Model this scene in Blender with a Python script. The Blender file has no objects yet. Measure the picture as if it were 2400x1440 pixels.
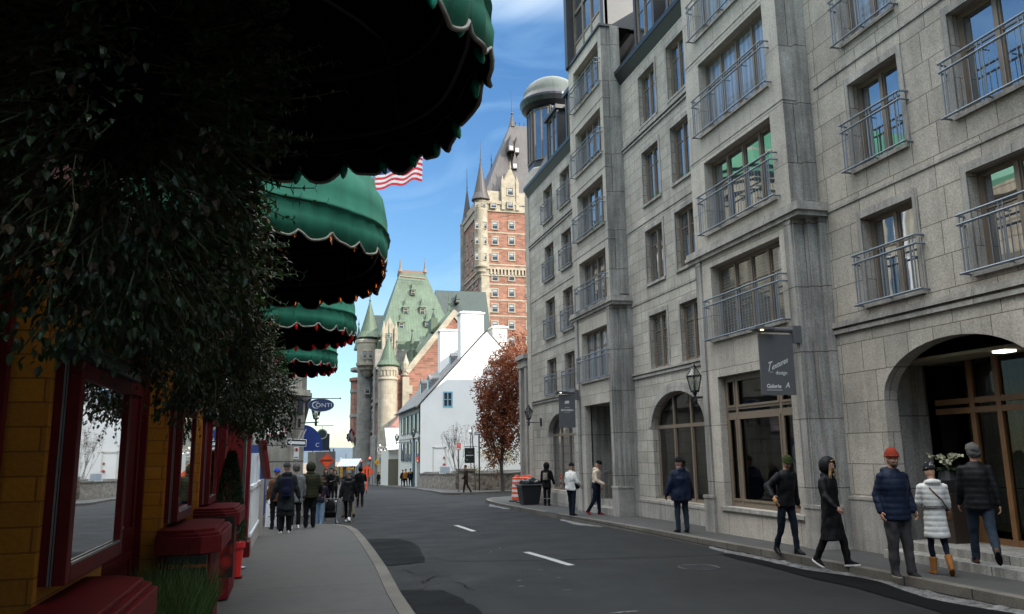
import bpy, bmesh, math, random
from mathutils import Vector, Matrix, Euler, noise
random.seed(7)
SC = bpy.context.scene
COL = SC.collection
PI = math.pi
rad = math.radians

# ------------------------------------------------------------------ camera
CAM_H = 1.85
FPX = 1850.0
CAM_R = Vector((0.96491, -0.26237, -0.01544))
CAM_U = Vector((-0.03254, -0.17768, 0.98355))
CAM_F = Vector((0.25803, 0.94891, 0.18076))
def fix_axes():
    global CAM_R, CAM_U, CAM_F
    yaw, p, r = rad(15.20996), rad(10.41410), rad(0.9)
    f = Vector((math.sin(yaw)*math.cos(p), math.cos(yaw)*math.cos(p), math.sin(p)))
    r0 = Vector((math.cos(yaw), -math.sin(yaw), 0)); u0 = r0.cross(f)
    CAM_F = f
    CAM_R = math.cos(r)*r0 - math.sin(r)*u0
    CAM_U = math.sin(r)*r0 + math.cos(r)*u0
fix_axes()
def at(x, y, Y):
    """world point at distance Y up the street seen in that direction (used to survey the far buildings)"""
    d = (x-1200)/FPX*CAM_R + (720-y)/FPX*CAM_U + CAM_F
    return Vector((0, 0, CAM_H)) + d*(Y/d.y)
GK = [(-60, 0), (12, 0), (21, -.08), (28, -.2), (50, -.7), (80, -1.4), (130, -2.8), (200, -6), (320, -30), (600, -60), (9000, -62)]
def zg(y):
    for (a, b), (c, d) in zip(GK, GK[1:]):
        if y <= c: return b+(d-b)*(y-a)/(c-a)
    return GK[-1][1]

# ------------------------------------------------------------------ mesh builder
class MB:
    def __init__(s): s.v = []; s.f = []; s.m = []; s.M = None
    def _a(s, pts):
        i = len(s.v)
        if s.M is not None: pts = [s.M @ Vector(p) for p in pts]
        s.v.extend([tuple(p) for p in pts]); return i
    def face(s, pts, m=0):
        i = s._a(pts); s.f.append(tuple(range(i, i+len(pts)))); s.m.append(m)
    def box(s, x0, x1, y0, y1, z0, z1, m=0):
        if x0 > x1: x0, x1 = x1, x0
        if y0 > y1: y0, y1 = y1, y0
        if z0 > z1: z0, z1 = z1, z0
        i = s._a([(x0,y0,z0),(x1,y0,z0),(x1,y1,z0),(x0,y1,z0),(x0,y0,z1),(x1,y0,z1),(x1,y1,z1),(x0,y1,z1)])
        for q in ((0,3,2,1),(4,5,6,7),(0,1,5,4),(1,2,6,5),(2,3,7,6),(3,0,4,7)):
            s.f.append(tuple(i+k for k in q)); s.m.append(m)
    def ext(s, poly, vec, m=0):
        """closed prism: polygon (3d points) pushed along vec"""
        n = len(poly); vec = Vector(vec); poly = [Vector(p) for p in poly]
        i = s._a(poly + [p+vec for p in poly])
        nrm = Vector((0,0,0))
        for k in range(n): nrm += poly[k].cross(poly[(k+1) % n])
        flip = nrm.dot(vec) > 0
        a = tuple(range(i, i+n)); b = tuple(range(i+n, i+2*n))
        s.f.append(a[::-1] if flip else a); s.m.append(m)
        s.f.append(b if flip else b[::-1]); s.m.append(m)
        for k in range(n):
            k2 = (k+1) % n; q = (i+k, i+k2, i+n+k2, i+n+k)
            s.f.append(q if flip else q[::-1]); s.m.append(m)
    def rings(s, rings, m=0, cap=True, closed=True):
        n = len(rings[0]); idx = [s._a(r) for r in rings]
        for a, b in zip(idx, idx[1:]):
            for k in range(n if closed else n-1):
                k2 = (k+1) % n
                s.f.append((a+k, a+k2, b+k2, b+k)); s.m.append(m)
        if cap and closed:
            s.f.append(tuple(idx[0]+k for k in range(n))[::-1]); s.m.append(m)
            s.f.append(tuple(idx[-1]+k for k in range(n))); s.m.append(m)
    def tube(s, pts, r, n=6, m=0, cap=True):
        pts = [Vector(p) for p in pts]; rs = r if isinstance(r, (list, tuple)) else [r]*len(pts)
        out = []; up = None
        for i, p in enumerate(pts):
            t = (pts[min(i+1, len(pts)-1)]-pts[max(i-1, 0)])
            t = t.normalized() if t.length > 1e-9 else Vector((0,0,1))
            if up is None: up = Vector((0,0,1)) if abs(t.z) < .9 else Vector((1,0,0))
            a = t.cross(up)
            if a.length < 1e-4: a = t.cross(Vector((1, .3, 0)))
            a.normalize(); b = t.cross(a).normalized(); up = -b if False else up
            out.append([p + (a*math.cos(2*PI*k/n) + b*math.sin(2*PI*k/n))*rs[i] for k in range(n)])
        s.rings(out, m, cap)
    def lathe(s, prof, c=(0,0,0), n=16, m=0, a0=0, cap=True, sx=1, sy=1):
        c = Vector(c)
        s.rings([[c+Vector((r*sx*math.cos(a0+2*PI*k/n), r*sy*math.sin(a0+2*PI*k/n), z)) for k in range(n)] for r, z in prof], m, cap)
    def ball(s, c, r, n=10, m=0, R=None):
        if not isinstance(r, (tuple, list)): r = (r, r, r)
        c = Vector(c); k = max(4, n//2+1); out = []
        for i in range(k+1):
            th = PI*(i+.0)/k; th = min(max(th, .06), PI-.06)
            ring = []
            for j in range(n):
                p = Vector((r[0]*math.sin(th)*math.cos(2*PI*j/n), r[1]*math.sin(th)*math.sin(2*PI*j/n), -r[2]*math.cos(th)))
                if R is not None: p = R @ p
                ring.append(c+p)
            out.append(ring)
        s.rings(out, m, True)
    def cap(s, p0, p1, r0, r1, n=10, m=0):
        p0 = Vector(p0); p1 = Vector(p1); s.tube([p0, p0.lerp(p1, .5), p1], [r0, (r0+r1)/2, r1], n, m)
        s.ball(p0, r0, n, m); s.ball(p1, r1, n, m)
    def raw(s, me, M=None, m=0):
        i = len(s.v)
        for v in me.vertices:
            co = v.co.copy()
            if M is not None: co = M @ co
            if s.M is not None: co = s.M @ co
            s.v.append(tuple(co))
        for p in me.polygons: s.f.append(tuple(i+k for k in p.vertices)); s.m.append(m)
    def mesh(s, name='mesh', org=(0,0,0), smooth=False):
        me = bpy.data.meshes.new(name); o = Vector(org)
        me.from_pydata([tuple(Vector(v)-o) for v in s.v], [], s.f)
        me.polygons.foreach_set('material_index', s.m)
        if smooth: me.polygons.foreach_set('use_smooth', [True]*len(s.f))
        me.update(); return me
    def build(s, name, mats, parent=None, smooth=False, org=None, bevel=0, fixn=True):
        o = Vector(parent['_o']) if parent is not None else Vector(org if org is not None else (0,0,0))
        me = s.mesh(name, o, smooth)
        if fixn:
            bm = bmesh.new(); bm.from_mesh(me); bmesh.ops.recalc_face_normals(bm, faces=bm.faces); bm.to_mesh(me); bm.free()
        for m in (mats if isinstance(mats, (list, tuple)) else [mats]): me.materials.append(m)
        ob = bpy.data.objects.new(name, me); COL.objects.link(ob)
        ob['_o'] = tuple(o)
        if parent is None: ob.location = o
        else: ob.parent = parent
        if bevel:
            b = ob.modifiers.new('bevel', 'BEVEL'); b.width = bevel; b.segments = 2; b.limit_method = 'ANGLE'; b.angle_limit = rad(40)
        return ob

def tag(o, label, cat, group=None, kind=None):
    o['label'] = label; o['category'] = cat
    if group: o['group'] = group
    if kind: o['kind'] = kind
    return o
def thing(name, loc, label, cat, group=None):
    o = bpy.data.objects.new(name, None); COL.objects.link(o); o.location = loc; o.empty_display_size = .1
    o['_o'] = tuple(loc); return tag(o, label, cat, group)
def struct(mb, name, mats, **k):
    o = mb.build(name, mats, **k); o['kind'] = 'structure'; return o
def copy_tree(o, parent=None):
    c = o.copy(); COL.objects.link(c)
    if parent is not None: c.parent = parent
    for ch in o.children: copy_tree(ch, c)
    return c

# ------------------------------------------------------------------ materials
def new_mat(name):
    m = bpy.data.materials.new(name); m.use_nodes = True
    nt = m.node_tree; return m, nt, nt.nodes['Principled BSDF']
def N(nt, t, **k):
    n = nt.nodes.new(t)
    for a, b in k.items(): setattr(n, a, b)
    return n
def L(nt, a, b): nt.links.new(a, b)
def mth(nt, op, a, b=None, clamp=False):
    n = N(nt, 'ShaderNodeMath', operation=op, use_clamp=clamp)
    for i, v in enumerate((a, b)):
        if v is None: continue
        if isinstance(v, (int, float)): n.inputs[i].default_value = v
        else: L(nt, v, n.inputs[i])
    return n.outputs[0]
def mixc(nt, fac, a, b, mode='MIX'):
    n = N(nt, 'ShaderNodeMix', data_type='RGBA', blend_type=mode)
    for s_, v in ((n.inputs[0], fac), (n.inputs[6], a), (n.inputs[7], b)):
        if isinstance(v, (int, float)): s_.default_value = v
        elif isinstance(v, (tuple, list)): s_.default_value = (*v[:3], 1)
        else: L(nt, v, s_)
    return n.outputs[2]
def nz(nt, vec, scale, detail=4, rough=.55, dist=0):
    n = N(nt, 'ShaderNodeTexNoise'); n.inputs['Scale'].default_value = scale; n.inputs['Detail'].default_value = detail
    n.inputs['Roughness'].default_value = rough; n.inputs['Distortion'].default_value = dist
    if vec is not None: L(nt, vec, n.inputs['Vector'])
    return n.outputs['Fac']
def ramp(nt, fac, stops):
    n = N(nt, 'ShaderNodeValToRGB'); L(nt, fac, n.inputs[0]); e = n.color_ramp.elements
    while len(e) < len(stops): e.new(.5)
    for el, (p, c) in zip(e, stops):
        el.position = p; el.color = (*c, 1) if isinstance(c, tuple) else (c, c, c, 1)
    return n.outputs[0]
def scalev(nt, vec, s):
    n = N(nt, 'ShaderNodeVectorMath', operation='MULTIPLY'); L(nt, vec, n.inputs[0]); n.inputs[1].default_value = s; return n.outputs[0]
def bump(nt, p, h, strength=.3, dist=.02):
    b = N(nt, 'ShaderNodeBump'); b.inputs['Strength'].default_value = strength; b.inputs['Distance'].default_value = dist
    L(nt, h, b.inputs['Height']); L(nt, b.outputs[0], p.inputs['Normal'])
def wpos(nt):
    return N(nt, 'ShaderNodeNewGeometry').outputs['Position']
def facade_uv(nt):
    """(horizontal run, height) on any upright face, from the world position"""
    g = N(nt, 'ShaderNodeNewGeometry'); sp = N(nt, 'ShaderNodeSeparateXYZ'); L(nt, g.outputs['Position'], sp.inputs[0])
    sn = N(nt, 'ShaderNodeSeparateXYZ'); L(nt, g.outputs['True Normal'], sn.inputs[0])
    ax = mth(nt, 'GREATER_THAN', mth(nt, 'ABSOLUTE', sn.outputs[0]), .6)
    h = mth(nt, 'ADD', mth(nt, 'MULTIPLY', sp.outputs[1], ax), mth(nt, 'MULTIPLY', sp.outputs[0], mth(nt, 'SUBTRACT', 1, ax)))
    c = N(nt, 'ShaderNodeCombineXYZ'); L(nt, h, c.inputs[0]); L(nt, sp.outputs[2], c.inputs[1])
    return c.outputs[0]
def simple(name, col, rough=.6, var=.15, scale=6, metal=0, bmp=0, bscale=60, spec=.5, coat=0):
    m, nt, p = new_mat(name)
    v = nz(nt, wpos(nt), scale, 5)
    L(nt, mixc(nt, v, tuple(c*(1-var) for c in col), tuple(min(1, c*(1+var)) for c in col)), p.inputs['Base Color'])
    p.inputs['Roughness'].default_value = rough; p.inputs['Metallic'].default_value = metal
    p.inputs['Specular IOR Level'].default_value = spec; p.inputs['Coat Weight'].default_value = coat
    if bmp: bump(nt, p, nz(nt, wpos(nt), bscale, 3), bmp, .01)
    return m
def masonry(name, col, mortar, bw, bh, ms=.012, var=.12, stain=.35, speck=.25, bmp=.35, streak=0, offset=.5, squash=1, sqf=2, rough=.85, shift=(0,0)):
    m, nt, p = new_mat(name)
    uv = facade_uv(nt); pos = wpos(nt)
    mp = N(nt, 'ShaderNodeVectorMath', operation='ADD'); L(nt, uv, mp.inputs[0]); mp.inputs[1].default_value = (shift[0], shift[1], 0)
    b = N(nt, 'ShaderNodeTexBrick', offset=offset, squash=squash, squash_frequency=sqf)
    L(nt, mp.outputs[0], b.inputs['Vector'])
    b.inputs['Color1'].default_value = (*[c*(1-var) for c in col], 1); b.inputs['Color2'].default_value = (*[c*(1+var) for c in col], 1)
    b.inputs['Mortar'].default_value = (*mortar, 1); b.inputs['Scale'].default_value = 1
    b.inputs['Mortar Size'].default_value = ms; b.inputs['Mortar Smooth'].default_value = .2
    b.inputs['Brick Width'].default_value = bw; b.inputs['Row Height'].default_value = bh
    c = b.outputs['Color']
    big = ramp(nt, nz(nt, pos, .9, 6, .65, .4), [(.35, 1-stain), (.62, 1.0)])
    c = mixc(nt, 1, c, big, 'MULTIPLY')
    sp = ramp(nt, nz(nt, pos, 38, 3, .8), [(.3, 1-speck), (.7, 1+speck*.3)])
    c = mixc(nt, 1, c, sp, 'MULTIPLY')
    if streak:
        st = nz(nt, scalev(nt, pos, (2.6, 2.6, .16)), 2.2, 6, .7)
        c = mixc(nt, 1, c, ramp(nt, st, [(.42, 1-streak), (.60, 1.0)]), 'MULTIPLY')
    L(nt, c, p.inputs['Base Color']); p.inputs['Roughness'].default_value = rough
    h = mth(nt, 'ADD', mth(nt, 'MULTIPLY', mth(nt, 'SUBTRACT', 1, b.outputs['Fac']), .8), mth(nt, 'MULTIPLY', nz(nt, pos, 45, 4), .25))
    bump(nt, p, h, bmp, .02)
    return m
def seam_metal(name, col, pitch=.45, stain=.3, rough=.5, horiz=True):
    """standing seam sheet: raised ribs running up the slope"""
    m, nt, p = new_mat(name)
    uv = facade_uv(nt); sp = N(nt, 'ShaderNodeSeparateXYZ'); L(nt, uv, sp.inputs[0]); pos = wpos(nt)
    fr = mth(nt, 'FRACT', mth(nt, 'DIVIDE', sp.outputs[0], pitch))
    rib = mth(nt, 'LESS_THAN', mth(nt, 'ABSOLUTE', mth(nt, 'SUBTRACT', fr, .5)), .07)
    c = mixc(nt, nz(nt, pos, .35, 6, .6), tuple(k*(1-stain) for k in col), tuple(k*(1+stain) for k in col))
    st = nz(nt, scalev(nt, pos, (1.2, 1.2, .12)), 1.2, 6, .7)
    c = mixc(nt, 1, c, ramp(nt, st, [(.35, 1-stain), (.6, 1.0)]), 'MULTIPLY')
    c = mixc(nt, mth(nt, 'MULTIPLY', rib, .55), c, tuple(k*.45 for k in col))
    L(nt, c, p.inputs['Base Color']); p.inputs['Roughness'].default_value = rough
    bump(nt, p, rib, .4, .05)
    return m
def glassy(name, tint=(.02,.024,.03), ior=1.9, rough=.02, wob=.04, stripes=0):
    m, nt, p = new_mat(name)
    if stripes:
        uv = facade_uv(nt); sp = N(nt, 'ShaderNodeSeparateXYZ'); L(nt, uv, sp.inputs[0])
        w = mth(nt, 'SINE', mth(nt, 'MULTIPLY', sp.outputs[1 if stripes < 0 else 0], abs(stripes)))
        L(nt, mixc(nt, mth(nt, 'MULTIPLY', mth(nt, 'ADD', w, 1), .5), tuple(k*.55 for k in tint), tint), p.inputs['Base Color'])
    else: p.inputs['Base Color'].default_value = (*tint, 1)
    p.inputs['IOR'].default_value = ior; p.inputs['Roughness'].default_value = rough
    bump(nt, p, nz(nt, wpos(nt), 1.1, 2), wob, .05)
    return m
def thin_glass(name, tint=(.75,.8,.78), ior=1.5):
    m, nt, p = new_mat(name); nt.nodes.remove(p); out = nt.nodes['Material Output']
    t = N(nt, 'ShaderNodeBsdfTransparent'); t.inputs[0].default_value = (*tint, 1)
    g = N(nt, 'ShaderNodeBsdfGlossy'); g.inputs['Roughness'].default_value = .015; g.inputs[0].default_value = (1,1,1,1)
    f = N(nt, 'ShaderNodeFresnel'); f.inputs[0].default_value = ior
    b = N(nt, 'ShaderNodeBump'); b.inputs['Strength'].default_value = .03; L(nt, nz(nt, wpos(nt), 1.2, 2), b.inputs['Height']); L(nt, b.outputs[0], g.inputs['Normal'])
    mx = N(nt, 'ShaderNodeMixShader'); L(nt, f.outputs[0], mx.inputs[0]); L(nt, t.outputs[0], mx.inputs[1]); L(nt, g.outputs[0], mx.inputs[2]); L(nt, mx.outputs[0], out.inputs[0])
    return m
def emis(name, col, s):
    m, nt, p = new_mat(name); p.inputs['Base Color'].default_value = (*col, 1)
    p.inputs['Emission Color'].default_value = (*col, 1); p.inputs['Emission Strength'].default_value = s; return m
def leafmat(name, a, b, rough=.55, sc=9, trans=.25):
    m, nt, p = new_mat(name)
    v = nz(nt, wpos(nt), sc, 4, .7)
    L(nt, ramp(nt, v, [(.3, a), (.7, b)]), p.inputs['Base Color']); p.inputs['Roughness'].default_value = rough
    p.inputs['Transmission Weight'].default_value = 0
    if trans:
        out = nt.nodes['Material Output']; t = N(nt, 'ShaderNodeBsdfTranslucent'); t.inputs[0].default_value = (*[min(1, k*1.3) for k in b], 1)
        mx = N(nt, 'ShaderNodeMixShader'); mx.inputs[0].default_value = trans
        L(nt, p.outputs[0], mx.inputs[1]); L(nt, t.outputs[0], mx.inputs[2]); L(nt, mx.outputs[0], out.inputs[0])
    return m
_tc = {}
def text_mesh(s, size=.1, shear=0, bold=0, extrude=.002, align='CENTER', space=1):
    cu = bpy.data.curves.new('t', 'FONT'); cu.body = s; cu.size = size; cu.shear = shear; cu.offset = bold; cu.extrude = extrude
    cu.align_x = align; cu.align_y = 'CENTER'; cu.space_character = space
    o = bpy.data.objects.new('t', cu); COL.objects.link(o); bpy.context.view_layer.update()
    me = bpy.data.meshes.new_from_object(o.evaluated_get(bpy.context.evaluated_depsgraph_get()))
    bpy.data.objects.remove(o); bpy.data.curves.remove(cu); return me
def frame_mat(org, xdir, ydir):
    x = Vector(xdir).normalized(); y = Vector(ydir).normalized(); z = x.cross(y)
    return Matrix(((x.x, y.x, z.x, org[0]), (x.y, y.y, z.y, org[1]), (x.z, y.z, z.z, org[2]), (0,0,0,1)))
def put_text(mb, s, org, size, xdir=(1,0,0), ydir=(0,0,1), m=0, sx=1, **k):
    me = text_mesh(s, size, **k); M = frame_mat(org, xdir, ydir) @ Matrix.Diagonal((sx, 1, 1, 1))
    mb.raw(me, M, m); bpy.data.meshes.remove(me)
def remeshed(mb, vox, smooth=3, disp=None):
    me = mb.mesh('tmp'); o = bpy.data.objects.new('tmp', me); COL.objects.link(o)
    r = o.modifiers.new('r', 'REMESH'); r.mode = 'VOXEL'; r.voxel_size = vox
    if smooth: s_ = o.modifiers.new('s', 'SMOOTH'); s_.factor = .5; s_.iterations = smooth
    bpy.context.view_layer.update()
    out = bpy.data.meshes.new_from_object(o.evaluated_get(bpy.context.evaluated_depsgraph_get()))
    bpy.data.objects.remove(o); bpy.data.meshes.remove(me)
    if disp:
        ns = [v.normal.copy() for v in out.vertices]
        for v, n_ in zip(out.vertices, ns): v.co += n_*disp(v.co)
        out.update()
    return out
# ------------------------------------------------------------------ shared materials
M = {}
M['granite_wall'] = masonry('granite_wall', (.49,.44,.375), (.17,.145,.11), .86, .52, ms=.008, stain=.28, speck=.45, var=.12, squash=.62, sqf=2, streak=.12)
M['granite_mid'] = masonry('granite_mid', (.48,.44,.38), (.19,.175,.155), .60, .30, ms=.008, stain=.3, speck=.42, var=.12, squash=.7, sqf=2, streak=.12)
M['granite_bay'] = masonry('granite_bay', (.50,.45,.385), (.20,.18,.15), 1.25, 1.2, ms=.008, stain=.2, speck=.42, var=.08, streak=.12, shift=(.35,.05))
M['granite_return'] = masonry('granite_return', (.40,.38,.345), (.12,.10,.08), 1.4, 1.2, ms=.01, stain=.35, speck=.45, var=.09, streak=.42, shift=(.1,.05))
M['granite_trim'] = masonry('granite_trim', (.44,.41,.37), (.14,.12,.10), .9, 3, ms=.006, stain=.35, speck=.35, var=.06, streak=.3)
M['bronze_frame'] = simple('bronze_frame', (.165,.125,.09), .5, .2)
M['rail_metal'] = simple('rail_metal', (.17,.195,.225), .42, .15, metal=.3)
M['dark_metal'] = simple('dark_metal', (.035,.034,.036), .45, .3)
M['black_metal'] = simple('black_metal', (.015,.015,.017), .4, .2)
M['slate'] = seam_metal('slate_roof', (.06,.057,.057), .4, .3)
M['glass_a'] = glassy('window_glass', (.03,.036,.045), 4.2)
M['glass_curtain'] = glassy('window_glass_over_curtain', (.26,.29,.33), 2.3, stripes=34)
M['glass_blind'] = glassy('window_glass_over_blind', (.10,.10,.09), 1.9, stripes=-95)
M['glass_shop'] = thin_glass('shop_glass', (.6,.63,.6), 1.75)
M['glass_porch'] = thin_glass('porch_glass', (.6,.63,.6), 1.3)
M['interior'] = simple('shop_interior', (.22,.19,.12), .8, .4, scale=.8)
M['copper'] = seam_metal('green_copper', (.062,.096,.052), .5, .35, .55)
M['dark_copper'] = seam_metal('dark_copper', (.015,.030,.023), .5, .3, .55)
M['brown_copper'] = seam_metal('brown_copper', (.052,.040,.035), .55, .35, .5)
M['patina_dome'] = seam_metal('patina_dome', (.035,.050,.037), .6, .4, .5)
M['asphalt'] = None
M['white_paint'] = simple('white_paint', (.5,.5,.48), .6, .1, 12)
m, nt, p = new_mat('road_paint'); M['road_paint'] = m
L(nt, ramp(nt, nz(nt, wpos(nt), 26, 5, .75), [(.33, (.03,.03,.03)), (.45, (.30,.30,.285))]), p.inputs['Base Color'])
M['red_paint'] = simple('red_paint', (.088,.003,.005), .6, .4, 4, spec=.2)
M['dark_red'] = simple('dark_red_paint', (.085,.004,.006), .7, .25, 3, spec=.15)
M['bright_red'] = simple('bright_red_plastic', (.50,.02,.02), .4, .1)
M['yellow_brick'] = masonry('yellow_painted_brick', (.44,.175,.006), (.22,.085,.004), 2.4, .118, ms=.005, stain=.3, speck=.2, var=.12, bmp=.6)
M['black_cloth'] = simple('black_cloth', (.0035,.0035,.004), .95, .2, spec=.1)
M['grey_steel'] = simple('grey_steel', (.22,.23,.24), .35, .2, metal=.7)

# ------------------------------------------------------------------ sky, sun
SUN_DIR = Vector((.60, -.78, .43)).normalized()     # towards the sun
elev = math.asin(SUN_DIR.z)
W = bpy.data.worlds.new('World'); SC.world = W; W.use_nodes = True
wn = W.node_tree; bg = wn.nodes['Background']
sky = N(wn, 'ShaderNodeTexSky', sky_type='NISHITA'); sky.sun_disc = False
sky.sun_elevation = elev; sky.sun_rotation = math.atan2(SUN_DIR.x, SUN_DIR.y)
sky.air_density = 1.0; sky.dust_density = .1; sky.ozone_density = 1.6
tc = N(wn, 'ShaderNodeTexCoord')
spz = N(wn, 'ShaderNodeSeparateXYZ'); L(wn, tc.outputs['Generated'], spz.inputs[0])
dv = N(wn, 'ShaderNodeVectorMath', operation='MULTIPLY'); L(wn, tc.outputs['Generated'], dv.inputs[0]); dv.inputs[1].default_value = (1.6, 1.6, 3.4)
cl = nz(wn, dv.outputs[0], 2.3, 6, .55, .8)
cm = ramp(wn, cl, [(.46, 0.0), (.74, .55)])
cc = mixc(wn, cm, sky.outputs[0], (5.6, 5.9, 6.4))
zr = ramp(wn, spz.outputs[2], [(0.0, (.028,.032,.033)), (.2, (.027,.036,.041)), (.5, (.022,.035,.046)), (.62, (.25,.20,.14)), (.76, (.95,.71,.47)), (1.0, (1.0,.75,.50))])
zc = mixc(wn, 1, cc, zr, 'MULTIPLY'); zs = N(wn, 'ShaderNodeVectorMath', operation='SCALE'); L(wn, zc, zs.inputs[0]); zs.inputs['Scale'].default_value = 7.4
L(wn, zs.outputs[0], bg.inputs[0]); bg.inputs[1].default_value = .15
sl = bpy.data.lights.new('sun', 'SUN'); sl.energy = 2.0; sl.angle = rad(.5); sl.color = (1, .93, .82)
so = bpy.data.objects.new('sun', sl); COL.objects.link(so); so.rotation_euler = (-SUN_DIR).to_track_quat('-Z', 'Y').to_euler()

# ------------------------------------------------------------------ camera
cd = bpy.data.cameras.new('camera'); co = bpy.data.objects.new('camera', cd); COL.objects.link(co); SC.camera = co
cd.sensor_width = 36; cd.lens = 36*FPX/2400; cd.clip_end = 20000; cd.clip_start = .05
mw = Matrix((( CAM_R.x, CAM_U.x, -CAM_F.x, 0), (CAM_R.y, CAM_U.y, -CAM_F.y, 0), (CAM_R.z, CAM_U.z, -CAM_F.z, CAM_H), (0,0,0,1)))
co.matrix_world = mw
SC.view_settings.view_transform = 'Standard'; SC.view_settings.look = 'None'; SC.view_settings.gamma = 1; SC.view_settings.exposure = 2.0

# ------------------------------------------------------------------ ground
def asphalt_mat(name, c0, c1, crack=True, rough=.85, spec=.3):
    m, nt, p = new_mat(name); pos = wpos(nt)
    a = ramp(nt, nz(nt, pos, .35, 6, .65, .5), [(.3, c0), (.7, c1)])
    fine = ramp(nt, nz(nt, pos, 95, 2, .7), [(.28, .35), (.72, 1.75)])
    c = mixc(nt, 1, a, fine, 'MULTIPLY')
    long = ramp(nt, nz(nt, scalev(nt, pos, (1.6, .12, 1)), 1.4, 5, .6), [(.35, .9), (.65, 1.05)])
    c = mixc(nt, 1, c, long, 'MULTIPLY')
    if crack:
        vd = N(nt, 'ShaderNodeTexVoronoi', feature='DISTANCE_TO_EDGE'); 
        wv = N(nt, 'ShaderNodeVectorMath', operation='ADD'); L(nt, pos, wv.inputs[0])
        dn = N(nt, 'ShaderNodeTexNoise'); dn.inputs['Scale'].default_value = 2.2; dn.inputs['Detail'].default_value = 5; L(nt, pos, dn.inputs['Vector'])
        L(nt, scalev(nt, dn.outputs['Color'], (.8,.8,0)), wv.inputs[1]); L(nt, wv.outputs[0], vd.inputs['Vector']); vd.inputs['Scale'].default_value = .62
        ck = mth(nt, 'LESS_THAN', vd.outputs['Distance'], .007)
        msk = mth(nt, 'GREATER_THAN', nz(nt, pos, .28, 3), .53)
        c = mixc(nt, mth(nt, 'MULTIPLY', ck, mth(nt, 'MULTIPLY', msk, .8)), c, (.012,.012,.013))
    L(nt, c, p.inputs['Base Color'])
    L(nt, ramp(nt, nz(nt, pos, 1.1, 4), [(.3, rough-.15), (.7, rough)]), p.inputs['Roughness'])
    p.inputs['Specular IOR Level'].default_value = spec
    bump(nt, p, nz(nt, pos, 110, 3, .7), .35, .01)
    return m
M['asphalt'] = asphalt_mat('asphalt', .0065, .0145, spec=.2)
M['asphalt_dark'] = asphalt_mat('asphalt_dark', .003, .005, False, .8, spec=.06)
M['asphalt_band'] = asphalt_mat('asphalt_band', .008, .013, False, spec=.2)
def slab_mat(name, col, joint, alt=.2, dirt=.25):
    m, nt, p = new_mat(name); pos = wpos(nt)
    sp = N(nt, 'ShaderNodeSeparateXYZ'); L(nt, pos, sp.inputs[0])
    fy = mth(nt, 'FRACT', mth(nt, 'DIVIDE', sp.outputs[1], joint))
    j = mth(nt, 'LESS_THAN', fy, .011)
    row = nz(nt, mth(nt, 'FLOOR', mth(nt, 'DIVIDE', sp.outputs[1], joint)), 7.3, 0)
    c = mixc(nt, nz(nt, pos, .8, 6, .65), tuple(k*(1-dirt) for k in col), tuple(k*(1+dirt*.6) for k in col))
    c = mixc(nt, 1, c, ramp(nt, nz(nt, pos, 80, 3, .8), [(.25, .72), (.75, 1.2)]), 'MULTIPLY')
    c = mixc(nt, 1, c, ramp(nt, nz(nt, pos, 3.2, 5, .7), [(.32, .78), (.5, 1.0)]), 'MULTIPLY')
    c = mixc(nt, mth(nt, 'MULTIPLY', j, .9), c, (.008,.008,.008))
    L(nt, c, p.inputs['Base Color']); p.inputs['Roughness'].default_value = .85
    bump(nt, p, mth(nt, 'SUBTRACT', nz(nt, pos, 70, 3), j), .3, .01)
    return m
M['pavement'] = slab_mat('pavement_concrete', (.046,.044,.041), 1.9)
M['kerb'] = masonry('kerb_granite', (.13,.115,.095), (.02,.02,.02), 1.1, 9, ms=.012, stain=.45, speck=.4, var=.15)
M['earth'] = simple('earth', (.05,.045,.035), .95, .4, .05)

def strip(mb, pts_l, pts_r, dz, m=0):
    for (a, b), (c, d) in zip(zip(pts_l, pts_r), list(zip(pts_l, pts_r))[1:]):
        mb.face([(a[0], a[1], zg(a[1])+dz), (b[0], b[1], zg(b[1])+dz), (d[0], d[1], zg(d[1])+dz), (c[0], c[1], zg(c[1])+dz)], m)
# one broad sheet to the horizon (river plain far below the old town)
g = MB(); ys = [-60, -20, 0, 6, 12, 16, 21, 24, 28, 34, 42, 50, 60, 70, 80, 100, 130, 160, 200, 260, 320, 600, 1200, 3000, 9000]
xs = [-4000, -300, -60, -20, -8, 0, 8, 20, 60, 300, 4000]
for a, b in zip(ys, ys[1:]):
    for c, d in zip(xs, xs[1:]):
        g.face([(c, a, zg(a)-.03), (d, a, zg(a)-.03), (d, b, zg(b)-.03), (c, b, zg(b)-.03)])
struct(g, 'ground', M['earth'])
g = MB(); ys = [-30, 0, 6, 12, 16, 21, 24, 28, 34, 42, 50, 60, 70, 80, 100, 130, 160, 190]
for a, b in zip(ys, ys[1:]):
    for c, d in ((-30, -6), (-6, 1), (1, 8), (8, 30), (30, 60)):
        g.face([(c, a, zg(a)), (d, a, zg(a)), (d, b, zg(b)), (c, b, zg(b))])
struct(g, 'road', M['asphalt'])
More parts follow.
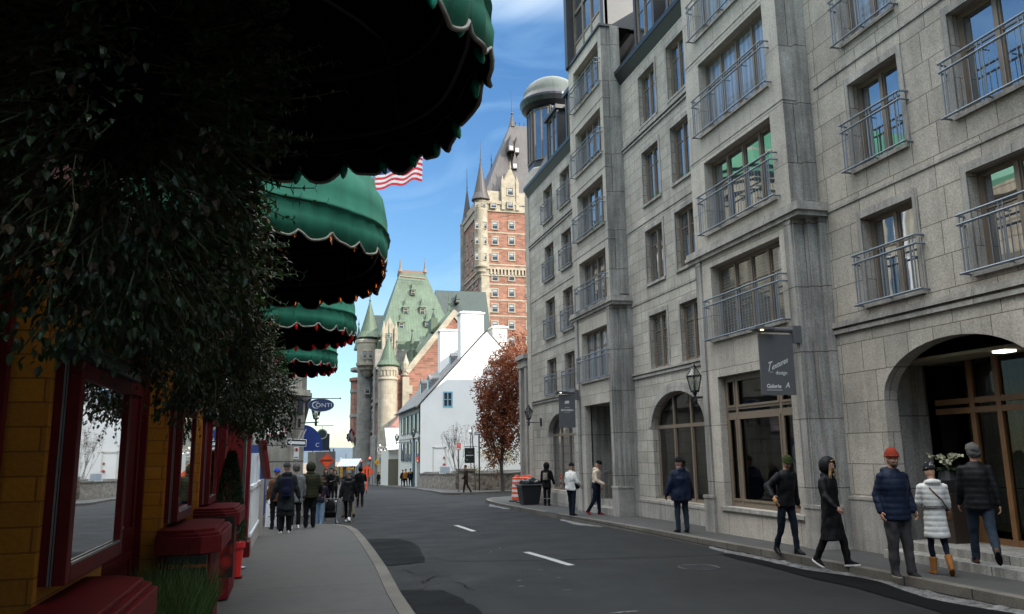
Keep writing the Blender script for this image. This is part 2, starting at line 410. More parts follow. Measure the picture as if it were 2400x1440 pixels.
# pavements: solid slabs with a granite kerb
def pavement(name, outline, h=.12, inner=None):
    top = [(x, y, zg(y)+h) for x, y in outline]
    mb = MB(); mb.ext([(x, y, z-.16) for x, y, z in top], (0, 0, .16)); return mb
def kerb_line(mb, line, w=.18, h=.125):
    for (x0, y0), (x1, y1) in zip(line, line[1:]):
        d = Vector((x1-x0, y1-y0, 0)); n = Vector((-d.y, d.x, 0)).normalized()*w
        a = Vector((x0, y0, zg(y0)-.05)); b = Vector((x1, y1, zg(y1)-.05))
        t = Vector((0, 0, h+.05))
        mb.rings([[a, a+n, a+n+t, a+t], [b, b+n, b+n+t, b+t]])
def slab_grid(mb, left, right, h):
    """left/right: point lists of equal length (kerb side, wall side)"""
    for (a, b), (c, d) in zip(zip(left, right), list(zip(left, right))[1:]):
        P = lambda q, dz: Vector((q[0], q[1], zg(q[1])+dz))
        mb.face([P(a, h), P(b, h), P(d, h), P(c, h)])
KR = [(8.05, -12), (8.0, 4), (7.98, 7.5), (7.93, 10), (7.86, 12.4), (7.8, 15), (7.76, 17.6), (7.66, 20.5), (7.58, 23.3), (7.6, 26), (7.7, 28.7), (7.85, 31.5), (8.1, 34.2), (8.55, 36.6), (9.3, 38.4), (10.6, 39.6), (12.5, 40.2), (30, 41)]
WR = [(9.6, -12), (9.6, 4), (9.6, 7.5), (9.6, 10), (9.6, 12.4), (9.6, 15), (9.6, 17.6), (9.6, 20.5), (9.6, 23.3), (9.6, 26), (9.6, 28.7), (9.6, 31.5), (9.8, 32.6), (10.4, 33), (11.3, 33.2), (12, 33.3), (13.5, 33.3), (30, 33.5)]
g = MB(); slab_grid(g, [(x+.14, y) for x, y in KR], WR, .12); struct(g, 'right_pavement', M['pavement'])
g = MB(); kerb_line(g, [(x, y) for x, y in KR][::-1], .17, .13); struct(g, 'right_kerb', M['kerb'])
KL = [(1.32, -12), (1.32, 4), (1.30, 8), (1.33, 10.5), (1.42, 13), (1.47, 15.5), (1.50, 18), (1.50, 20), (1.42, 21.4), (1.15, 22.2), (.6, 22.6), (-8, 22.8)]
WL = [(-2.2, -12), (-2.2, 4), (-2.2, 8), (-2.2, 10.5), (-2.2, 13), (-2.2, 15.5), (-2.2, 18), (-2.2, 19.2), (-2.2, 19.8), (-2.3, 20), (-2.5, 20.2), (-8, 20.4)]
g = MB(); slab_grid(g, WL, [(x-.14 if y < 22 else x, y if y < 22 else y-.14) for x, y in KL], .12); struct(g, 'left_pavement', M['pavement'])
g = MB(); kerb_line(g, KL, .17, .13); struct(g, 'left_kerb', M['kerb'])
K3 = [(-8, 27), (.2, 27.2), (.9, 28), (1.1, 30), (1.3, 36), (1.9, 44), (2.9, 52), (3.6, 60)]
W3 = [(-8, 28.4), (-1.5, 28.6), (-1.5, 29), (-1.5, 31), (-1.4, 36), (-1, 44), (-.5, 52), (0, 60)]
g = MB(); slab_grid(g, W3, K3, .12); struct(g, 'far_left_pavement', M['pavement'])
g = MB(); kerb_line(g, K3, .17, .13); struct(g, 'far_left_kerb', M['kerb'])
K4 = [(30, 49), (14.5, 49.4), (11.5, 48.9), (9.8, 48.6), (9.05, 49.2), (8.95, 50.5), (9.3, 56), (9.6, 66), (9.4, 78), (9.8, 100), (10.2, 118)]
W4 = [(30, 52), (14.5, 52), (13, 52.5), (12, 53), (11.5, 54), (11.4, 56), (11.3, 60), (11.2, 70), (11.2, 80), (12, 101), (14, 119)]
g = MB(); slab_grid(g, [(x+.1, y) for x, y in K4], W4, .12); struct(g, 'corner_pavement', M['pavement'])
g = MB(); kerb_line(g, K4[::-1], .17, .13); struct(g, 'corner_kerb', M['kerb'])

# painted lane dashes, one object each
def dash(x0, y0, x1, y1, w=.12, dz=.006):
    mb = MB(); w *= .5; n = 6; rg = random.Random(y0*10)
    L0 = []; R0 = []
    for i in range(n+1):
        t = i/n; y = y0+(y1-y0)*t; x = x0+(x1-x0)*t
        L0.append((x-w-rg.uniform(0,.012), y)); R0.append((x+w+rg.uniform(0,.012), y))
    strip(mb, L0, R0, dz); return mb
dl = [('worn white lane dash nearest the camera, cut short by the frame edge', 4.62, 7.9, 4.6, 9.1), ('long white lane dash on the dark patched band of the road', 4.45, 12.87, 4.29, 15.0), ('short white lane dash in the middle of the road, farther up the street', 4.31, 19.8, 4.27, 21.9)]
for lb, x0, y0, x1, y1 in dl[1:]:
    o = dash(x0, y0, x1, y1).build('lane_marking', M['road_paint']); tag(o, lb, 'road marking', 'white dashes along the road centre'); 
# faint worn paint scraps
m, nt, p = new_mat('worn_paint'); M['worn'] = m
L(nt, ramp(nt, nz(nt, wpos(nt), 22, 5, .8), [(.45, (.02,.02,.02)), (.6, (.25,.25,.24))]), p.inputs['Base Color'])
g = MB(); rg = random.Random(5)
for (px, py, w, h) in ((1462, 1436, .25, .012), (1218, 1362, .05, .008), (1172, 1281, .04, .01), (1222, 1375, .07, .012), (1310, 1355, .06, .008), (1268, 1336, .07, .006), (1150, 1291, .04, .008), (1330, 1384, .09, .006)):
    d = (px-1200)/FPX*CAM_R + (720-py)/FPX*CAM_U + CAM_F; t = -CAM_H/d.z; c = d*t
    k = 7; g.face([(c.x+w*math.cos(2*PI*i/k)*rg.uniform(.5,1), c.y+h*3*math.sin(2*PI*i/k)*rg.uniform(.5,1), .006+zg(c.y)) for i in range(k)])
struct(g, 'worn_paint_scraps', M['worn'])
# repaired asphalt
def blob(mb, pts, dz, seed=1, amp=.05, sub=5):
    rg = random.Random(seed); out = []
    for a, b in zip(pts, pts[1:]+pts[:1]):
        for i in range(sub):
            t = i/sub; out.append((a[0]+(b[0]-a[0])*t+rg.uniform(-amp,amp), a[1]+(b[1]-a[1])*t+rg.uniform(-amp,amp)))
    mb.face([(x, y, zg(y)+dz) for x, y in out])
g = MB(); blob(g, [(1.52, 18.9), (2.3, 18.7), (2.55, 17.2), (2.4, 15.6), (2.2, 14.25), (1.55, 14.0), (1.5, 16.5)], .010, 2); struct(g, 'asphalt_patch', M['asphalt_dark'])
g = MB(); blob(g, [(1.42, 11.4), (1.95, 11.2), (2.1, 10.6), (2.15, 9.6), (2.2, 8.6), (1.36, 8.2), (1.4, 10)], .010, 3); struct(g, 'asphalt_patch', M['asphalt_dark'])
g = MB(); blob(g, [(2.2, 18.9), (4, 18.3), (6.7, 18.2), (7.5, 18), (7.7, 13.1), (5.1, 13.5), (2.6, 14.2)], .004, 4, .03); struct(g, 'asphalt_band', M['asphalt_band'])
g = MB(); blob(g, [(7.35, 13.2), (7.7, 13.2), (7.85, 10), (7.95, 6), (6.9, 6), (7.2, 9.5)], .010, 6, .06); struct(g, 'wet_gutter', M['asphalt_dark'])
# cracks between the two patches
g = MB(); rg = random.Random(11)
for k in range(11):
    x, y = (rg.uniform(1.5, 2.2), rg.uniform(11.3, 13.9)) if k < 10 else (rg.uniform(2, 7.3), rg.uniform(7.5, 26)); a = rg.uniform(0, 2*PI)
    for i in range(7):
        x2, y2 = x+.09*math.cos(a), y+.16*math.sin(a); a += rg.uniform(-.9, .9)
        n_ = Vector((-(y2-y), x2-x, 0)).normalized()*rg.uniform(.004, .009)
        g.face([(x-n_.x, y-n_.y, .007+zg(y)), (x+n_.x, y+n_.y, .007+zg(y)), (x2+n_.x*.8, y2+n_.y*.8, .007+zg(y2)), (x2-n_.x*.8, y2-n_.y*.8, .007+zg(y2))]); x, y = x2, y2
struct(g, 'road_cracks', simple('crack_black', (.0015,.0015,.0015), .95, spec=.05))
# manhole cover
g = MB(); g.lathe([(.33, 0), (.33, .006), (.30, .006), (.29, .004)], (6.25, 11.9, zg(11.9)), 28)
for i in range(-4, 5): g.box(6.25-.25, 6.25+.25, 11.9+i*.06-.012, 11.9+i*.06+.012, .004, .010)
tag(g.build('manhole_cover', M['dark_metal']), 'round iron manhole cover set in the road near the right kerb', 'manhole cover')
# icy slush along the right gutter
sm, nt, p = new_mat('dirty_ice'); ps = wpos(nt)
L(nt, ramp(nt, nz(nt, ps, 9, 6, .75), [(.4, (.03,.028,.026)), (.7, (.19,.185,.18))]), p.inputs['Base Color']); p.inputs['Roughness'].default_value = .5; bump(nt, p, nz(nt, ps, 30, 5), .8, .03)
def slush(path, w0, seed, hmax=.045):
    mb = MB(); rg = random.Random(seed); n = 140; m_ = 9; rows = []
    for i in range(n+1):
        t = i/n*(len(path)-1); k = min(int(t), len(path)-2); f = t-k
        x = path[k][0]*(1-f)+path[k+1][0]*f; y = path[k][1]*(1-f)+path[k+1][1]*f
        w = w0*max(.12, .55+.9*noise.noise(Vector((y*.55, seed, 0)))) * math.sin(PI*min(1, max(.02, i/n)))**.4
        rows.append([(x-.02-w*j/(m_-1), y, zg(y)+(.004 + hmax*max(0, math.sin(PI*(j+.5)/m_))*(.5+.9*noise.noise(Vector((x*4+j*.9, y*4.5, seed))))) if 0 < j < m_-1 else zg(y)-.01) for j in range(m_)])
    mb.rings(rows, 0, False, False); return mb
o = slush([(7.98, 6.2), (7.95, 8), (7.92, 10), (7.84, 12.3), (7.79, 14.3)], .5, 3).build('snow_slush', sm, smooth=True); tag(o, 'strip of dirty icy slush along the right gutter', 'snow', kind='stuff')
o = slush([(7.62, 19.5), (7.58, 21), (7.56, 22.5)], .4, 8, .03).build('snow_slush', sm, smooth=True); tag(o, 'small patch of icy slush by the kerb below the right doorway', 'snow', kind='stuff')
o = slush([(7.75, 29), (7.9, 31.5), (8.1, 34)], .4, 9, .04).build('snow_slush', sm, smooth=True); tag(o, 'thin patch of slush where the right kerb turns the corner', 'snow', kind='stuff')
# hills across the river
def hill(name, Y, x0, x1, zb, prof, mat_, depth=500):
    mb = MB(); n = 90; rows = []
    for r in range(8):
        row = []
        for i in range(n+1):
            t = i/n; x = x0+(x1-x0)*t
            hgt = prof(x)*math.sin(PI*.5*min(1, r/5)) if r < 6 else prof(x)*(1-(r-5)*.3)
            row.append((x, Y+depth*r/7, zb+hgt+ (4*noise.noise(Vector((x*.01, r*.8, 3))) if 0 < r < 6 else 0)))
        rows.append(row)
    mb.rings(rows, 0, False, False); return struct(mb, name, mat_, smooth=True)
hill('far_hills', 6200, -2600, 5200, -62, lambda x: 62+30+26*math.sin(x*.0021+.9)+22*noise.noise(Vector((x*.0016, 1, 0)))+8*noise.noise(Vector((x*.007, 2, 0))), simple('hazed_forest', (.05,.07,.09), .95, .3, .004), 1500)  # blue haze of the distance put into the forest colour
hill('near_hills', 2600, -1500, 2600, -62, lambda x: 62-28+10*noise.noise(Vector((x*.004, 5, 0)))+4*noise.noise(Vector((x*.02, 7, 0))), simple('bare_forest', (.16,.12,.09), .95, .4, .03), 700)
# ================================================================== the long granite building on the right
def wall_x(mb, X, y0, y1, z0, z1, ops, depth=.22, m=0, mr=None):
    """wall in the plane x = X facing the street (-x), with real openings; op = (ya, yb, za, zb, rise)"""
    mr = m if mr is None else mr
    R_ = [(o[0], o[1], o[2], o[3]+(o[4] if len(o) > 4 else 0)) for o in ops]
    ys = sorted(set([y0, y1] + [v for r in R_ for v in r[:2]])); zs = sorted(set([z0, z1] + [v for r in R_ for v in r[2:]]))
    for a, b in zip(ys, ys[1:]):
        for c, d in zip(zs, zs[1:]):
            my, mz = (a+b)/2, (c+d)/2
            if any(r[0] < my < r[1] and r[2] < mz < r[3] for r in R_): continue
            mb.face([(X, a, c), (X, a, d), (X, b, d), (X, b, c)], m)
    D = X+depth
    for o in ops:
        ya, yb, za, zb = o[:4]; rise = o[4] if len(o) > 4 else 0
        mb.face([(X, ya, za), (D, ya, za), (D, yb, za), (X, yb, za)], mr)
        mb.face([(X, ya, za), (X, ya, zb), (D, ya, zb), (D, ya, za)], mr)
        mb.face([(X, yb, za), (D, yb, za), (D, yb, zb), (X, yb, zb)], mr)
        if not rise: mb.face([(X, ya, zb), (X, yb, zb), (D, yb, zb), (D, ya, zb)], mr)
        else:
            arc = arch_pts(ya, yb, zb, rise, 20)
            for (a, c), (b, d) in zip(arc, arc[1:]):
                mb.face([(X, a, c), (X, b, d), (D, b, d), (D, a, c)], mr)
                mb.face([(X, a, c), (X, a, zb+rise), (X, b, zb+rise), (X, b, d)], m)
def arch_pts(ya, yb, zs_, rise, n=20):
    c = (ya+yb)/2; h = (yb-ya)/2
    return [(c-h*math.cos(PI*i/n), zs_+rise*math.sin(PI*i/n)) for i in range(n+1)]
def window_x(parent, X, ya, yb, za, zb, casements=2, transom=.62, rise=0, gm='glass_a', fm='bronze_frame', fw=.055, sill=True, Xw=None, label=None):
    """timber window set back at x = X: outer frame, casement stiles, thin transom bars; panes are its sub-part"""
    f = MB(); d = .07
    f.box(X, X+d, ya, ya+fw, za, zb); f.box(X, X+d, yb-fw, yb, za, zb); f.box(X, X+d, ya+fw, yb-fw, za, za+fw)
    if not rise: f.box(X, X+d, ya+fw, yb-fw, zb-fw, zb)
    cw = (yb-ya-2*fw)/casements; zt = za+(zb-za)*transom
    for i in range(1, casements):
        y = ya+fw+cw*i; zz = zb if not rise else zb+rise*math.sqrt(max(0, 1-((y-(ya+yb)/2)/((yb-ya)/2))**2))-.02
        f.box(X-.012, X+d+.004, y-.035, y+.035, za+fw, zz-(0 if rise else fw))
    for i in range(casements):
        a = ya+fw+cw*i+.035*(i > 0); b = ya+fw+cw*(i+1)-.035*(i < casements-1); w = .028
        f.box(X+.012, X+d-.012, a+(.002 if i else 0), a+w, za+fw, zb-(0 if rise else fw)); f.box(X+.012, X+d-.012, b-w, b, za+fw, zb-(0 if rise else fw))
        f.box(X+.014, X+d-.014, a+w, b-w, zb-fw-w if not rise else zb-w, zb-fw if not rise else zb); f.box(X+.014, X+d-.014, a+w, b-w, za+fw, za+fw+w)
        if transom: f.box(X+.018, X+d-.018, a+w, b-w, zt-.011, zt+.011)
    if rise:
        f.box(X-.014, X+d+.006, ya+fw, yb-fw, zb-.045, zb+.045)
        o_ = arch_pts(ya, yb, zb, rise, 20); i_ = arch_pts(ya+fw, yb-fw, zb, rise-fw, 20)
        for (a, c), (b, e), (a2, c2), (b2, e2) in zip(o_, o_[1:], i_, i_[1:]):
            f.rings([[(X-.01, a, c), (X-.01, a2, c2), (X+d, a2, c2), (X+d, a, c)], [(X-.01, b, e), (X-.01, b2, e2), (X+d, b2, e2), (X+d, b, e)]])
    w_ = f.build('window', M[fm], parent, bevel=0)
    g_ = MB(); gx = X+d*.5
    if rise:
        g_.face([(gx, yb-fw, za+fw)]+[(gx, ya+fw, za+fw)]+[(gx, a, c) for a, c in arch_pts(ya+fw, yb-fw, zb, rise-fw, 20)])
    else: g_.face([(gx, ya+fw, za+fw), (gx, ya+fw, zb-fw), (gx, yb-fw, zb-fw), (gx, yb-fw, za+fw)])
    pn = g_.build('pane', M[gm], parent, fixn=False); pn.parent = w_
    if sill and Xw is not None:
        s_ = MB(); s_.box(Xw-.05, X, ya-.06, yb+.06, za-.075, za-.003); s = s_.build('sill', M['granite_trim'], parent); s.parent = w_
    return w_
def railing(parent, X0, ya, yb, z0, z1, out=.16, ext_=.14, seg=.75):
    """window guard: twin tubular top rails, paired posts, thin balusters, bottom rail, brackets back to the wall"""
    r = MB(); a, b = ya-ext_, yb+ext_; X = X0-out
    for z in (z1, z1-.14): 
        r.tube([(X0+.01, a, z), (X, a+.02, z), (X, b-.02, z), (X0+.01, b, z)], .019, 6)
    r.tube([(X, a-.03, z0), (X, b+.03, z0)], .019, 6)
    for y in (a, b): r.tube([(X0+.01, y, z0), (X, y, z0)], .017, 6)
    n = max(1, round((b-a)/seg)); 
    for i in range(n+1):
        y = a+.1+(b-a-.2)*i/n
        for dy in (-.035, .035): r.tube([(X, y+dy, z0), (X, y+dy, z1)], .012, 5)
        if 0 < i < n: r.tube([(X0+.01, y, z1-.14), (X, y, z1-.14)], .013, 5); r.tube([(X0+.01, y, z0), (X, y, z0)], .013, 5)
    k = int((b-a)/.11)
    for i in range(1, k): y = a+(b-a)*i/k; r.tube([(X+.004, y, z0), (X+.004, y, z1-.14)], .0065, 4)
    return r.build('window_railing', M['rail_metal'], parent)

RB = thing('granite_building', (9.35, 12, 0), 'long grey granite apartment building with two bays and a domed corner turret', 'building')
XW, XB = 9.35, 8.78
Z1 = 15.2
# ---- wall stretches with their openings
w = MB()
near_ops = [(9.97, 11.18, 4.25, 5.75), (9.97, 11.18, 6.65, 8.23), (9.97, 11.18, 9.05, 10.65), (6.95, 8.9, 4.3, 5.78), (6.95, 8.9, 6.68, 8.3), (6.95, 8.9, 9.05, 10.65), (8.05, 11.05, .14, 2.62, .84)]
wall_x(w, XW, -46, 12.3, -.1, 13.3, near_ops, .26)
w.box(XW+2.4, XW+25, -46, 32.4, -.3, 13.25); pass       # the mass of the house behind its front
w.box(XW+.002, XW+2.4, -46.02, -45.7, -.3, 13.2)
w.build('wall', M['granite_wall'], RB, fixn=False)
mid_ops = []
for za, zb in ((4.02, 5.5), (6.4, 7.92), (8.7, 10.25), (11.05, 12.58)): mid_ops += [(18.78, 19.85, za, zb), (16.98, 18.03, za, zb)]
mid_ops += [(17.05, 20.0, .56, 2.45, .88)]
w = MB(); wall_x(w, XW, 16.0, 21.4, -.2, 13.3, mid_ops, .26)
w.build('wall', M['granite_mid'], RB, fixn=False); w = MB()
left_ops = []
for za, zb in ((3.98, 5.35), (6.2, 7.7), (8.5, 9.87), (10.88, 12.25)): left_ops += [(28.15, 29.3, za, zb), (26.1, 27.2, za, zb)]
left_ops += [(26.4, 29.25, .45, 2.45, .78)]
wall_x(w, XW, 24.2, 31.4, -.3, 12.95, left_ops, .26)
w.build('wall', M['granite_mid'], RB, fixn=False)
# ---- shop arch recess (near): dark porch with bronze doors
ENT = MB()
ENT.box(XW+.2, XW+1.9, 7.2, 7.25, .13, 4); ENT.face([(XW+.26, 11.3, .14), (XW+1.9, 11.3, .14), (XW+1.9, 11.3, 4), (XW+.26, 11.3, 4)])
ENT.face([(XW+1.9, 7.2, .14), (XW+1.9, 7.2, 4), (XW+1.9, 11.3, 4), (XW+1.9, 11.3, .14)])
ENT.face([(XW+.27, 7.2, 3.6), (XW+.27, 11.3, 3.6), (XW+1.9, 11.3, 3.6), (XW+1.9, 7.2, 3.6)])
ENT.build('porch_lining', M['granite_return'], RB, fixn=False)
PF = MB(); PF.face([(XW, 7.3, .145), (XW+1.9, 7.3, .145), (XW+1.9, 11.3, .145), (XW, 11.3, .145)]); PF.box(XW-.3, XW+.3, 8.05, 11.05, .02, .24); PF.box(XW+.02, XW+1.9, 8.05, 11.05, .24, .36)
PF.build('step', M['granite_return'], RB)
# porch glazing: mullions of bronze
fr = MB(); gx = XW+.95
for y in (8.1, 8.95, 9.05, 9.7, 10.2): fr.box(gx, gx+.09, y, y+.09, .36, 3.4)
for z in (.36, 2.35, 2.5): fr.box(gx+.005, gx+.085, 8.1, 11.0, z, z+.09)
M['door_wood'] = simple('door_wood', (.17,.085,.035), .45, .35, 5)
fr.box(gx+.01, gx+.08, 10.2, 11.0, .45, .75)
dd = fr.build('entrance_door', M['door_wood'], RB)
g_ = MB(); g_.face([(gx+.05, 8.1, .4), (gx+.05, 8.1, 3.4), (gx+.05, 11, 3.4), (gx+.05, 11, .4)]); pn = g_.build('pane', M['glass_porch'], RB, fixn=False); pn.parent = dd
hd = MB(); hd.tube([(gx-.05, 8.82, 1.1), (gx-.05, 8.82, 1.6)], .014); h_ = hd.build('handle', M['grey_steel'], RB); h_.parent = dd
lm = MB(); lm.ext([(XW+.40, 9.0, 3.16), (XW+.40, 9.22, 3.16), (XW+.6, 9.22, 3.16), (XW+.6, 9.0, 3.16)], (0, 0, .03)); lm.build('ceiling_light', emis('porch_lamp', (1, .93, .8), 1.3), RB)
lm = MB(); lm.box(XW+.3, XW+1.9, 7.3, 11.2, 3.19, 3.24); lm.build('porch_ceiling', M['interior'], RB)
# ---- bays
def bay(y0, y1, top, ops, seglines):
    b = MB(); wall_x(b, XB, y0, y1, -.2, top, ops, .24)
    b.face([(XB, y0, top), (XW+.6, y0, top), (XW+.6, y1, top), (XB, y1, top)])
    b.build('bay_front', M['granite_bay'], RB, fixn=False)
    r = MB(); 
    r.face([(XB, y0, -.2), (XW+.01, y0, -.2), (XW+.01, y0, top), (XB, y0, top)]); r.face([(XB, y1, -.2), (XB, y1, top), (XW+.01, y1, top), (XW+.01, y1, -.2)])
    # stepped pilaster clusters of the lower storeys
    for (ya, s_) in ((y0, -1), (y1, 1)):
        r.box(XB-.045, XB+.2, ya-.0+(.02 if s_ < 0 else -.24), ya+(.24 if s_ < 0 else -.02), -.2, 6.05)
        r.box(XB+.22, XW+.02, ya, ya+s_*.10, -.2, 6.05)
        r.box(XB+.42, XW+.03, ya+s_*.10, ya+s_*.2, -.2, 6.05)
        r.box(XB+.30, XW+.025, ya, ya+s_*.08, 6.4, top)
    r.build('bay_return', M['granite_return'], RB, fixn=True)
    c = MB()
    for z, h, o in ((6.05, .09, .07), (6.14, .07, .12), (6.21, .10, .09)): c.box(XB-o, XW+.02, y0-.2-o, y1+.2+o, z, z+h)
    c.build('bay_cornice', M['granite_trim'], RB)
    for ya, yb in ((y0-.16, y0+.26), (y1-.26, y1+.16)):
        c = MB(); c.box(XB-.06, XW, ya, yb, -.2, .8); c.box(XB-.075, XW, ya-.015, yb+.015, .8, .86); c.build('plinth', M['granite_trim'], RB)
    for z in seglines: c = MB(); c.box(XB-.012, XW+.0, y0-.012, y1+.012, z, z+.022); c.build('joint_band', M['granite_trim'], RB)
b1_ops = [(12.78, 15.38, .66, 3.38), (12.76, 15.4, 4.22, 5.83), (12.76, 15.4, 6.62, 8.27), (12.76, 15.4, 8.95, 10.68), (12.76, 15.4, 11.35, 13.0)]
bay(12.3, 16.02, 14.6, b1_ops, (8.42, 10.85, 13.2))
b2_ops = [(21.55, 23.72, .14, 3.25), (21.5, 23.8, 4.02, 5.55), (21.5, 23.8, 6.3, 7.88), (21.5, 23.8, 8.66, 10.18), (21.5, 23.8, 10.9, 12.38), (21.5, 23.8, 13.2, 14.6)]
bay(21.25, 24.3, 15.0, b2_ops, (8.1, 10.35, 12.6))
# panels over shopfronts
pm = MB()
for k in range(2): pm.box(XB+.03, XB+.1, 12.78+k*1.31, 14.06+k*1.32, 3.42, 4.16)
pm.box(XB+.03, XB+.1, 21.55, 22.6, 3.3, 3.95); pm.box(XB+.03, XB+.1, 22.63, 23.72, 3.3, 3.95)
pm.build('stone_panel', M['granite_bay'], RB, bevel=.008)
# ---- string courses on the walls
s = MB()
for (ya, yb) in ((-46, 12.1), ):
    for z, h, o in ((3.84, .07, .05), (3.95, .05, .08), (4.0, .05, .06), (6.10, .05, .025), (8.58, .05, .025), (.0, .98, .04), (.96, .05, .055), (13.2, .12, .12)):
        if z < 1: s.box(XW-o, XW+.02, 11.12, yb, z, z+h); s.box(XW-o, XW+.02, ya, 7.98, z, z+h)
        else: s.box(XW-o, XW+.02, ya, yb, z, z+h)
for z, h, o in ((3.84, .07, .05), (3.94, .05, .08), (8.18, .03, .02), (5.95, .03, .02), (10.72, .06, .04), (10.82, .05, .07), (10.88, .07, .045)): s.box(XW-o, XW+.02, 16.1, 21.15, z, z+h)
s.box(XW-.05, XW+.02, 16.1, 21.1, -.1, .45); s.box(XW-.065, XW+.02, 16.1, 21.1, .45, .51)
for z, h, o in ((3.74, .07, .05), (3.84, .05, .08), (5.78, .03, .02), (7.98, .03, .02), (10.32, .06, .04), (10.42, .05, .07), (10.48, .06, .045)): s.box(XW-o, XW+.02, 24.4, 31.4, z, z+h)
s.box(XW-.05, XW+.02, 24.4, 31.3, -.3, .36)
s.build('string_course', M['granite_trim'], RB)
# ---- window surrounds (flat raised architraves on mid and near walls)
def surround(o, w_=.12, p_=.03):
    s = MB(); _surround(s, o, w_, p_); s.build('window_surround', M['granite_trim'], RB)
def _surround(s, o, w_=.12, p_=.03):
    ya, yb, za, zb = o[:4]; rise = o[4] if len(o) > 4 else 0
    if rise:
        for off, pr in ((.0, .035), (.12, .02)):
            A = arch_pts(ya-off, yb+off, zb, rise+off, 20); B = arch_pts(ya-off-.11, yb+off+.11, zb, rise+off+.11, 20)
            for (a, c), (b, e), (a2, c2), (b2, e2) in zip(A, A[1:], B, B[1:]):
                s.rings([[(XW-pr, a, c), (XW-pr, a2, c2), (XW+.01, a2, c2), (XW+.01, a, c)], [(XW-pr, b, e), (XW-pr, b2, e2), (XW+.01, b2, e2), (XW+.01, b, e)]])
    else:
        s.box(XW-p_, XW+.01, ya-w_, ya, za, zb); s.box(XW-p_, XW+.01, yb, yb+w_, za, zb); s.box(XW-p_, XW+.01, ya-w_, yb+w_, zb, zb+w_*1.3)
for o in mid_ops[:-1]: surround(o, .09, .022)
surround(mid_ops[-1]); surround(left_ops[-1]); 
for o in near_ops[:-1]: surround(o, .1, .02)
# ---- windows
GM = {}
for i, o in enumerate(near_ops[:3]): window_x(RB, XW+.18, *o, casements=2, gm=['glass_a','glass_a','glass_curtain'][i], Xw=XW); railing(RB, XW, o[0], o[1], o[2]-.02, o[2]+.84)
for i, o in enumerate(near_ops[3:6]): window_x(RB, XW+.18, *o, casements=3, gm=['glass_a','glass_a','glass_a'][i], Xw=XW); railing(RB, XW, o[0], o[1], o[2]-.02, o[2]+.84)
for i, o in enumerate(mid_ops[:-1]): window_x(RB, XW+.11, *o, casements=2, transom=.7, gm='glass_blind' if i < 2 else ('glass_a'), Xw=XW)
window_x(RB, XW+.16, *mid_ops[-1][:4], casements=3, transom=0, rise=.88, gm='glass_shop')
for i, o in enumerate(left_ops[:-1]): window_x(RB, XW+.13, *o, casements=2, transom=.7, Xw=XW); railing(RB, XW, o[0], o[1], o[2]+.0, o[2]+.72, out=.12, ext_=.08, seg=1.2)
window_x(RB, XW+.16, *left_ops[-1][:4], casements=3, transom=0, rise=.78, gm='glass_a')
gms = ['glass_blind', 'glass_a', 'glass_curtain', 'glass_curtain']
for i, o in enumerate(b1_ops[1:]): window_x(RB, XB+.2, *o, casements=4, transom=.66, gm=gms[i], Xw=XB); railing(RB, XB, o[0], o[1], o[2]-.02, o[2]+.85)
for i, o in enumerate(b2_ops[1:]): window_x(RB, XB+.2, *o, casements=4, transom=.66, gm=['glass_curtain','glass_a','glass_a','glass_a','glass_a'][i], Xw=XB); railing(RB, XB, o[0], o[1], o[2]-.02, o[2]+.75)
# shop front of the near bay: tall glazing with upper lights
o = b1_ops[0]; f = MB(); X = XB+.16; d = .09
for y, wd in ((o[0], .08), (13.32, .07), (14.9, .07), (o[1]-.08, .08)): f.box(X, X+d, y, y+wd, o[2], o[3])
for z, hh in ((.66, .12), (2.50, .10), (2.66, .05), (3.3, .08)): f.box(X+.006, X+d-.006, o[0], o[1], z, z+hh)
for a, b in ((12.86, 13.32), (13.39, 14.9), (14.97, 15.3)):
    for c, e in ((.78, 2.5), (2.71, 3.3)):
        f.box(X-.012, X+.02, a, a+.045, c, e); f.box(X-.012, X+.02, b-.045, b, c, e); f.box(X-.012, X+.02, a+.045, b-.045, e-.045, e); f.box(X-.012, X+.02, a+.045, b-.045, c, c+.045)
sf = f.build('shop_window', M['bronze_frame'], RB)
g_ = MB(); g_.face([(X+.05, o[0], o[2]), (X+.05, o[0], o[3]), (X+.05, o[1], o[3]), (X+.05, o[1], o[2])]); pn = g_.build('pane', M['glass_shop'], RB, fixn=False); pn.parent = sf
s_ = MB(); s_.box(XB-.05, XB+.2, 12.6, 15.5, .58, .655); s_.build('sill', M['granite_trim'], RB).parent = sf
# door recess in the far bay
f = MB(); X = XB+1.0
f.face([(XB+.2, 21.55, .1), (X+.4, 21.55, .1), (X+.4, 21.55, 3.3), (XB+.2, 21.55, 3.3)]); f.face([(XB+.2, 23.72, .1), (XB+.2, 23.72, 3.3), (X+.4, 23.72, 3.3), (X+.4, 23.72, .1)])
f.face([(XB+.2, 21.5, 3.25), (XB+.2, 23.75, 3.25), (X+.4, 23.75, 3.25), (X+.4, 21.5, 3.25)])
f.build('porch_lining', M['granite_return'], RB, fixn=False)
f = MB()
for y in (21.55, 22.25, 22.95, 23.63): f.box(X, X+.08, y, y+.09, .3, 3.25)
for z in (.3, 1.05, 2.35, 3.15): f.box(X+.006, X+.075, 21.55, 23.72, z, z+.1)
dd = f.build('entrance_door', M['bronze_frame'], RB)
g_ = MB(); g_.face([(X+.04, 21.55, .3), (X+.04, 21.55, 3.25), (X+.04, 23.72, 3.25), (X+.04, 23.72, .3)]); pn = g_.build('pane', M['glass_shop'], RB, fixn=False); pn.parent = dd
f = MB(); f.box(XB-.02, X+.1, 21.55, 23.72, .0, .2); f.box(XB+.4, X+.1, 21.56, 23.71, .2, .38); f.build('step', M['granite_trim'], RB)
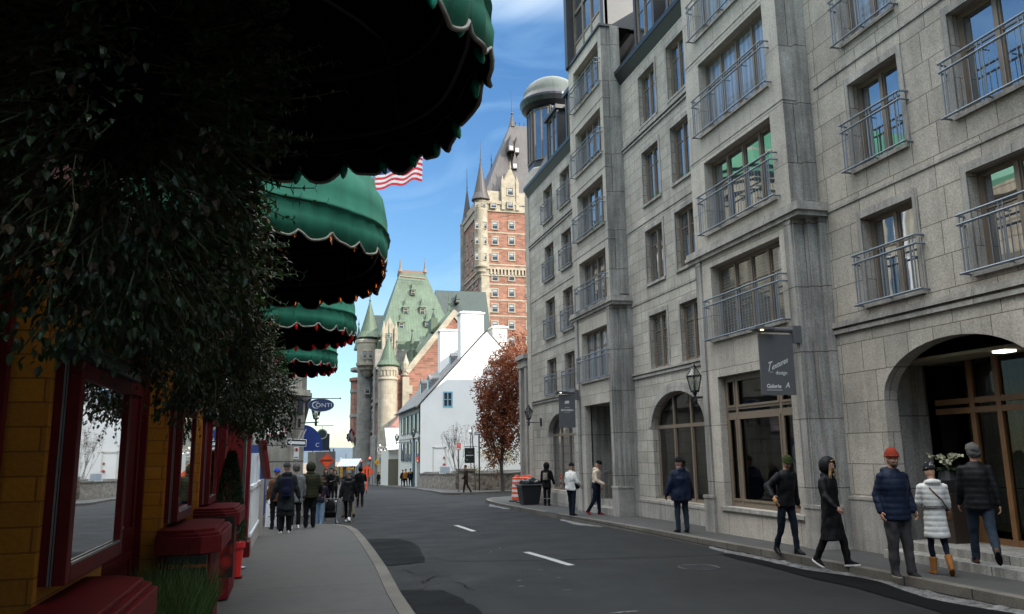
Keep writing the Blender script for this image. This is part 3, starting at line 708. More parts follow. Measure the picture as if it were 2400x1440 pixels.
f = MB(); f.tube([(XB+.05, 23.5, .2), (XB+.05, 23.5, 1.0), (XB+.9, 23.5, 1.35)], .022); f.tube([(XB+.5, 23.5, .4), (XB+.5, 23.5, 1.18)], .018); f.build('handrail', M['grey_steel'], RB)
# shop interiors: floor, back and side walls, a few displays
it = MB()
for (ya, yb, xa) in ((12.78, 15.38, XB+.3), (17.05, 20.0, XW+.3), (21.5, 23.8, XB+1.15), (8.0, 11.0, XW+1.1)):
    xb = xa+ (1.5 if ya < 24 else 1)
    it.face([(xb, ya-.3, 0), (xb, ya-.3, 3.9), (xb, yb+.3, 3.9), (xb, yb+.3, 0)])
    it.face([(xa-.02, ya-.3, 0), (xa-.02, ya-.3, 3.9), (xb, ya-.3, 3.9), (xb, ya-.3, 0)]); it.face([(xa-.02, yb+.3, 0), (xb, yb+.3, 0), (xb, yb+.3, 3.9), (xa-.02, yb+.3, 3.9)])
    it.face([(xa-.02, ya-.3, 3.7), (xb, ya-.3, 3.7), (xb, yb+.3, 3.7), (xa-.02, yb+.3, 3.7)]); it.face([(xa-.02, ya-.3, .55), (xa-.02, yb+.3, .55), (xb, yb+.3, .55), (xb, ya-.3, .55)])
it.build('shop_interior', M['interior'], RB, fixn=False)
# ---- roofs: gutter, mansard, dormers
r = MB(); r.box(XW+6, XW+25, -46, 32.2, 13.25, 15.9)
def mansard(y0, y1, ze):
    g = MB(); g.rings([[(XW-.16, y, ze-.02), (XW+.0, y, ze-.32), (XW+.1, y, ze-.32), (XW+.1, y, ze+.02)] for y in (y0, y1)])
    r.rings([[(XW-.02, y, ze+.02), (XW+1.5, y, ze+3.0), (XW+7, y, ze+3.6), (XW+7, y, ze)] for y in (y0, y1)])
    g.rings([[(XW-.18, y, ze-.02), (XW-.20, y, ze+.10), (XW+.0, y, ze+.12), (XW-.0, y, ze)] for y in (y0, y1)])
    g.build('gutter', M['black_metal'], RB)
mansard(-46, 12.32, 13.35); mansard(12.34, 24.22, 13.3); mansard(24.25, 31.5, 12.98)
r.build('roof', M['slate'], RB)
def dormer(y0, y1, z0, z1, xf, label=None):
    d = MB(); d.box(xf, xf+1.8, y0, y0+.14, z0, z1); d.box(xf, xf+1.8, y1-.14, y1, z0, z1); d.box(xf-.08, xf+1.9, y0-.1, y1+.1, z1, z1+.16); d.box(xf+.3, xf+1.8, y0+.14, y1-.14, z0, z1)
    dm = d.build('dormer', M['dark_metal'], RB)
    wn_ = window_x(RB, xf+.04, y0+.14, y1-.14, z0+.1, z1, casements=2, transom=.6, sill=False); wn_.parent = dm
dormer(18.85, 20.2, 13.45, 15.5, XW+.1); dormer(16.9, 18.1, 13.45, 15.5, XW+.1); dormer(27.6, 29.0, 13.1, 15.1, XW+.1); dormer(25.3, 26.6, 13.1, 15.1, XW+.1)
# glazed attic over the far bay
t = MB(); xa = XB+.16
for y in (21.55, 22.35, 23.1, 23.95): t.box(xa, xa+.1, y, y+.1, 15.0, 19.0)
for z in (15.05, 15.75, 16.9, 18.0): t.box(xa+.005, xa+.095, 21.55, 24.05, z, z+.09)
at_f = t.build('attic_frame', M['bronze_frame'], RB)
g_ = MB(); g_.face([(xa+.05, 21.55, 15.8), (xa+.05, 21.55, 19), (xa+.05, 24.05, 19), (xa+.05, 24.05, 15.8)]); pn = g_.build('pane', M['glass_a'], RB, fixn=False); pn.parent = at_f
t = MB(); t.box(xa+.03, xa+.06, 21.6, 24.0, 15.1, 15.8); t.build('stone_panel', M['granite_bay'], RB)
t = MB(); t.box(XB+.2, XB+2.6, 21.3, 21.5, 15.0, 16.2); t.box(XB+.2, XB+2.6, 24.1, 24.3, 15.0, 19)
t.box(XB-.1, XB+.16, 24.05, 24.3, 15.0, 18.6); t.box(XB-.06, XB+1.0, 21.2, 24.35, 14.98, 15.06); t.box(XB+.16, XB+.3, 21.3, 21.55, 15, 19.2); t.box(XB+1.5, XB+1.6, 21.3, 21.5, 16.2, 19); t.box(XB-.2, XB+3, 21.1, 24.5, 19.0, 19.3)
t.build('attic_wall', M['dark_metal'], RB)
# ---- corner turret: octagonal stone shaft, glazed lantern and ribbed patina dome
tc_ = Vector((10.82, 32.3, 0)); rr = 1.32
t = MB(); t.lathe([(rr, -.5), (rr, 13.6), (rr*.96, 14.15), (rr*.86, 14.25)], tc_, 8, a0=PI/8); t.lathe([(rr+.09, 13.45), (rr+.09, 13.62)], tc_, 8, a0=PI/8)
t.lathe([(rr+.05, 8.6), (rr+.05, 8.7)], tc_, 8, a0=PI/8); t.build('turret', M['granite_bay'], RB)
tl = MB(); tl.lathe([(rr*.86, 14.2), (rr*.86, 17.3)], tc_, 8, a0=PI/8); lt = tl.build('turret_lantern', M['dark_metal'], RB)
for k in range(8):
    a = 2*PI*k/8; n_ = Vector((math.cos(a), math.sin(a), 0)); tt = Vector((-n_.y, n_.x, 0)); rr2 = rr*.86*math.cos(PI/8)
    f = MB(); f.M = frame_mat(tc_+n_*(rr2+.01), tt, (0, 0, 1))
    for x in (-.36, -.02, .32): f.box(x, x+.05, 14.6, 16.9, -.02, .05)
    for z in (14.55, 16.9): f.box(-.36, .37, z, z+.05, -.02, .045)
    f.v = [tuple(v) for v in f.v]; w_ = f.build('window', M['bronze_frame'], RB); w_.parent = lt
    f = MB(); f.M = frame_mat(tc_+n_*(rr2+.01), tt, (0, 0, 1)); f.face([(-.34, 14.6, .012), (.35, 14.6, .012), (.35, 16.9, .012), (-.34, 16.9, .012)]); q = f.build('pane', M['glass_a'], RB, fixn=False); q.parent = lt
t = MB(); t.lathe([(rr*.9, 17.05), (rr+.06, 17.2), (rr+.15, 17.4), (rr+.15, 17.5), (rr+.06, 17.7)], tc_, 32); t.build('turret_cornice', M['black_metal'], RB, smooth=False)
t = MB(); t.lathe([(rr+.05, 17.65)]+[((rr+.02)*math.cos(a), 17.7+1.05*math.sin(a)) for a in [PI/2*i/10 for i in range(10)]]+[(.05, 18.75)], tc_, 32); t.build('dome', M['patina_dome'], RB, smooth=True)
for (za, zb) in ((4.0, 5.3), (6.2, 7.6), (8.5, 9.9), (10.9, 12.3)):
    for a in (PI, PI*1.25 ):
        n_ = Vector((math.cos(a), math.sin(a), 0)); tt = Vector((-n_.y, n_.x, 0)); rr2 = rr*math.cos(PI/8)
        f = MB(); f.M = frame_mat(tc_+n_*(rr2+.01), tt, (0, 0, 1)); f.box(-.3, .3, za, zb, -.01, .012); 
        for x in (-.34, -.02, .3): f.box(x, x+.04, za, zb, -.02, .045)
        for z in (za, zb-.04, za+.62*(zb-za)): f.box(-.3, .3, z, z+.04, -.02, .04)
        f.m = [1]*6+[0]*(len(f.f)-6); f.build('window', [M['bronze_frame'], M['glass_a']], RB)
# wall between last windows and turret, plus end portico
t = MB(); wall_x(t, XW, 31.35, 32.0, -.3, 12.9, []); t.build('wall', M['granite_bay'], RB, fixn=False)
t = MB(); t.box(9.52, 9.82, 32.9, 33.2, -.3, 5.5); t.box(9.52, 9.82, 33.75, 34.05, -.3, 5.5); t.box(9.48, 12.5, 32.86, 34.1, 5.5, 5.85); t.box(9.38, 12.6, 32.76, 34.2, 5.85, 6.0); t.box(9.44, 12.5, 32.82, 34.15, 6.0, 6.08)
t.box(12.1, 12.5, 33.0, 34.0, -.3, 5.5); t.build('portico', M['granite_trim'], RB, bevel=.01)
# body of the wing behind
t = MB(); t.box(XW+2.2, XW+2.39, -45.6, 31.4, -.3, 12.8); t.build('rear_wall', M['granite_wall'], RB)
# ================================================================== restaurant on the left: yellow brick piers, red joinery, awnings
LB = thing('restaurant', (-1.7, 6, 0), 'yellow brick restaurant front with dark red joinery along the left pavement', 'building')
XP = -1.175      # front of the brick piers
for (a, b) in ((4.34, 5.75), (8.08, 9.35), (10.9, 12.35)):   # piers standing forward of the doors
    w = MB(); w.box(-1.9, XP, a, b, .0, 3.05); w.build('brick_pier', M['yellow_brick'], LB)
w = MB(); w.box(-9, -1.45, -8, 13.3, 0, 3.1); w.box(-9, -1.1, -8, 13.35, 3.1, 6.8); w.build('wall', simple('dark_red_siding', (.06,.01,.008), .7, .3, 2), LB)
# cream upper storeys, sunlit above the street's shade
M['cream_up'] = masonry('cream_upper', (.46,.41,.32), (.2,.17,.13), 1.6, .5, ms=.02, stain=.3, speck=.2, var=.06, streak=.3)
w = MB(); w.box(-9, -1.5, -30, 20, 6.8, 9.6); w.box(-9, -1.4, -30, -8, -.1, 6.8); w.build('upper_wall', M['cream_up'], LB)
for z, h, o in ((7.0, .2, .15), (9.3, .3, .35)): w = MB(); w.box(-9, -1.5+o, -30, 20.1, z, z+h); w.build('cornice', M['cream_up'], LB)
w = MB(); w.box(-9, -1.2, -30, 20.1, 9.62, 9.8); w.ext([(-1.6, -30, 9.8), (-3.2, -30, 11.6), (-9, -30, 11.6), (-9, -30, 9.8)], (0, 50, 0)); w.build('copper_roof', simple('green_copper_roof', (.07,.2,.13), .6, .3, 1.5), LB)
for z in (7.3,):
    for i in range(15):
        y = -27+i*3.1; f = MB(); f.box(-1.5, -1.42, y-.12, y+1.32, z-.15, z); f.box(-1.5, -1.42, y-.12, y+1.32, z+2.0, z+2.2); f.box(-1.5, -1.46, y, y+.08, z, z+2); f.box(-1.5, -1.46, y+1.12, y+1.2, z, z+2); f.box(-1.5, -1.465, y+.56, y+.64, z, z+2); wb = f.build('window', M['white_paint'], LB)
        f = MB(); f.face([(-1.495, y, z), (-1.495, y+1.2, z), (-1.495, y+1.2, z+2), (-1.495, y, z+2)]); f.build('pane', M['glass_a'], LB, fixn=False).parent = wb
# red doors in the recesses
for (a, b) in ((2.6, 4.2), (5.9, 7.95), (9.5, 10.8)):
    d = MB(); d.M = Matrix.Translation((.17, 0, 0)); d.box(-1.62, -1.55, a, b, .15, 2.6)
    for z0_, z1_ in ((.3, 1.05), (1.2, 2.45)): d.box(-1.55, -1.53, a+.12, a+.2, z0_, z1_); d.box(-1.55, -1.53, b-.2, b-.12, z0_, z1_); d.box(-1.55, -1.53, a+.2, b-.2, z1_-.06, z1_); d.box(-1.55, -1.53, a+.2, b-.2, z0_, z0_+.06)
    d.box(-1.60, -1.50, a-.06, a, .1, 2.7); d.box(-1.6, -1.5, b, b+.06, .1, 2.7)
    dd = d.build('door', M['dark_red'], LB, bevel=.004)
    h = MB(); h.M = Matrix.Translation((.17, 0, 0)); h.tube([(-1.55, a+.5, 1.33), (-1.43, a+.5, 1.33), (-1.43, a+.85, 1.33), (-1.55, a+.85, 1.33)], .016, 8); h.build('handle', M['grey_steel'], LB, smooth=True).parent = dd
# display cases
def display_case(y0, y1, label, z0=1.25, z1=2.34):
    t = thing('display_case', (XP, (y0+y1)/2, z0), label, 'display case', 'glazed menu cases on the brick piers')
    xf = -1.055; b = MB()
    b.box(XP+.002, xf-.0725, y0, y1, z0, z1); b.build('case_body', M['dark_red'], t)
    f = MB(); q = .085; x0_, x1_ = xf-.06, xf
    f.box(x0_, x1_, y0, y0+q, z0, z1); f.box(x0_, x1_, y1-q, y1, z0, z1); f.box(x0_, x1_, y0+q, y1-q, z1-q, z1); f.box(x0_, x1_, y0+q, y1-q, z0, z0+q)
    f.build('frame', M['red_paint'], t, bevel=.006)
    f = MB(); f.box(xf-.012, xf+.003, y0+q, y1-q, z0+q, z0+q+.012); f.box(xf-.079, xf-.0705, y0-.003, y0+.0, z0, z1); f.box(x0_-.006, x0_, y0-.002, y0+.01, z0, z1); f.build('metal_edge', M['grey_steel'], t)
    f = MB(); f.face([(xf-.02, y0+q, z0+q), (xf-.02, y0+q, z1-q), (xf-.02, y1-q, z1-q), (xf-.02, y1-q, z0+q)]); f.build('glass', M['case_glass'], t, fixn=False)
    f = MB(); f.box(xf-.0745, xf-.0725, y0+q+.1, y0+q+.45, z0+.15, z0+.6); f.box(xf-.0745, xf-.0725, y0+q+.5, y0+q+.62, z0+.15, z0+.75); f.build('menu_sheet', M['menu'], t)
    f = MB(); f.box(XP, xf+.04, y0-.04, y1+.04, z1+.002, z1+.05); f.ext([(XP, y0-.06, z1+.05), (xf+.07, y0-.06, z1+.05), (xf+.02, y0-.06, z1+.1), (XP, y0-.06, z1+.14)], (0, y1-y0+.12, 0)); f.build('case_roof', M['green_trim'], t)
    return t
M['case_glass'] = thin_glass('case_glass', (.35,.36,.37), 2.1)
M['menu'] = simple('menu_paper', (.22,.21,.19), .8, .7, 18)
M['green_trim'] = simple('green_trim', (.008,.028,.024), .4, .2)
display_case(4.40, 5.70, 'large red framed menu case nearest the camera, reflecting the white gable')
display_case(8.18, 9.28, 'second red framed menu case up the street, behind the first red counter')
display_case(10.97, 11.92, 'third and smallest looking red menu case, farthest up the street')
# stepped red counters below the cases
def counter(y0, y1, ztop, xo, label, panels=True):
    t = thing('counter', (XP, (y0+y1)/2, 0), label, 'counter', 'red counters under the menu cases')
    ch = .16
    def poly(o, z): return [(XP, y0-o, z), (xo-ch+o, y0-o, z), (xo+o, y0+ch-o, z), (xo+o, y1-ch+o, z), (xo-ch+o, y1+o, z), (XP, y1+o, z)]
    b = MB(); b.ext(poly(-.10, .14), (0, 0, ztop-.2-.14)); b.build('cabinet', M['dark_red'], t, bevel=.005)
    b = MB(); b.ext(poly(0, ztop-.20), (0, 0, .15)); b.ext(poly(-.03, ztop-.05), (0, 0, .03)); b.ext(poly(-.07, ztop-.02), (0, 0, .03)); b.build('counter_top', M['red_paint'], t, bevel=.006)
    return t
counter(3.1, 5.4, 1.16, -.76, 'wide red counter with stepped edge at the bottom left, nearest the camera')
c2 = counter(7.75, 9.25, 1.20, -.63, 'second red counter, above the grassy planter, with an orange lettered panel')
c3 = counter(10.45, 11.9, 1.22, -.65, 'third red counter with the white Parmesan lettering')
b = MB(); b.box(-1.06, -.74, 7.80, 7.84, .2, .99); b.build('panel', M['black_metal'], c2)
b = MB(); put_text(b, 'Cuvée de Fromages', (-.90, 7.796, .90), .052, m=0, shear=.2, bold=.002, sx=.78); b.build('lettering', simple('orange_ink', (.30,.07,.01), .6), c2)
# big printed food panel on the pavement end of the third counter
b = MB(); b.box(-1.10, -.68, 10.25, 10.262, .45, 1.15); b.build('poster', M['poster'] if 'poster' in M else simple('poster_black', (.012,.006,.006), .4, .3), c3)
pm, nt, p = new_mat('pepper_print'); ps = wpos(nt)
vo = N(nt, 'ShaderNodeTexVoronoi'); vo.inputs['Scale'].default_value = 7; L(nt, ps, vo.inputs['Vector'])
L(nt, ramp(nt, vo.outputs['Distance'], [(.1, (.42,.03,.015)), (.45, (.22,.012,.008)), (.7, (.02,.003,.003))]), p.inputs['Base Color']); p.inputs['Roughness'].default_value = .35
b = MB(); b.face([(-1.05, 10.246, .47), (-.76, 10.246, .47), (-.69, 10.246, .6), (-.69, 10.246, .86), (-.74, 10.246, .98), (-.86, 10.246, .76), (-1.0, 10.246, .8)])
b.build('pepper_picture', pm, c3)
b = MB(); put_text(b, 'Parmesan', (-.87, 10.242, 1.06), .115, shear=.15, bold=.003, sx=.62); b.build('lettering', M['white_paint'], c3)

# ---- awnings
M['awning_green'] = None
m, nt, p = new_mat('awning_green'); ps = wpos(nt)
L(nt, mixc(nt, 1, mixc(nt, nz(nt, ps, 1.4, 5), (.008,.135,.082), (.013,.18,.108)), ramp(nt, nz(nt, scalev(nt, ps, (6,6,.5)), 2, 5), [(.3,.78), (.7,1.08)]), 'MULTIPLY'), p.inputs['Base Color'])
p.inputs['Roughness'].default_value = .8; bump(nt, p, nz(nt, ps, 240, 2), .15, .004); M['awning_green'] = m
M['awning_seam'] = simple('awning_seam', (.005,.08,.05), .8); M['piping'] = simple('cream_piping', (.20,.19,.16), .7, .35, 20)
M['bulb_green'] = glassy('bulb_green', (.0,.22,.13), 1.5, .08); M['bulb_red'] = emis('bulb_red', (.5,.01,.01), .04)
M['bulb_clear'] = thin_glass('bulb_clear', (.9,.85,.75), 1.5); M['filament'] = emis('filament', (1, .22, .04), .28); M['green_glow'] = emis('green_glow', (.02, .8, .2), .5)
def awning(yc, ry, label, bulbs, seed, xw=-1.12, xr=1.72, zh=3.10, val=.46, dome=.36):
    t = thing('awning', (xw, yc, zh), label, 'awning', 'rounded green awnings over the left pavement')
    nn = 160; ns = 17; rg = random.Random(seed)
    def pt(a, k, z):
        sn, cs = abs(math.sin(a)), math.cos(a); q = 2/2.9; return Vector((xw+xr*k*sn**q, yc-ry*k*math.copysign(abs(cs)**q, cs), z))
    def hem(a): 
        u = a/PI*ns; c = abs(math.sin(PI*u)); return zh - .005 + .06*(1-c)**1.8 + .015*math.sin(u*3+seed)
    rows = []
    prof = [(1.0, None), (1.005, zh+.12), (1.0, zh+.2), (1.012, zh+.215), (1.0, zh+.235), (.998, zh+.33), (.985, zh+val), (.955, zh+val+.10*dome/.85)]
    for i in range(1, 13):
        ph = PI/2*i/12; prof.append((.955*math.cos(ph)**.62 if i < 12 else 0.01, zh+val+.1+(dome-.1)*math.sin(ph)))
    for j, (k, z) in enumerate(prof):
        row = []
        for i in range(nn+1):
            a = PI*i/nn; fold = .006*math.sin(a*53+seed)*(1 if j < 3 else .3)+ .012*math.sin(a*9+seed*2)*(j < 2)
            zz = hem(a) if z is None else z
            p_ = pt(a, k+fold/1.5, zz); p_.z += .01*noise.noise(Vector((a*4, j*.5, seed)))
            row.append(p_)
        rows.append(row)
    o = MB(); o.rings(rows, 0, False, False)
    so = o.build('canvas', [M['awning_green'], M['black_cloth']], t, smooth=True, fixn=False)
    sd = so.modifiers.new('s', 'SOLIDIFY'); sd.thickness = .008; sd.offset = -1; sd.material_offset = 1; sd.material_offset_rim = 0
    hp = MB(); hp.tube([rows[0][i]+Vector((0, 0, -.002)) for i in range(nn+1)], .0085, 5); hp.build('piping', M['piping'], t, smooth=True)
    r = MB()
    for a in [PI*(i+.5)/3 for i in range(3)]:
        r_ = MB(); r_.tube([pt(a, 1.004, zh+.1), pt(a, 1.003, zh+.33), pt(a, .985, zh+val+.01), pt(a, .958, zh+val+.05)]+[pt(a, .957*math.cos(PI/2*i/10)**.62, zh+val+.1+(dome-.1)*math.sin(PI/2*i/10)+.003) for i in range(0, 9)], .0018, 4); r_.build('seam', M['awning_seam'], t)
    for z, k in ((zh+.18, .97), (zh+val, .95), (zh+val+dome*.62, .7)):
        r.tube([pt(PI*i/40, k, z) for i in range(41)], .012, 5)
    for a in [PI*i/6 for i in range(7)]:
        r.tube([pt(a, .97, zh+.18), pt(a, .95, zh+val)]+[pt(a, .93*math.cos(PI/2*i/8), zh+val+.06+(dome-.1)*math.sin(PI/2*i/8)) for i in range(1, 8)], .012, 5)
    r.build('awning_frame', simple('frame_dark_'+str(seed), (.02,.02,.022), .5), t)
    # string lights clipped along the hem
    s = thing('string_lights', (xw, yc, zh), {'g': 'string of green bulbs along the hem of the nearest awning', 'c': 'string of clear bulbs with glowing filaments on the second awning', 'r': 'string of red bulbs on the third awning', 'q': 'string of red bulbs on the farthest visible awning'}[bulbs], 'string lights', 'string lights under the awning hems')
    wr = MB(); wr.tube([pt(PI*i/60, .985, zh+.11+.01*math.sin(i*1.7)) for i in range(61)], .004, 4); wr.build('cord', M['black_metal'], s)
    for i in range(ns+1):
        a = PI*i/ns
        if a < .02 or a > PI-.02: continue
        c = pt(a, .985, zh+.035+rg.uniform(-.01, .01)); tl = Euler((rg.uniform(-.3,.3), rg.uniform(-.3,.3), 0)).to_matrix()
        b = MB(); prof_ = [(.002, -.058), (.010, -.047), (.0165, -.026), (.0175, -.010), (.012, .004), (.010, .006)]
        b.rings([[c+tl @ Vector((r_*math.cos(2*PI*k/10), r_*math.sin(2*PI*k/10), z)) for k in range(10)] for r_, z in prof_])
        bo = b.build('bulb', {'g': M['bulb_green'], 'c': M['bulb_clear'], 'r': M['bulb_red'], 'q': M['bulb_red']}[bulbs], s, smooth=True)
        k2 = MB(); k2.M = Matrix.Translation(c) @ tl.to_4x4(); k2.lathe([(.0115, .004), (.012, .03), (.008, .034)], (0,0,0), 8); k2.build('socket', M['black_metal'], s).parent = bo
        if bulbs == 'c' or (bulbs == 'g' and 9 <= i <= 12):
            k3 = MB(); k3.M = Matrix.Translation(c) @ tl.to_4x4(); k3.tube([(0, -.002, -.03), (.002, .002, -.018), (0, 0, -.006)], .0024 if bulbs == 'c' else .003, 5)
            k3.build('filament', M['filament'] if bulbs == 'c' else M['green_glow'], s).parent = bo
    return t
awning(2.72, .98, 'nearest green awning, black underside filling the top of the view', 'g', 1)
awning(5.72, 1.30, 'second green awning, its rounded front and scalloped cream hem fully in view', 'c', 2, xr=1.70)
awning(8.85, 1.02, 'third green awning with red bulbs, partly behind the second', 'r', 3, xr=1.70)
awning(12.2, 1.25, 'fourth and farthest green awning with red bulbs', 'q', 4, xr=1.66)

# ---- flags on the restaurant roof, above the awnings
def flag(name, pole0, pole1, w_, h_, dirx, drop, mats, cellf, label, seed=0):
    t = thing(name, pole0, label, 'flag')
    p = MB(); p.tube([pole0, pole1], .018, 6); p.ball(pole1, .035, 8); p.build('flagpole', M['grey_steel'], t)
    nx, ny = 26, 13; mb = MB(); o = Vector(pole1)-(Vector(pole1)-Vector(pole0)).normalized()*.05; dn = (Vector(pole0)-Vector(pole1)).normalized(); dx = Vector(dirx).normalized()
    pts = [[o+dn*h_*j/ny+dx*w_*i/nx+Vector((0, 0, -drop*(i/nx)**1.3))+dn.cross(dx)*.07*w_*math.sin(i*.55+seed+j*.12)*(i/nx)**.5 for i in range(nx+1)] for j in range(ny+1)]
    for j in range(ny):
        for i in range(nx): mb.face([pts[j][i], pts[j][i+1], pts[j+1][i+1], pts[j+1][i]], cellf(i, j))
    c = mb.build('cloth', mats, t, fixn=False, smooth=True); return t
fr_, fw_, fb_ = simple('flag_red', (.50,.015,.03), .8, .1), simple('flag_white', (.62,.62,.62), .8, .1), simple('flag_blue', (.02,.04,.25), .8, .1)
flag('flag', at(868, 560, 9.2), at(880, 366, 9.6), .62, .50, (1, -.1, .28), .0, [fr_, fw_, fb_], lambda i, j: (2 if (i < 10 and j < 7) else j % 2), 'red and white striped flag flying between the first two awnings', 1)
# ---- white shop beyond the restaurant, with red pilasters
WB = thing('white_shop', (-1.5, 16, 0), 'white walled shop front with red pilasters beyond the restaurant', 'building')
m_white = simple('white_render', (.52,.53,.54), .8, .08, 2)
m_wpaint = simple('white_boards', (.55,.57,.6), .6, .08, 3)
b = MB(); b.box(-9, -1.36, 13.45, 19.2, -.1, 5.2); b.build('wall', m_white, WB)
for y in (14.2, 15.6, 17.0, 18.4):
    b = MB(); b.box(-1.36, -1.14, y, y+.34, -.05, 2.42); b.box(-1.36, -1.10, y-.05, y+.39, 2.42, 2.55); b.box(-1.36, -1.08, y-.04, y+.38, .05, .35); b.build('pilaster', M['red_paint'], WB, bevel=.006)
    b = MB(); b.ext([(-1.36, y-.03, 2.55), (-1.1, y-.03, 2.55), (-1.2, y-.03, 2.7), (-1.36, y-.03, 2.74)], (0, .4, 0)); b.build('stone_cap', M['granite_trim'], WB)
for y in (14.6, 16.0, 17.4):
    b = MB(); b.box(-1.36, -1.30, y+.06, y+.94, 2.38, 2.5); b.box(-1.36, -1.3, y+.06, y+.94, .9, 1.0); b.box(-1.36, -1.31, y+.45, y+.52, 1.0, 2.38); wb = b.build('window', m_wpaint, WB)
    b = MB(); b.face([(-1.345, y+.06, 1), (-1.345, y+.06, 2.38), (-1.345, y+.94, 2.38), (-1.345, y+.94, 1)]); b.build('pane', M['glass_a'], WB, fixn=False).parent = wb
# low white panel fence of the terrace
b = MB(); b.box(-1.36, -.80, 15.3, 15.65, -.05, 2.35); b.box(-1.36, -.76, 15.26, 15.69, 2.35, 2.48); b.box(-1.36, -.75, 15.26, 15.69, .05, .35); b.build('pilaster', M['red_paint'], WB, bevel=.006)
t = thing('terrace_fence', (-.8, 17.5, .1), 'white boarded terrace fence with a plank base beside the red pilasters', 'fence')
b = MB()
for i in range(22): y = 16.1+i*.155; b.box(-.82, -.79, y, y+.145, .42, 1.22)
b.box(-.84, -.77, 16.05, 19.55, 1.22, 1.30); b.box(-.84, -.77, 16.05, 19.55, .36, .42); b.build('boards', m_wpaint, t)
b = MB()
for i in range(3): b.box(-.83, -.78, 16.1, 19.5, .04+i*.11, .135+i*.11)
b.build('plank_base', simple('grey_planks', (.24,.22,.22), .8, .25), t)
b = MB(); b.box(-.83, -.78, 17.4, 17.46, 1.3, 1.9); b.box(-.83, -.78, 18.2, 18.26, 1.3, 1.9); b.box(-.828, -.782, 17.46, 18.2, 1.84, 1.9); b.build('screen_frame', m_wpaint, t)
b = MB(); b.face([(-.8, 17.46, 1.3), (-.8, 17.46, 1.84), (-.8, 18.2, 1.84), (-.8, 18.2, 1.3)]); b.build('screen', M['glass_a'], t, fixn=False)
b = MB(); b.box(-.9, -.7, 19.55, 19.75, .0, 1.32); b.build('end_post', simple('weathered_post', (.26,.24,.21), .8, .2), t)
# red tilted menu board
t = thing('menu_board', (-.68, 18.6, 1.2), 'red tilted menu board on the terrace fence end', 'sign')
b = MB(); R_ = Matrix.Translation((-.68, 18.6, 1.78)) @ Euler((0, rad(-9), rad(14))).to_matrix().to_4x4(); b.M = R_; b.box(-.04, .04, -.28, .28, -.42, .42); b.build('board', M['red_paint'], t, bevel=.01)
b = MB(); b.M = R_; b.box(.041, .046, -.2, .2, -.34, .34); b.build('menu_sheet', M['menu'], t)
# steel sign post in the pavement
t = thing('sign_post', (-.80, 13.65, .12), 'grey steel post in the left pavement, its top lost in the leaves', 'post')
b = MB(); b.box(-.825, -.775, 13.6, 13.7, .12, 2.95); b.build('post', M['grey_steel'], t, bevel=.004)
b = MB(); b.lathe([(.09, .12), (.09, .135), (.05, .15)], (-.8, 13.65, 0), 12); b.build('base_plate', M['grey_steel'], t)
b = MB(); b.box(-1.02, -.58, 13.58, 13.6, 2.65, 3.2); b.build('sign_plate', M['grey_steel'], t)

# ---- cream stone corner building beyond the side street
CB = thing('corner_building', (-4, 27, 0), 'cream stone corner building with rusticated blocks and a green copper cornice, beyond the side street', 'building')
m_cream = masonry('cream_stone', (.40,.37,.31), (.10,.09,.07), 1.9, .55, ms=.022, stain=.35, speck=.2, var=.07, streak=.3)
m_cream2 = masonry('cream_stone_upper', (.42,.40,.33), (.2,.18,.14), 3, 20, ms=.003, stain=.3, speck=.2, var=.04, streak=.35)
b = MB(); pl = [(-9, 28.2), (-.3, 28.2), (.25, 28.9), (.3, 60), (-9, 60)]
b.ext([(x, y, -1.2) for x, y in pl], (0, 0, 4.45+.75)); b.build('base_storey', m_cream, CB)
b = MB(); pl2 = [(-9, 28.35), (-.35, 28.35), (.12, 29.0), (.15, 60), (-9, 60)]
b.ext([(x, y, 4.0) for x, y in pl2], (0, 0, 10.6)); b.build('wall', m_cream2, CB)
b = MB()
for (x, y, wd) in ((-.75, 28.24, .3), (-.2, 28.5, .26), (-3.2, 28.24, .3), (-5.6, 28.24, .3)): b.box(x-wd/2, x+wd/2, y, y+.2, 4.2, 12.6); b.box(x-wd/2-.06, x+wd/2+.06, y-.05, y+.2, 4.2, 4.7); b.box(x-wd/2-.06, x+wd/2+.06, y-.05, y+.2, 12.3, 12.6)
for y in (30, 33, 36, 39, 42, 45, 48, 51): b.box(.14, .3, y, y+.5, 4.2, 12.6)
b.build('pilaster', m_cream2, CB)
b = MB()
for z, h, o in ((3.75, .15, .12), (3.9, .12, .26), (4.02, .1, .2), (12.7, .4, .1), (13.1, .2, .3)):
    b.ext([(-9, 28.3-o, z), (-.33+o*.3, 28.3-o, z), (.22+o, 28.9, z), (.25+o, 60, z), (-9, 60, z)], (0, 0, h))
b.build('cornice', m_cream2, CB)
b = MB()
for z, h, o in ((13.3, .25, .6), (13.55, .2, .8), (13.75, .5, .55), (14.6, 1.4, -.2)):
    b.ext([(-9, 28.3-o, z), (-.33+o*.3, 28.3-o, z), (.22+o, 28.9, z), (.25+o, 60, z), (-9, 60, z)], (0, 0, h))
b.build('copper_cornice', simple('bright_copper', (.07,.24,.15), .6, .3, 1.5), CB)
for z in (5.3, 8.2, 10.6):
    for y in (31.2, 34.2, 37.2, 40.2, 43.2, 46.2, 49.2):
        f = MB(); f.box(.152, .2, y, y+1.3, z, z+.08); f.box(.152, .2, y, y+.08, z, z+1.9); f.box(.152, .2, y+1.22, y+1.3, z, z+1.9); f.box(.152, .2, y, y+1.3, z+1.82, z+1.9); f.box(.152, .19, y+.62, y+.68, z, z+1.9)
        wb = f.build('window', m_wpaint, CB)
        f = MB(); f.face([(.17, y+.08, z+.08), (.17, y+1.22, z+.08), (.17, y+1.22, z+1.82), (.17, y+.08, z+1.82)]); f.build('pane', M['glass_a'], CB, fixn=False).parent = wb
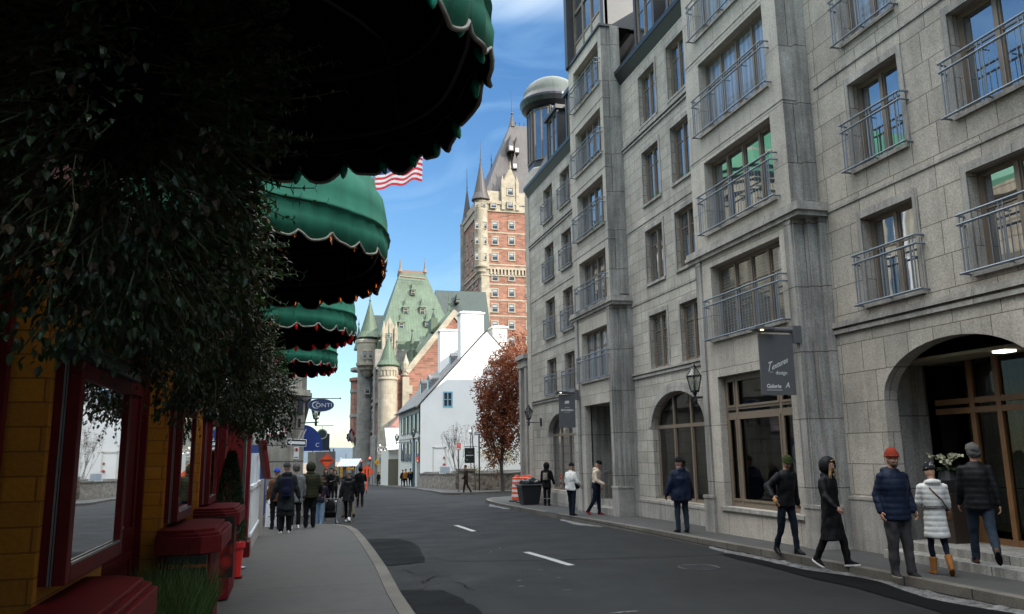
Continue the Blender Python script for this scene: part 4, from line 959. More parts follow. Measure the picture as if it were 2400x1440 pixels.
for z in (5.3, 8.2, 10.6):
    for x in (-2.6, -4.7, -6.9):
        f = MB(); f.box(x, x+.08, 28.28, 28.34, z, z+1.9); f.box(x+1.12, x+1.2, 28.28, 28.34, z, z+1.9); f.box(x+.08, x+1.12, 28.28, 28.34, z, z+.08); f.box(x+.08, x+1.12, 28.28, 28.34, z+1.82, z+1.9); f.box(x+.57, x+.63, 28.29, 28.34, z+.08, z+1.82); wb = f.build('window', m_wpaint, CB)
        f = MB(); f.face([(x+.08, 28.32, z+.08), (x+.08, 28.32, z+1.82), (x+1.12, 28.32, z+1.82), (x+1.12, 28.32, z+.08)]); f.build('pane', M['glass_a'], CB, fixn=False).parent = wb
# blue framed shop door on the end wall
f = MB(); f.box(-2.2, -.95, 28.05, 28.2, -.1, 2.2); bd = f.build('blue_doorcase', simple('blue_paint', (.012,.03,.14), .5), CB)
f = MB(); f.box(-2.0, -1.15, 28.03, 28.05, .6, 1.95); f.build('pane', simple('pale_notice', (.4,.43,.45), .3, .1), CB).parent = bd
# blue awning round the corner
t = thing('blue_awning', (.2, 29.5, 2), 'blue rounded canvas awning on the corner of the cream building', 'awning')
b = MB(); nn = 14
def aw(k, a, y): return (.2+.70*math.sin(a)*k, y, 2.12+.80*math.cos(a)*k)
b.rings([[aw(1, PI/2*i/nn, y) for i in range(nn+1)]+[(.9, y, 2.0), (.885, y, 2.0)]+[aw(.985, PI/2*i/nn, y) for i in range(nn, -1, -1)] for y in (29.3, 31.0, 32.7)])
b.ext([aw(.99, PI/2*i/nn, 29.29) for i in range(nn+1)]+[(.89, 29.29, 2.0), (.2, 29.29, 2.0)], (0, .02, 0))
b.build('canvas', simple('blue_canvas', (.008,.035,.20), .7, .15), t)
b = MB(); put_text(b, 'C', (.72, 29.285, 2.2), .2); b.build('lettering', m_wpaint, t)
# dark planters and baskets under it
# ---- oval hanging sign with bracket
t = thing('hanging_sign', (0.1, 26.5, 4), 'dark blue oval hanging sign reading CONTI on a black bracket', 'sign')
S0 = at(752, 950, 27.6)
b = MB(); b.M = frame_mat(S0, (1, 0, 0), (0, 0, 1)); b.lathe([(.43, -.03), (.44, -.015), (.44, .015), (.43, .03)], (0,0,0), 36, sy=.50); b.build('oval_board', simple('navy_board', (.012,.022,.075), .4, .1), t)
b = MB(); b.M = frame_mat(S0, (1, 0, 0), (0, 0, 1)); 
b.rings([[((.42+r_)*math.cos(2*PI*i/36), (.205+r_)*math.sin(2*PI*i/36), z) for r_, z in ((0, .034), (.012, .034), (.012, .026), (0, .026))] for i in range(37)]); b.build('rim', simple('rim_grey', (.2,.22,.25), .4), t)
b = MB(); put_text(b, 'ONTI', S0+Vector((.10, -.035, -.01)), .19, sx=1.15, space=1.05); 
arc = [S0+Vector((-.16+.17*math.cos(a), -.036, .105*math.sin(a)+.0)) for a in [rad(60+i*12) for i in range(21)]]
b.tube([a_+Vector((.06*max(0, 1-abs(i-10)/10.), 0, 0)) for i, a_ in enumerate(arc)], [.004+.016*math.sin(PI*i/20) for i in range(21)], 5); b.build('lettering', simple('letter_grey', (.42,.44,.46), .5), t)
b = MB(); zt = at(752, 934, 27.6).z; b.tube([S0+Vector((-.72, 0, zt-S0.z)), S0+Vector((.62, 0, zt-S0.z))], .018); b.ball(S0+Vector((.64, 0, zt-S0.z)), .03)
b.tube([S0+Vector((-.66, 0, -.25)), S0+Vector((-.6, 0, .05)), S0+Vector((-.42, 0, .2)), S0+Vector((-.2, 0, zt-S0.z))], .016); b.box(S0.x-.74, S0.x-.58, S0.y-.05, S0.y+.9, S0.z-.3, zt+.03)
for dx in (-.2, .2): b.tube([S0+Vector((dx, 0, .18)), S0+Vector((dx, 0, zt-S0.z))], .006, 4)
b.build('bracket', M['black_metal'], t)
# ---- wall lanterns (one builder for all in the street)
def lantern(c, wall, label, s=1.0, up=False, grp='wall lanterns along the street'):
    """six-sided lantern centred at c on an arm from the point wall"""
    c = Vector(c); t = thing('wall_lantern', c, label, 'lantern', grp)
    f = MB(); R0, R1 = .09*s, .165*s; z0_, z1_ = -.2*s, .1*s
    for k in range(6):
        a = 2*PI*k/6; u = Vector((math.cos(a), math.sin(a), 0)); v = Vector((math.cos(a+PI/3), math.sin(a+PI/3), 0))
        f.tube([c+u*R0+Vector((0,0,z0_)), c+u*R1+Vector((0,0,z1_)), c+u*.05*s+Vector((0,0,z1_+.17*s))], .011*s, 4)
        f.tube([c+u*R1+Vector((0,0,z1_)), c+v*R1+Vector((0,0,z1_))], .012*s, 4); f.tube([c+u*R0+Vector((0,0,z0_)), c+v*R0+Vector((0,0,z0_))], .012*s, 4)
    f.lathe([(.10*s, z0_-.03*s), (.1*s, z0_), (.02, z0_)], c, 6); f.lathe([(.06*s, z1_+.16*s), (.05*s, z1_+.2*s), (.01, z1_+.26*s)], c, 6)
    f.lathe([(.03*s, z0_-.28*s), (.05*s, z0_-.2*s), (.03*s, z0_-.1*s), (.05*s, z0_-.02*s)], c, 8)
    f.build('lantern_frame', M['black_metal'], t)
    g_ = MB(); g_.lathe([(R0*.95, z0_), (R1*.96, z1_), (.05*s, z1_+.16*s)], c, 6, cap=False); g_.build('glass', M['lantern_glass'], t, fixn=False)
    g_ = MB(); g_.lathe([(.012, z0_), (.035*s, z0_+.08*s), (.035*s, z0_+.2*s), (.01, z0_+.24*s)], c, 8); g_.build('lamp', simple('lamp_white_'+str(len(bpy.data.objects)), (.5,.5,.48), .4), t)
    wv = Vector(wall); a_ = MB(); q = c+Vector((0,0,z0_-.14*s)); a_.tube([q+(q-wv).normalized()*.1*s, wv.lerp(q, .5)+Vector((0,0,.0)), wv], .024*s, 6); 
    a_.box(wv.x-.05*s, wv.x+.05*s, wv.y-.05*s, wv.y+.05*s, wv.z-.16*s, wv.z+.16*s); a_.build('wall_bracket', M['black_metal'], t); return t
M['lantern_glass'] = thin_glass('lantern_glass', (.7,.72,.7), 1.5)
c = at(741, 968, 28.3); lantern(c, (c.x-.55, 28.35, c.z-.35), 'black wall lantern below the oval blue sign', .95)
# round and dark panel signs farther along
t = thing('round_sign', at(755, 1018, 30), 'round green and cream hanging sign behind the blue awning', 'sign')
c = at(755, 1018, 31.5); b = MB(); b.M = frame_mat(c, (1, 0, 0), (0, 0, 1)); b.lathe([(.20, -.02), (.2, .02)], (0,0,0), 24); b.build('disc', simple('sign_green', (.02,.035,.03), .5), t)
b = MB(); b.rings([[(r_*math.cos(2*PI*i/24), r_*math.sin(2*PI*i/24), .026) for r_ in (.155, .19)] for i in range(25)], 0, False, False); b.box(-.11, .11, -.06, .0, .024, .03); b.box(-.05, .05, .0, .05, .024, .03); b.M = frame_mat(c, (1, 0, 0), (0, 0, 1)) ; b.v = [tuple(frame_mat(c, (1,0,0), (0,0,1)) @ Vector(v)) if i_ < 50 else v for i_, v in enumerate(b.v)]
b.build('emblem', simple('sign_cream', (.35,.33,.24), .6), t)
b = MB(); b.tube([c+Vector((-.25, 0, .32)), c+Vector((.42, 0, .32))], .014); b.tube([c+Vector((0, 0, .2)), c+Vector((0, 0, .32))], .008, 4); b.build('bracket', M['black_metal'], t)
t = thing('panel_sign', at(762, 1036, 32), 'plain dark panel sign projecting over the street beside the blue awning', 'sign')
c = at(752, 1037, 32); b = MB(); b.box(c.x-.4, c.x+.33, c.y-.03, c.y+.03, c.z-.33, c.z+.33); b.build('panel', simple('navy_panel', (.02,.03,.045), .35), t, bevel=.01)
b = MB(); b.tube([c+Vector((-.3, 0, .36)), c+Vector((-.3, 0, -.36))], .02); b.build('frame_tube', M['black_metal'], t)
# ---- one way arrow and no-parking sign on a pole
t = thing('street_sign', at(700, 1190, 23.4), 'one way arrow sign and no stopping sign on a slim pole', 'street sign')
c = at(695, 1038, 23.2); b = MB(); b.M = frame_mat(c, (1, .0, -.06), (.06, 0, 1)); b.box(-.27, .27, -.10, .10, -.004, .004); b.build('arrow_plate', M['sign_white'] if 'sign_white' in M else simple('sign_white', (.62,.62,.62), .5), t, bevel=.003)
b = MB(); b.M = frame_mat(c, (1, 0, -.06), (.06, 0, 1)); b.box(-.255, .255, -.085, .085, .005, .007); b.build('black_field', M['black_metal'], t)
b = MB(); b.M = frame_mat(c, (1, 0, -.06), (.06, 0, 1)); b.ext([(-.235, 0, .008), (-.13, -.075, .008), (-.13, -.038, .008), (.235, -.038, .008), (.235, .038, .008), (-.13, .038, .008), (-.13, .075, .008)], (0, 0, .002)); b.build('arrow', simple('arrow_white', (.65,.65,.65), .5), t)
c2_ = at(694.5, 1062, 23.2); b = MB(); b.box(c2_.x-.07, c2_.x+.07, c2_.y-.012, c2_.y-.008, c2_.z-.17, c2_.z+.17); b.build('small_plate', simple('plate_white', (.6,.6,.58), .5), t)
b = MB(); b.M = frame_mat(c2_+Vector((0, -.014, .08)), (1, 0, 0), (0, 0, 1)); b.rings([[(r_*math.cos(2*PI*i/20), r_*math.sin(2*PI*i/20), .002) for r_ in (.04, .054)] for i in range(21)], 0, False, False); b.box(-.045, .045, -.006, .006, .001, .003); b.build('red_ring', M['bright_red'], t)
b = MB(); b.box(c2_.x-.018, c2_.x+.022, c2_.y-.014, c2_.y-.0135, c2_.z+.05, c2_.z+.12); b.box(c2_.x-.05, c2_.x+.05, c2_.y-.014, c2_.y-.0135, c2_.z-.135, c2_.z-.11); b.build('black_symbol', M['black_metal'], t)
b = MB(); b.tube([(c2_.x, c2_.y+.03, zg(23)+.1), (c2_.x, c2_.y+.03, c.z+.0)], .028, 8); b.tube([(c2_.x, c2_.y+.03, c.z), (c2_.x+.14, c2_.y+.4, c.z+.35)], .015, 5); b.tube([(c2_.x+.1, c2_.y+.03, c.z), (c2_.x+.25, c2_.y+.4, c.z+.38)], .015, 5); b.build('pole', M['grey_steel'], t)
# white framed red sign on the building
t = thing('wall_plaque', at(652, 1010, 28), 'white wall plaque with a red outline on the cream corner building', 'sign')
c = at(650, 1011, 28.15); b = MB(); b.box(c.x-.33, c.x+.3, 28.12, 28.16, c.z-.17, c.z+.17); b.build('board', simple('plaque_white', (.55,.53,.5), .6), t)
b = MB(); b.tube([(c.x-.28, 28.11, c.z+.11), (c.x+.2, 28.11, c.z+.13), (c.x+.25, 28.11, c.z+.08), (c.x+.25, 28.11, c.z-.08), (c.x+.18, 28.11, c.z-.13), (c.x-.28, 28.11, c.z-.1)], .014, 4); b.build('red_outline', M['bright_red'], t)
# white A-frame chalk board behind the standing group
t = thing('sandwich_board', (-.3, 22.9, -.05), 'white sandwich board standing behind the person in the grey parka', 'sign board')
c = at(647, 1190, 22.4); z0_ = zg(22)+.13
for s_ in (-1, 1):
    b = MB(); b.ext([(c.x-.26, 22.4+s_*.22, z0_), (c.x+.26, 22.4+s_*.22, z0_), (c.x+.24, 22.4+s_*.03, z0_+1.02), (c.x-.24, 22.4+s_*.03, z0_+1.02)], (0, .025*s_, 0)); b.build('panel', m_wpaint, t)
b = MB()
for i in range(7): b.box(c.x-.18+.03*(i % 3), c.x+.19-.04*(i % 2), 22.13+.025*i-.002, 22.13+.025*i+.0, z0_+.25+i*.1, z0_+.275+i*.1)
b.build('writing', simple('grey_ink', (.12,.12,.13), .8), t)

# ---- plants -------------------------------------------------------------
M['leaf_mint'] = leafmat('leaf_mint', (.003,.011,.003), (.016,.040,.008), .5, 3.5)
M['leaf_skylit'] = leafmat('leaf_skylit', (.05,.11,.04), (.12,.22,.09), .6, 5); M['leaf_dry'] = leafmat('leaf_dry', (.014,.009,.003), (.05,.026,.006), .7, 7)  # sky light on the side shoots put into a paler leaf colour
M['leaf_cedar'] = leafmat('leaf_cedar', (.010,.028,.010), (.028,.06,.018), .7, 9, .1)
M['leaf_grass'] = leafmat('leaf_grass', (.018,.05,.010), (.055,.10,.02), .6, 8, .2)
M['stem'] = simple('stem', (.035,.04,.015), .8, .3)
def leaf(mb, p, d, up, ln, wd, m=0, curl=.25):
    d = d.normalized(); s = d.cross(up)
    if s.length < 1e-3: s = d.cross(Vector((1, 0, .2)))
    s.normalize(); n_ = s.cross(d).normalized()
    a = p; b = p+d*ln*.35+s*wd*.5+n_*wd*.12; c = p+d*ln*.35-s*wd*.5+n_*wd*.12; e = p+d*ln*.72+s*wd*.38-n_*ln*curl*.3+n_*wd*.1; f = p+d*ln*.72-s*wd*.38-n_*ln*curl*.3+n_*wd*.1
    tip = p+d*ln-n_*ln*curl; q1 = p+d*ln*.36; q2 = p+d*ln*.72-n_*ln*curl*.35
    i = mb._a([a, b, q1, c, e, q2, f, tip])
    for q in ((0,2,1), (0,3,2), (1,2,5,4), (2,3,6,5), (4,5,7), (5,6,7)): mb.f.append(tuple(i+k for k in q)); mb.m.append(m)
def rnd_dir(rg):
    z = rg.uniform(-1, 1); a = rg.uniform(0, 2*PI); r = math.sqrt(1-z*z); return Vector((r*math.cos(a), r*math.sin(a), z))
def hanging_basket(c, r, n, ls, label, seed, trail=.28, dry=.22, shoots=10, shootdir=(1, .3, .25), young=False):
    """dense ball of small leaves on stems, with trailing shoots below and side shoots"""
    c = Vector(c); rg = random.Random(seed); t = thing('hanging_plant', c, label, 'plant', 'leafy hanging baskets in front of the restaurant')
    b = MB(); b.lathe([(r[0]*.15, -.12), (r[0]*.28, -.05), (r[0]*.32, .05)], c, 14); b.tube([c+Vector((0, 0, .05)), c+Vector((0, 0, r[2]+.4))], .006, 4); b.build('basket', M['black_cloth'], t)
    L_ = MB(); S_ = MB()
    for i in range(n):
        d = rnd_dir(rg); k = rg.uniform(.45, 1.02)**.5
        bumpy = 1+.28*noise.noise(Vector((d.x*2.1, d.y*2.1, d.z*2.1))+Vector((seed, 0, 0)))+.14*noise.noise(d*5)
        p = c+Vector((d.x*r[0]*k*bumpy, d.y*r[1]*k*bumpy, d.z*r[2]*k*bumpy))
        if noise.noise(p*3.1+Vector((seed, 1, 2))) < -.32: continue
        dd = (d+rnd_dir(rg)*.9+Vector((0, 0, -.35))); sz = ls*rg.uniform(.55, 1.2)
        leaf(L_, p, dd, Vector((0, 0, 1))+rnd_dir(rg)*.5, sz, sz*.55, 1 if (rg.random() < dry*(1.6 if noise.noise(p*2+Vector((9, seed, 0))) > .05 else .3)) else 0, rg.uniform(.0, .5))
        if i % 6 == 0: S_.tube([p, p-dd.normalized()*.05-d*.06], .0025, 3, cap=False)
    for i in range(shoots):     # side shoots with opposite leaf pairs
        a = Vector(shootdir)+rnd_dir(rg)*.75; a.normalize(); p = c+Vector((a.x*r[0], a.y*r[1], a.z*r[2]))*.85; ln = rg.uniform(.14, .32)*(1.25 if young else 1); pts = []
        for k in range(7):
            pts.append(p.copy()); 
            if k > 0:
                sd = a.cross(Vector((0, 0, 1))).normalized(); q = sd if k % 2 else a.cross(sd)
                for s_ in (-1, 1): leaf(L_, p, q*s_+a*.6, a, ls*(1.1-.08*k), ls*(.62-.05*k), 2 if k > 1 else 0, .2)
            p = p+a*ln/7; a = (a+Vector((0, 0, .05))+rnd_dir(rg)*.12).normalized()
        S_.tube(pts, [.004-.0004*k for k in range(7)], 4)
    for i in range(int(26*trail)):
        a = rg.uniform(0, 2*PI); p = c+Vector((math.cos(a)*r[0]*.8, math.sin(a)*r[1]*.8, -r[2]*.5)); pts = []; dr = Vector((math.cos(a)*.3, math.sin(a)*.3, -1)); 
        for k in range(8):
            pts.append(p.copy()); p = p+dr.normalized()*.05; dr += rnd_dir(rg)*.35+Vector((0, 0, -.2))
            for s_ in range(2): leaf(L_, p, rnd_dir(rg)+Vector((0, 0, -.4)), Vector((0, 0, 1)), ls*.8, ls*.42, 0 if rg.random() > dry else 1, .3)
        S_.tube(pts, .002, 3, cap=False)
    L_.build('leaves', [M['leaf_mint'], M['leaf_dry'], M['leaf_skylit']], t, fixn=False); S_.build('stems', M['stem'], t)
    return t
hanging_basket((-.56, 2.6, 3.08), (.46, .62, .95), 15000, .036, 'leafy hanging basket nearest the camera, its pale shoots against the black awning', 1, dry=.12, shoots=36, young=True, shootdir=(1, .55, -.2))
hanging_basket((-.60, 3.9, 2.88), (.46, .6, .62), 9000, .036, 'second leafy hanging basket, between the first and second awnings', 2, shoots=14, shootdir=(1, .2, .0))
hanging_basket((-.66, 5.3, 2.72), (.44, .75, .58), 8000, .036, 'third leafy hanging basket, under the second awning', 3, shoots=8)
hanging_basket((-.6, 7.4, 2.7), (.44, .8, .58), 7000, .036, 'fourth leafy hanging basket, in front of the second menu case', 4, shoots=6)
hanging_basket((-.55, 9.7, 2.68), (.45, .9, .6), 3800, .05, 'fifth leafy hanging basket, under the third awning', 5, shoots=6, dry=.1)
hanging_basket((-.50, 12.3, 2.72), (.50, .8, .68), 3800, .055, 'sixth and farthest leafy hanging basket, above the steel post', 6, shoots=6, dry=.05)
# grassy planter box at bottom left
t = thing('planter', (-.9, 6.7, .12), 'red trough planter overgrown with feathery green grass below the second counter', 'planter')
b = MB(); b.rings([[(-1.12, 6.1, .12), (-.68, 6.1, .12), (-.68, 7.5, .12), (-1.12, 7.5, .12)], [(-1.16, 6.05, .45), (-.64, 6.05, .45), (-.64, 7.55, .45), (-1.16, 7.55, .45)]]); b.build('trough', M['bright_red'], t, bevel=.01)
G_ = MB(); rg = random.Random(4)
for i in range(5200):
    x, y = rg.uniform(-1.13, -.68), rg.uniform(6.1, 7.5); h = rg.uniform(.3, .62)*(1+.35*noise.noise(Vector((x*3, y*2.2, 0)))); lean = Vector((rg.uniform(-.28, .24), rg.uniform(-.35, .25), 0)); a = rg.uniform(0, PI); s_ = Vector((math.cos(a), math.sin(a), 0))*.0045; p = Vector((x, y, .38))
    q = p+Vector((0, 0, h*.55))+lean*.35*h*2; e = p+Vector((0, 0, h))+lean*h*1.6
    G_.face([p-s_, p+s_, q+s_, q-s_]); G_.face([q-s_, q+s_, e])
    if i % 2: 
        for k in range(3): u = p.lerp(e, .4+.2*k); v = rnd_dir(rg)*.05; G_.face([u, u+v+s_*.6, u+v*1.4])
G_.build('grass', M['leaf_grass'], t, fixn=False)
# little cedar in a red pot
t = thing('potted_shrub', (-.98, 13.0, .12), 'dark conical cedar in a red pot beside the steel post', 'plant')
b = MB(); b.lathe([(.075, .12), (.105, .52), (.125, .52), (.125, .60), (.1, .60)], (-.80, 12.6, .02), 18); b.build('pot', M['bright_red'], t)
b = MB(); b.box(-.9, -.7, 12.5, 12.7, .12, .142); b.build('stand', M['dark_red'], t)
C_ = MB(); rg = random.Random(9)
for i in range(3600):
    z = rg.random()**.8; r_ = .27*(1-z)**.7*(.7+.3*rg.random())+.02; a = rg.uniform(0, 2*PI); p = Vector((-.92+r_*.85*math.cos(a), 12.6+r_*math.sin(a), .6+z*1.3))
    leaf(C_, p, Vector((math.cos(a), math.sin(a), 1.1))+rnd_dir(rg)*.5, rnd_dir(rg), .06, .02)
C_.build('foliage', M['leaf_cedar'], t, fixn=False); b = MB(); b.tube([(-.82, 12.6, .55), (-.92, 12.6, 1.7)], .015); b.build('trunk', M['stem'], t)
# ================================================================== white gabled house
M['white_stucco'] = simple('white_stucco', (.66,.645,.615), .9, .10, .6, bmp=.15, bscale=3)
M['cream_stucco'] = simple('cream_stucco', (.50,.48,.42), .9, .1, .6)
M['grey_shingle'] = masonry('grey_shingle', (.17,.165,.16), (.07,.07,.07), .6, .28, ms=.02, stain=.25, speck=.1, var=.12)
M['pane_dark'] = glassy('old_pane', (.03,.035,.04), 1.6)
M['blue_trim'] = simple('blue_trim', (.16,.34,.42), .6, .1)
M['red_brick'] = masonry('red_brick', (.27,.118,.08), (.27,.17,.12), 1.1, .32, ms=.03, stain=.28, speck=.3, var=.3, bmp=.1, rough=.95)
M['stone_c'] = masonry('chateau_stone', (.34,.295,.22), (.3,.25,.18), 1.4, .55, ms=.02, stain=.25, speck=.15, var=.12, bmp=.1)
M['stone_cg'] = masonry('chateau_stone_grey', (.24,.22,.185), (.18,.16,.14), 1.2, .6, ms=.02, stain=.35, speck=.2, var=.14, bmp=.1)
HY = 72.0; hx = at(985, 1060, HY).x; he = at(985, 948, HY).z; hz = zg(HY)-.3
ap = at(1141, 778, HY)
H = thing('white_house', (hx, HY, zg(HY)), 'white stucco house with a sunlit gable wall, grey roof and blue trimmed attic window', 'building')
hr = 2*ap.x-hx; D = 16.0
wo = at(1038, 918, HY); w1 = at(1061, 955, HY)
b = MB(); yb = HY+D
# gable wall with a real window opening (split in pieces round the opening)
def gz(x): return he+(ap.z-he)*(1-abs(x-ap.x)/(ap.x-hx))
xa_, xb_ = wo.x, w1.x; za_, zb_ = w1.z, wo.z
b.face([(hx, HY, hz), (hx, HY, he), (xa_, HY, gz(xa_)), (xa_, HY, hz)]); b.face([(xa_, HY, hz), (xa_, HY, za_), (xb_, HY, za_), (xb_, HY, hz)])
b.face([(xa_, HY, zb_), (xa_, HY, gz(xa_)), (xb_, HY, gz(xb_)), (xb_, HY, zb_)]); b.face([(xb_, HY, hz), (xb_, HY, gz(xb_)), (ap.x, HY, ap.z), (hr, HY, he), (hr, HY, hz)])
for q in (((xa_, za_), (xb_, za_)), ((xb_, za_), (xb_, zb_)), ((xb_, zb_), (xa_, zb_)), ((xa_, zb_), (xa_, za_))): b.face([(q[0][0], HY, q[0][1]), (q[1][0], HY, q[1][1]), (q[1][0], HY+.2, q[1][1]), (q[0][0], HY+.2, q[0][1])])
b.face([(hr, HY, hz), (hr, HY, he), (hr, yb, he), (hr, yb, hz)]); b.face([(hx, yb, hz), (hr, yb, hz), (hr, yb, he), (ap.x, yb, ap.z), (hx, yb, he)])
b.face([(hx+.1, HY+.25, hz), (hx+.1, HY+.25, he), (hr-.1, HY+.25, he), (hr-.1, HY+.25, hz)])
b.build('gable_wall', M['white_stucco'], H, fixn=False)
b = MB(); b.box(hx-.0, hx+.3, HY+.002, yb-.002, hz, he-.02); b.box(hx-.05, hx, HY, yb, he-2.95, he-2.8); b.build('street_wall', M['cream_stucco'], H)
b = MB(); 
for sgn in (-1, 1):
    e = hx-.35 if sgn < 0 else hr+.35; ez = he-.28
    b.rings([[(e, y, ez), (ap.x, y, ap.z+.06), (ap.x, y, ap.z+.22), (e, y, ez+.16)] for y in (HY-.04, yb+.1)])
b.build('roof', M['grey_shingle'], H)
b = MB(); b.tube([(hx-.42, HY, he-.2), (hx-.42, yb, he-.2)], .08); b.tube([(hx-.08, HY+.2, hz), (hx-.08, HY+.2, he-.2)], .05); b.tube([(hx-.3, HY-.03, he-.16), (ap.x, HY-.03, ap.z+.18)], .06, 4); b.build('gutter', M['dark_metal'], H)
# attic window
f = MB(); 
for x0_, x1_, z0_, z1_ in ((xa_, xa_+.12, za_, zb_), (xb_-.12, xb_, za_, zb_), (xa_+.12, xb_-.12, za_, za_+.12), (xa_+.12, xb_-.12, zb_-.12, zb_), ((xa_+xb_)/2-.04, (xa_+xb_)/2+.04, za_+.12, zb_-.12), (xa_+.12, (xa_+xb_)/2-.04, (za_+zb_)/2-.03, (za_+zb_)/2+.03), ((xa_+xb_)/2+.04, xb_-.12, (za_+zb_)/2-.03, (za_+zb_)/2+.03)): f.box(x0_, x1_, HY-.03, HY+.08, z0_, z1_)
aw_ = f.build('window', M['blue_trim'], H); f = MB(); f.face([(xa_, HY+.07, za_), (xb_, HY+.07, za_), (xb_, HY+.07, zb_), (xa_, HY+.07, zb_)]); f.build('pane', M['pane_dark'], H, fixn=False).parent = aw_
# stepped chimneys
def chim(x0, y0, x1, y1, Y, d, mat_='white_stucco'):
    p0 = at(x0, y0, Y); p1 = at(x1, y1, Y); b = MB(); b.box(p0.x, p1.x, Y, Y+d, p1.z, p0.z-.15); b.box(p0.x-.12, p1.x+.12, Y-.12, Y+d+.12, p0.z-.15, p0.z); b.box(p0.x+.2, p1.x-.2, Y+.2, Y+d-.2, p0.z, p0.z+.12); return b.build('chimney', M[mat_], H)
chim(1080, 731, 1135, 880, HY+.02, 1.6); chim(1032, 773, 1079, 905, HY+8, 1.4, 'white_stucco'); chim(1155, 765, 1190, 880, HY+.3, 1.2)
# shuttered windows on the street side
b2_ = MB()
def sash(y, z0, z1, w=.95):
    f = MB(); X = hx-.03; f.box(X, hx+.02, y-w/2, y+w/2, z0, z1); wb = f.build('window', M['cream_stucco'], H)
    f = MB(); f.box(X-.02, X-.002, y-w/2+.08, y+w/2-.08, z0+.08, z1-.08); f.build('pane', M['pane_dark'], H).parent = wb
    for s_ in (-1, 1):
        f = MB(); f.box(X-.05, X+.01, y+s_*(w/2+.28)-.26, y+s_*(w/2+.28)+.26, z0, z1); f.build('shutter', simple_cache('shutter_dark', (.045,.06,.07)), H)
_sc = {}
def simple_cache(n, c, **k):
    if n not in _sc: _sc[n] = simple(n, c, **k)
    return _sc[n]
for y in (73.2, 75.8, 78.6, 81.4, 84.2): sash(y, he-2.5, he-.7)
for y in (73.2, 78.6, 81.4, 84.2): sash(y, he-5.2, he-3.3)
f = MB(); f.box(hx-.08, hx+.02, 75.3, 76.5, zg(75)+.1, he-3.0); f.build('door', simple_cache('teal_door', (.02,.06,.09)), H)
# dormers on the street slope
def roofz(x): return he+(ap.z-he)*(x-hx)/(ap.x-hx)
for (y, x0_, s_) in ((75.2, 1.2, 1.0), (80, 1.2, 1.0), (76.5, 3.6, .8), (81, 3.6, .8)):
    x = hx+x0_; z0_ = roofz(x); f = MB(); f.ext([(x, y-.7*s_, z0_-.1), (x, y+.7*s_, z0_-.1), (x, y+.7*s_, z0_+1.3*s_), (x, y, z0_+1.75*s_), (x, y-.7*s_, z0_+1.3*s_)], (2.2*s_, 0, 0)); dm = f.build('dormer', M['grey_shingle'], H)
    f = MB(); f.box(x-.03, x, y-.4*s_, y+.4*s_, z0_+.15, z0_+1.2*s_); f.build('pane', M['pane_dark'], H).parent = dm
# blind door outline and plaques on the gable
b = MB(); p0 = at(1014, 1048, HY); p1 = at(1046, 1112, HY)
for x0_, x1_, z0_, z1_ in ((p0.x, p0.x+.12, p1.z, p0.z), (p1.x-.12, p1.x, p1.z, p0.z), (p0.x, p1.x, p0.z-.12, p0.z)): b.box(x0_, x1_, HY-.04, HY+.01, z0_, z1_)
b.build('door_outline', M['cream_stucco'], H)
b = MB()
for (x, y, r_) in ((1041, 1073, .10), (1041, 1090, .15)): b.lathe([(r_, -.02), (r_, .02)], (0,0,0), 16) if False else b.ball(at(x, y, HY-.05), (r_, .04, r_), 12)
b.build('red_plaque', simple_cache('plaque_red', (.30,.03,.03)), H)

# low white-roofed building behind it
Bl = thing('low_building', (at(905, 1060, 90).x, 90, zg(90)), 'low building with a sunlit white metal roof between the white house and the castle hotel', 'building')
a0 = at(913, 1055, 89); a1 = at(937, 1052, 89); t0 = at(902, 1006, 93); t1 = at(937, 1006, 93)
b = MB(); b.ext([a0+Vector((-.3, -.4, 0)), a1+Vector((1.5, -.4, 0)), t1+Vector((1.5, 0, 0)), t0], (0, .12, .12)); b.build('roof', simple_cache('white_metal_roof', (.68,.68,.66), rough=.4), Bl)
b = MB(); b.box(a0.x-.1, a1.x+3, 89.1, 97, zg(90)-.5, a0.z-.05); b.build('wall', M['cream_stucco'], Bl)
b = MB(); b.box(a0.x-.12, a1.x-.1, 88.95, 89.2, zg(90)-.5, a0.z-1.0); b.build('stone_base', simple_cache('field_stone', (.12,.105,.07)), Bl)
p = at(921, 1004, 98); b = MB(); b.ext([at(912, 1004, 98), at(942, 1004, 98), at(940, 972, 100)], (0, 3, 0)); b.build('red_gable_roof', simple_cache('rust_roof', (.16,.06,.04)), Bl)

# ================================================================== castle hotel
CH = thing('castle_hotel', (at(900, 1060, 115).x, 115, zg(115)), 'castle like brick and stone hotel with green copper roofs and a tall tower', 'building')
def cone(cx, ybase, yapex, rpx, Y, mat_, finial=14, flare=1.0, nseg=20, yoff=0):
    c = at(cx, ybase, Y); a = at(cx, yapex, Y); r_ = rpx*Y/FPX*1.0; h = a.z-c.z
    b = MB(); b.lathe([(r_*1.04, c.z-.15), (r_*1.08, c.z), (r_*.80, c.z+h*.16), (r_*.60, c.z+h*.36), (r_*.30, c.z+h*.68), (r_*.08, c.z+h*.94), (.05, c.z+h)], (c.x, Y+yoff, 0), nseg)
    b.tube([(c.x, Y+yoff, c.z+h*.95), (c.x, Y+yoff, at(cx, yapex-finial, Y).z)], [.12, .03], 5); b.ball((c.x, Y+yoff, c.z+h), .2, 6)
    o = b.build('conical_roof', M[mat_], CH); return o
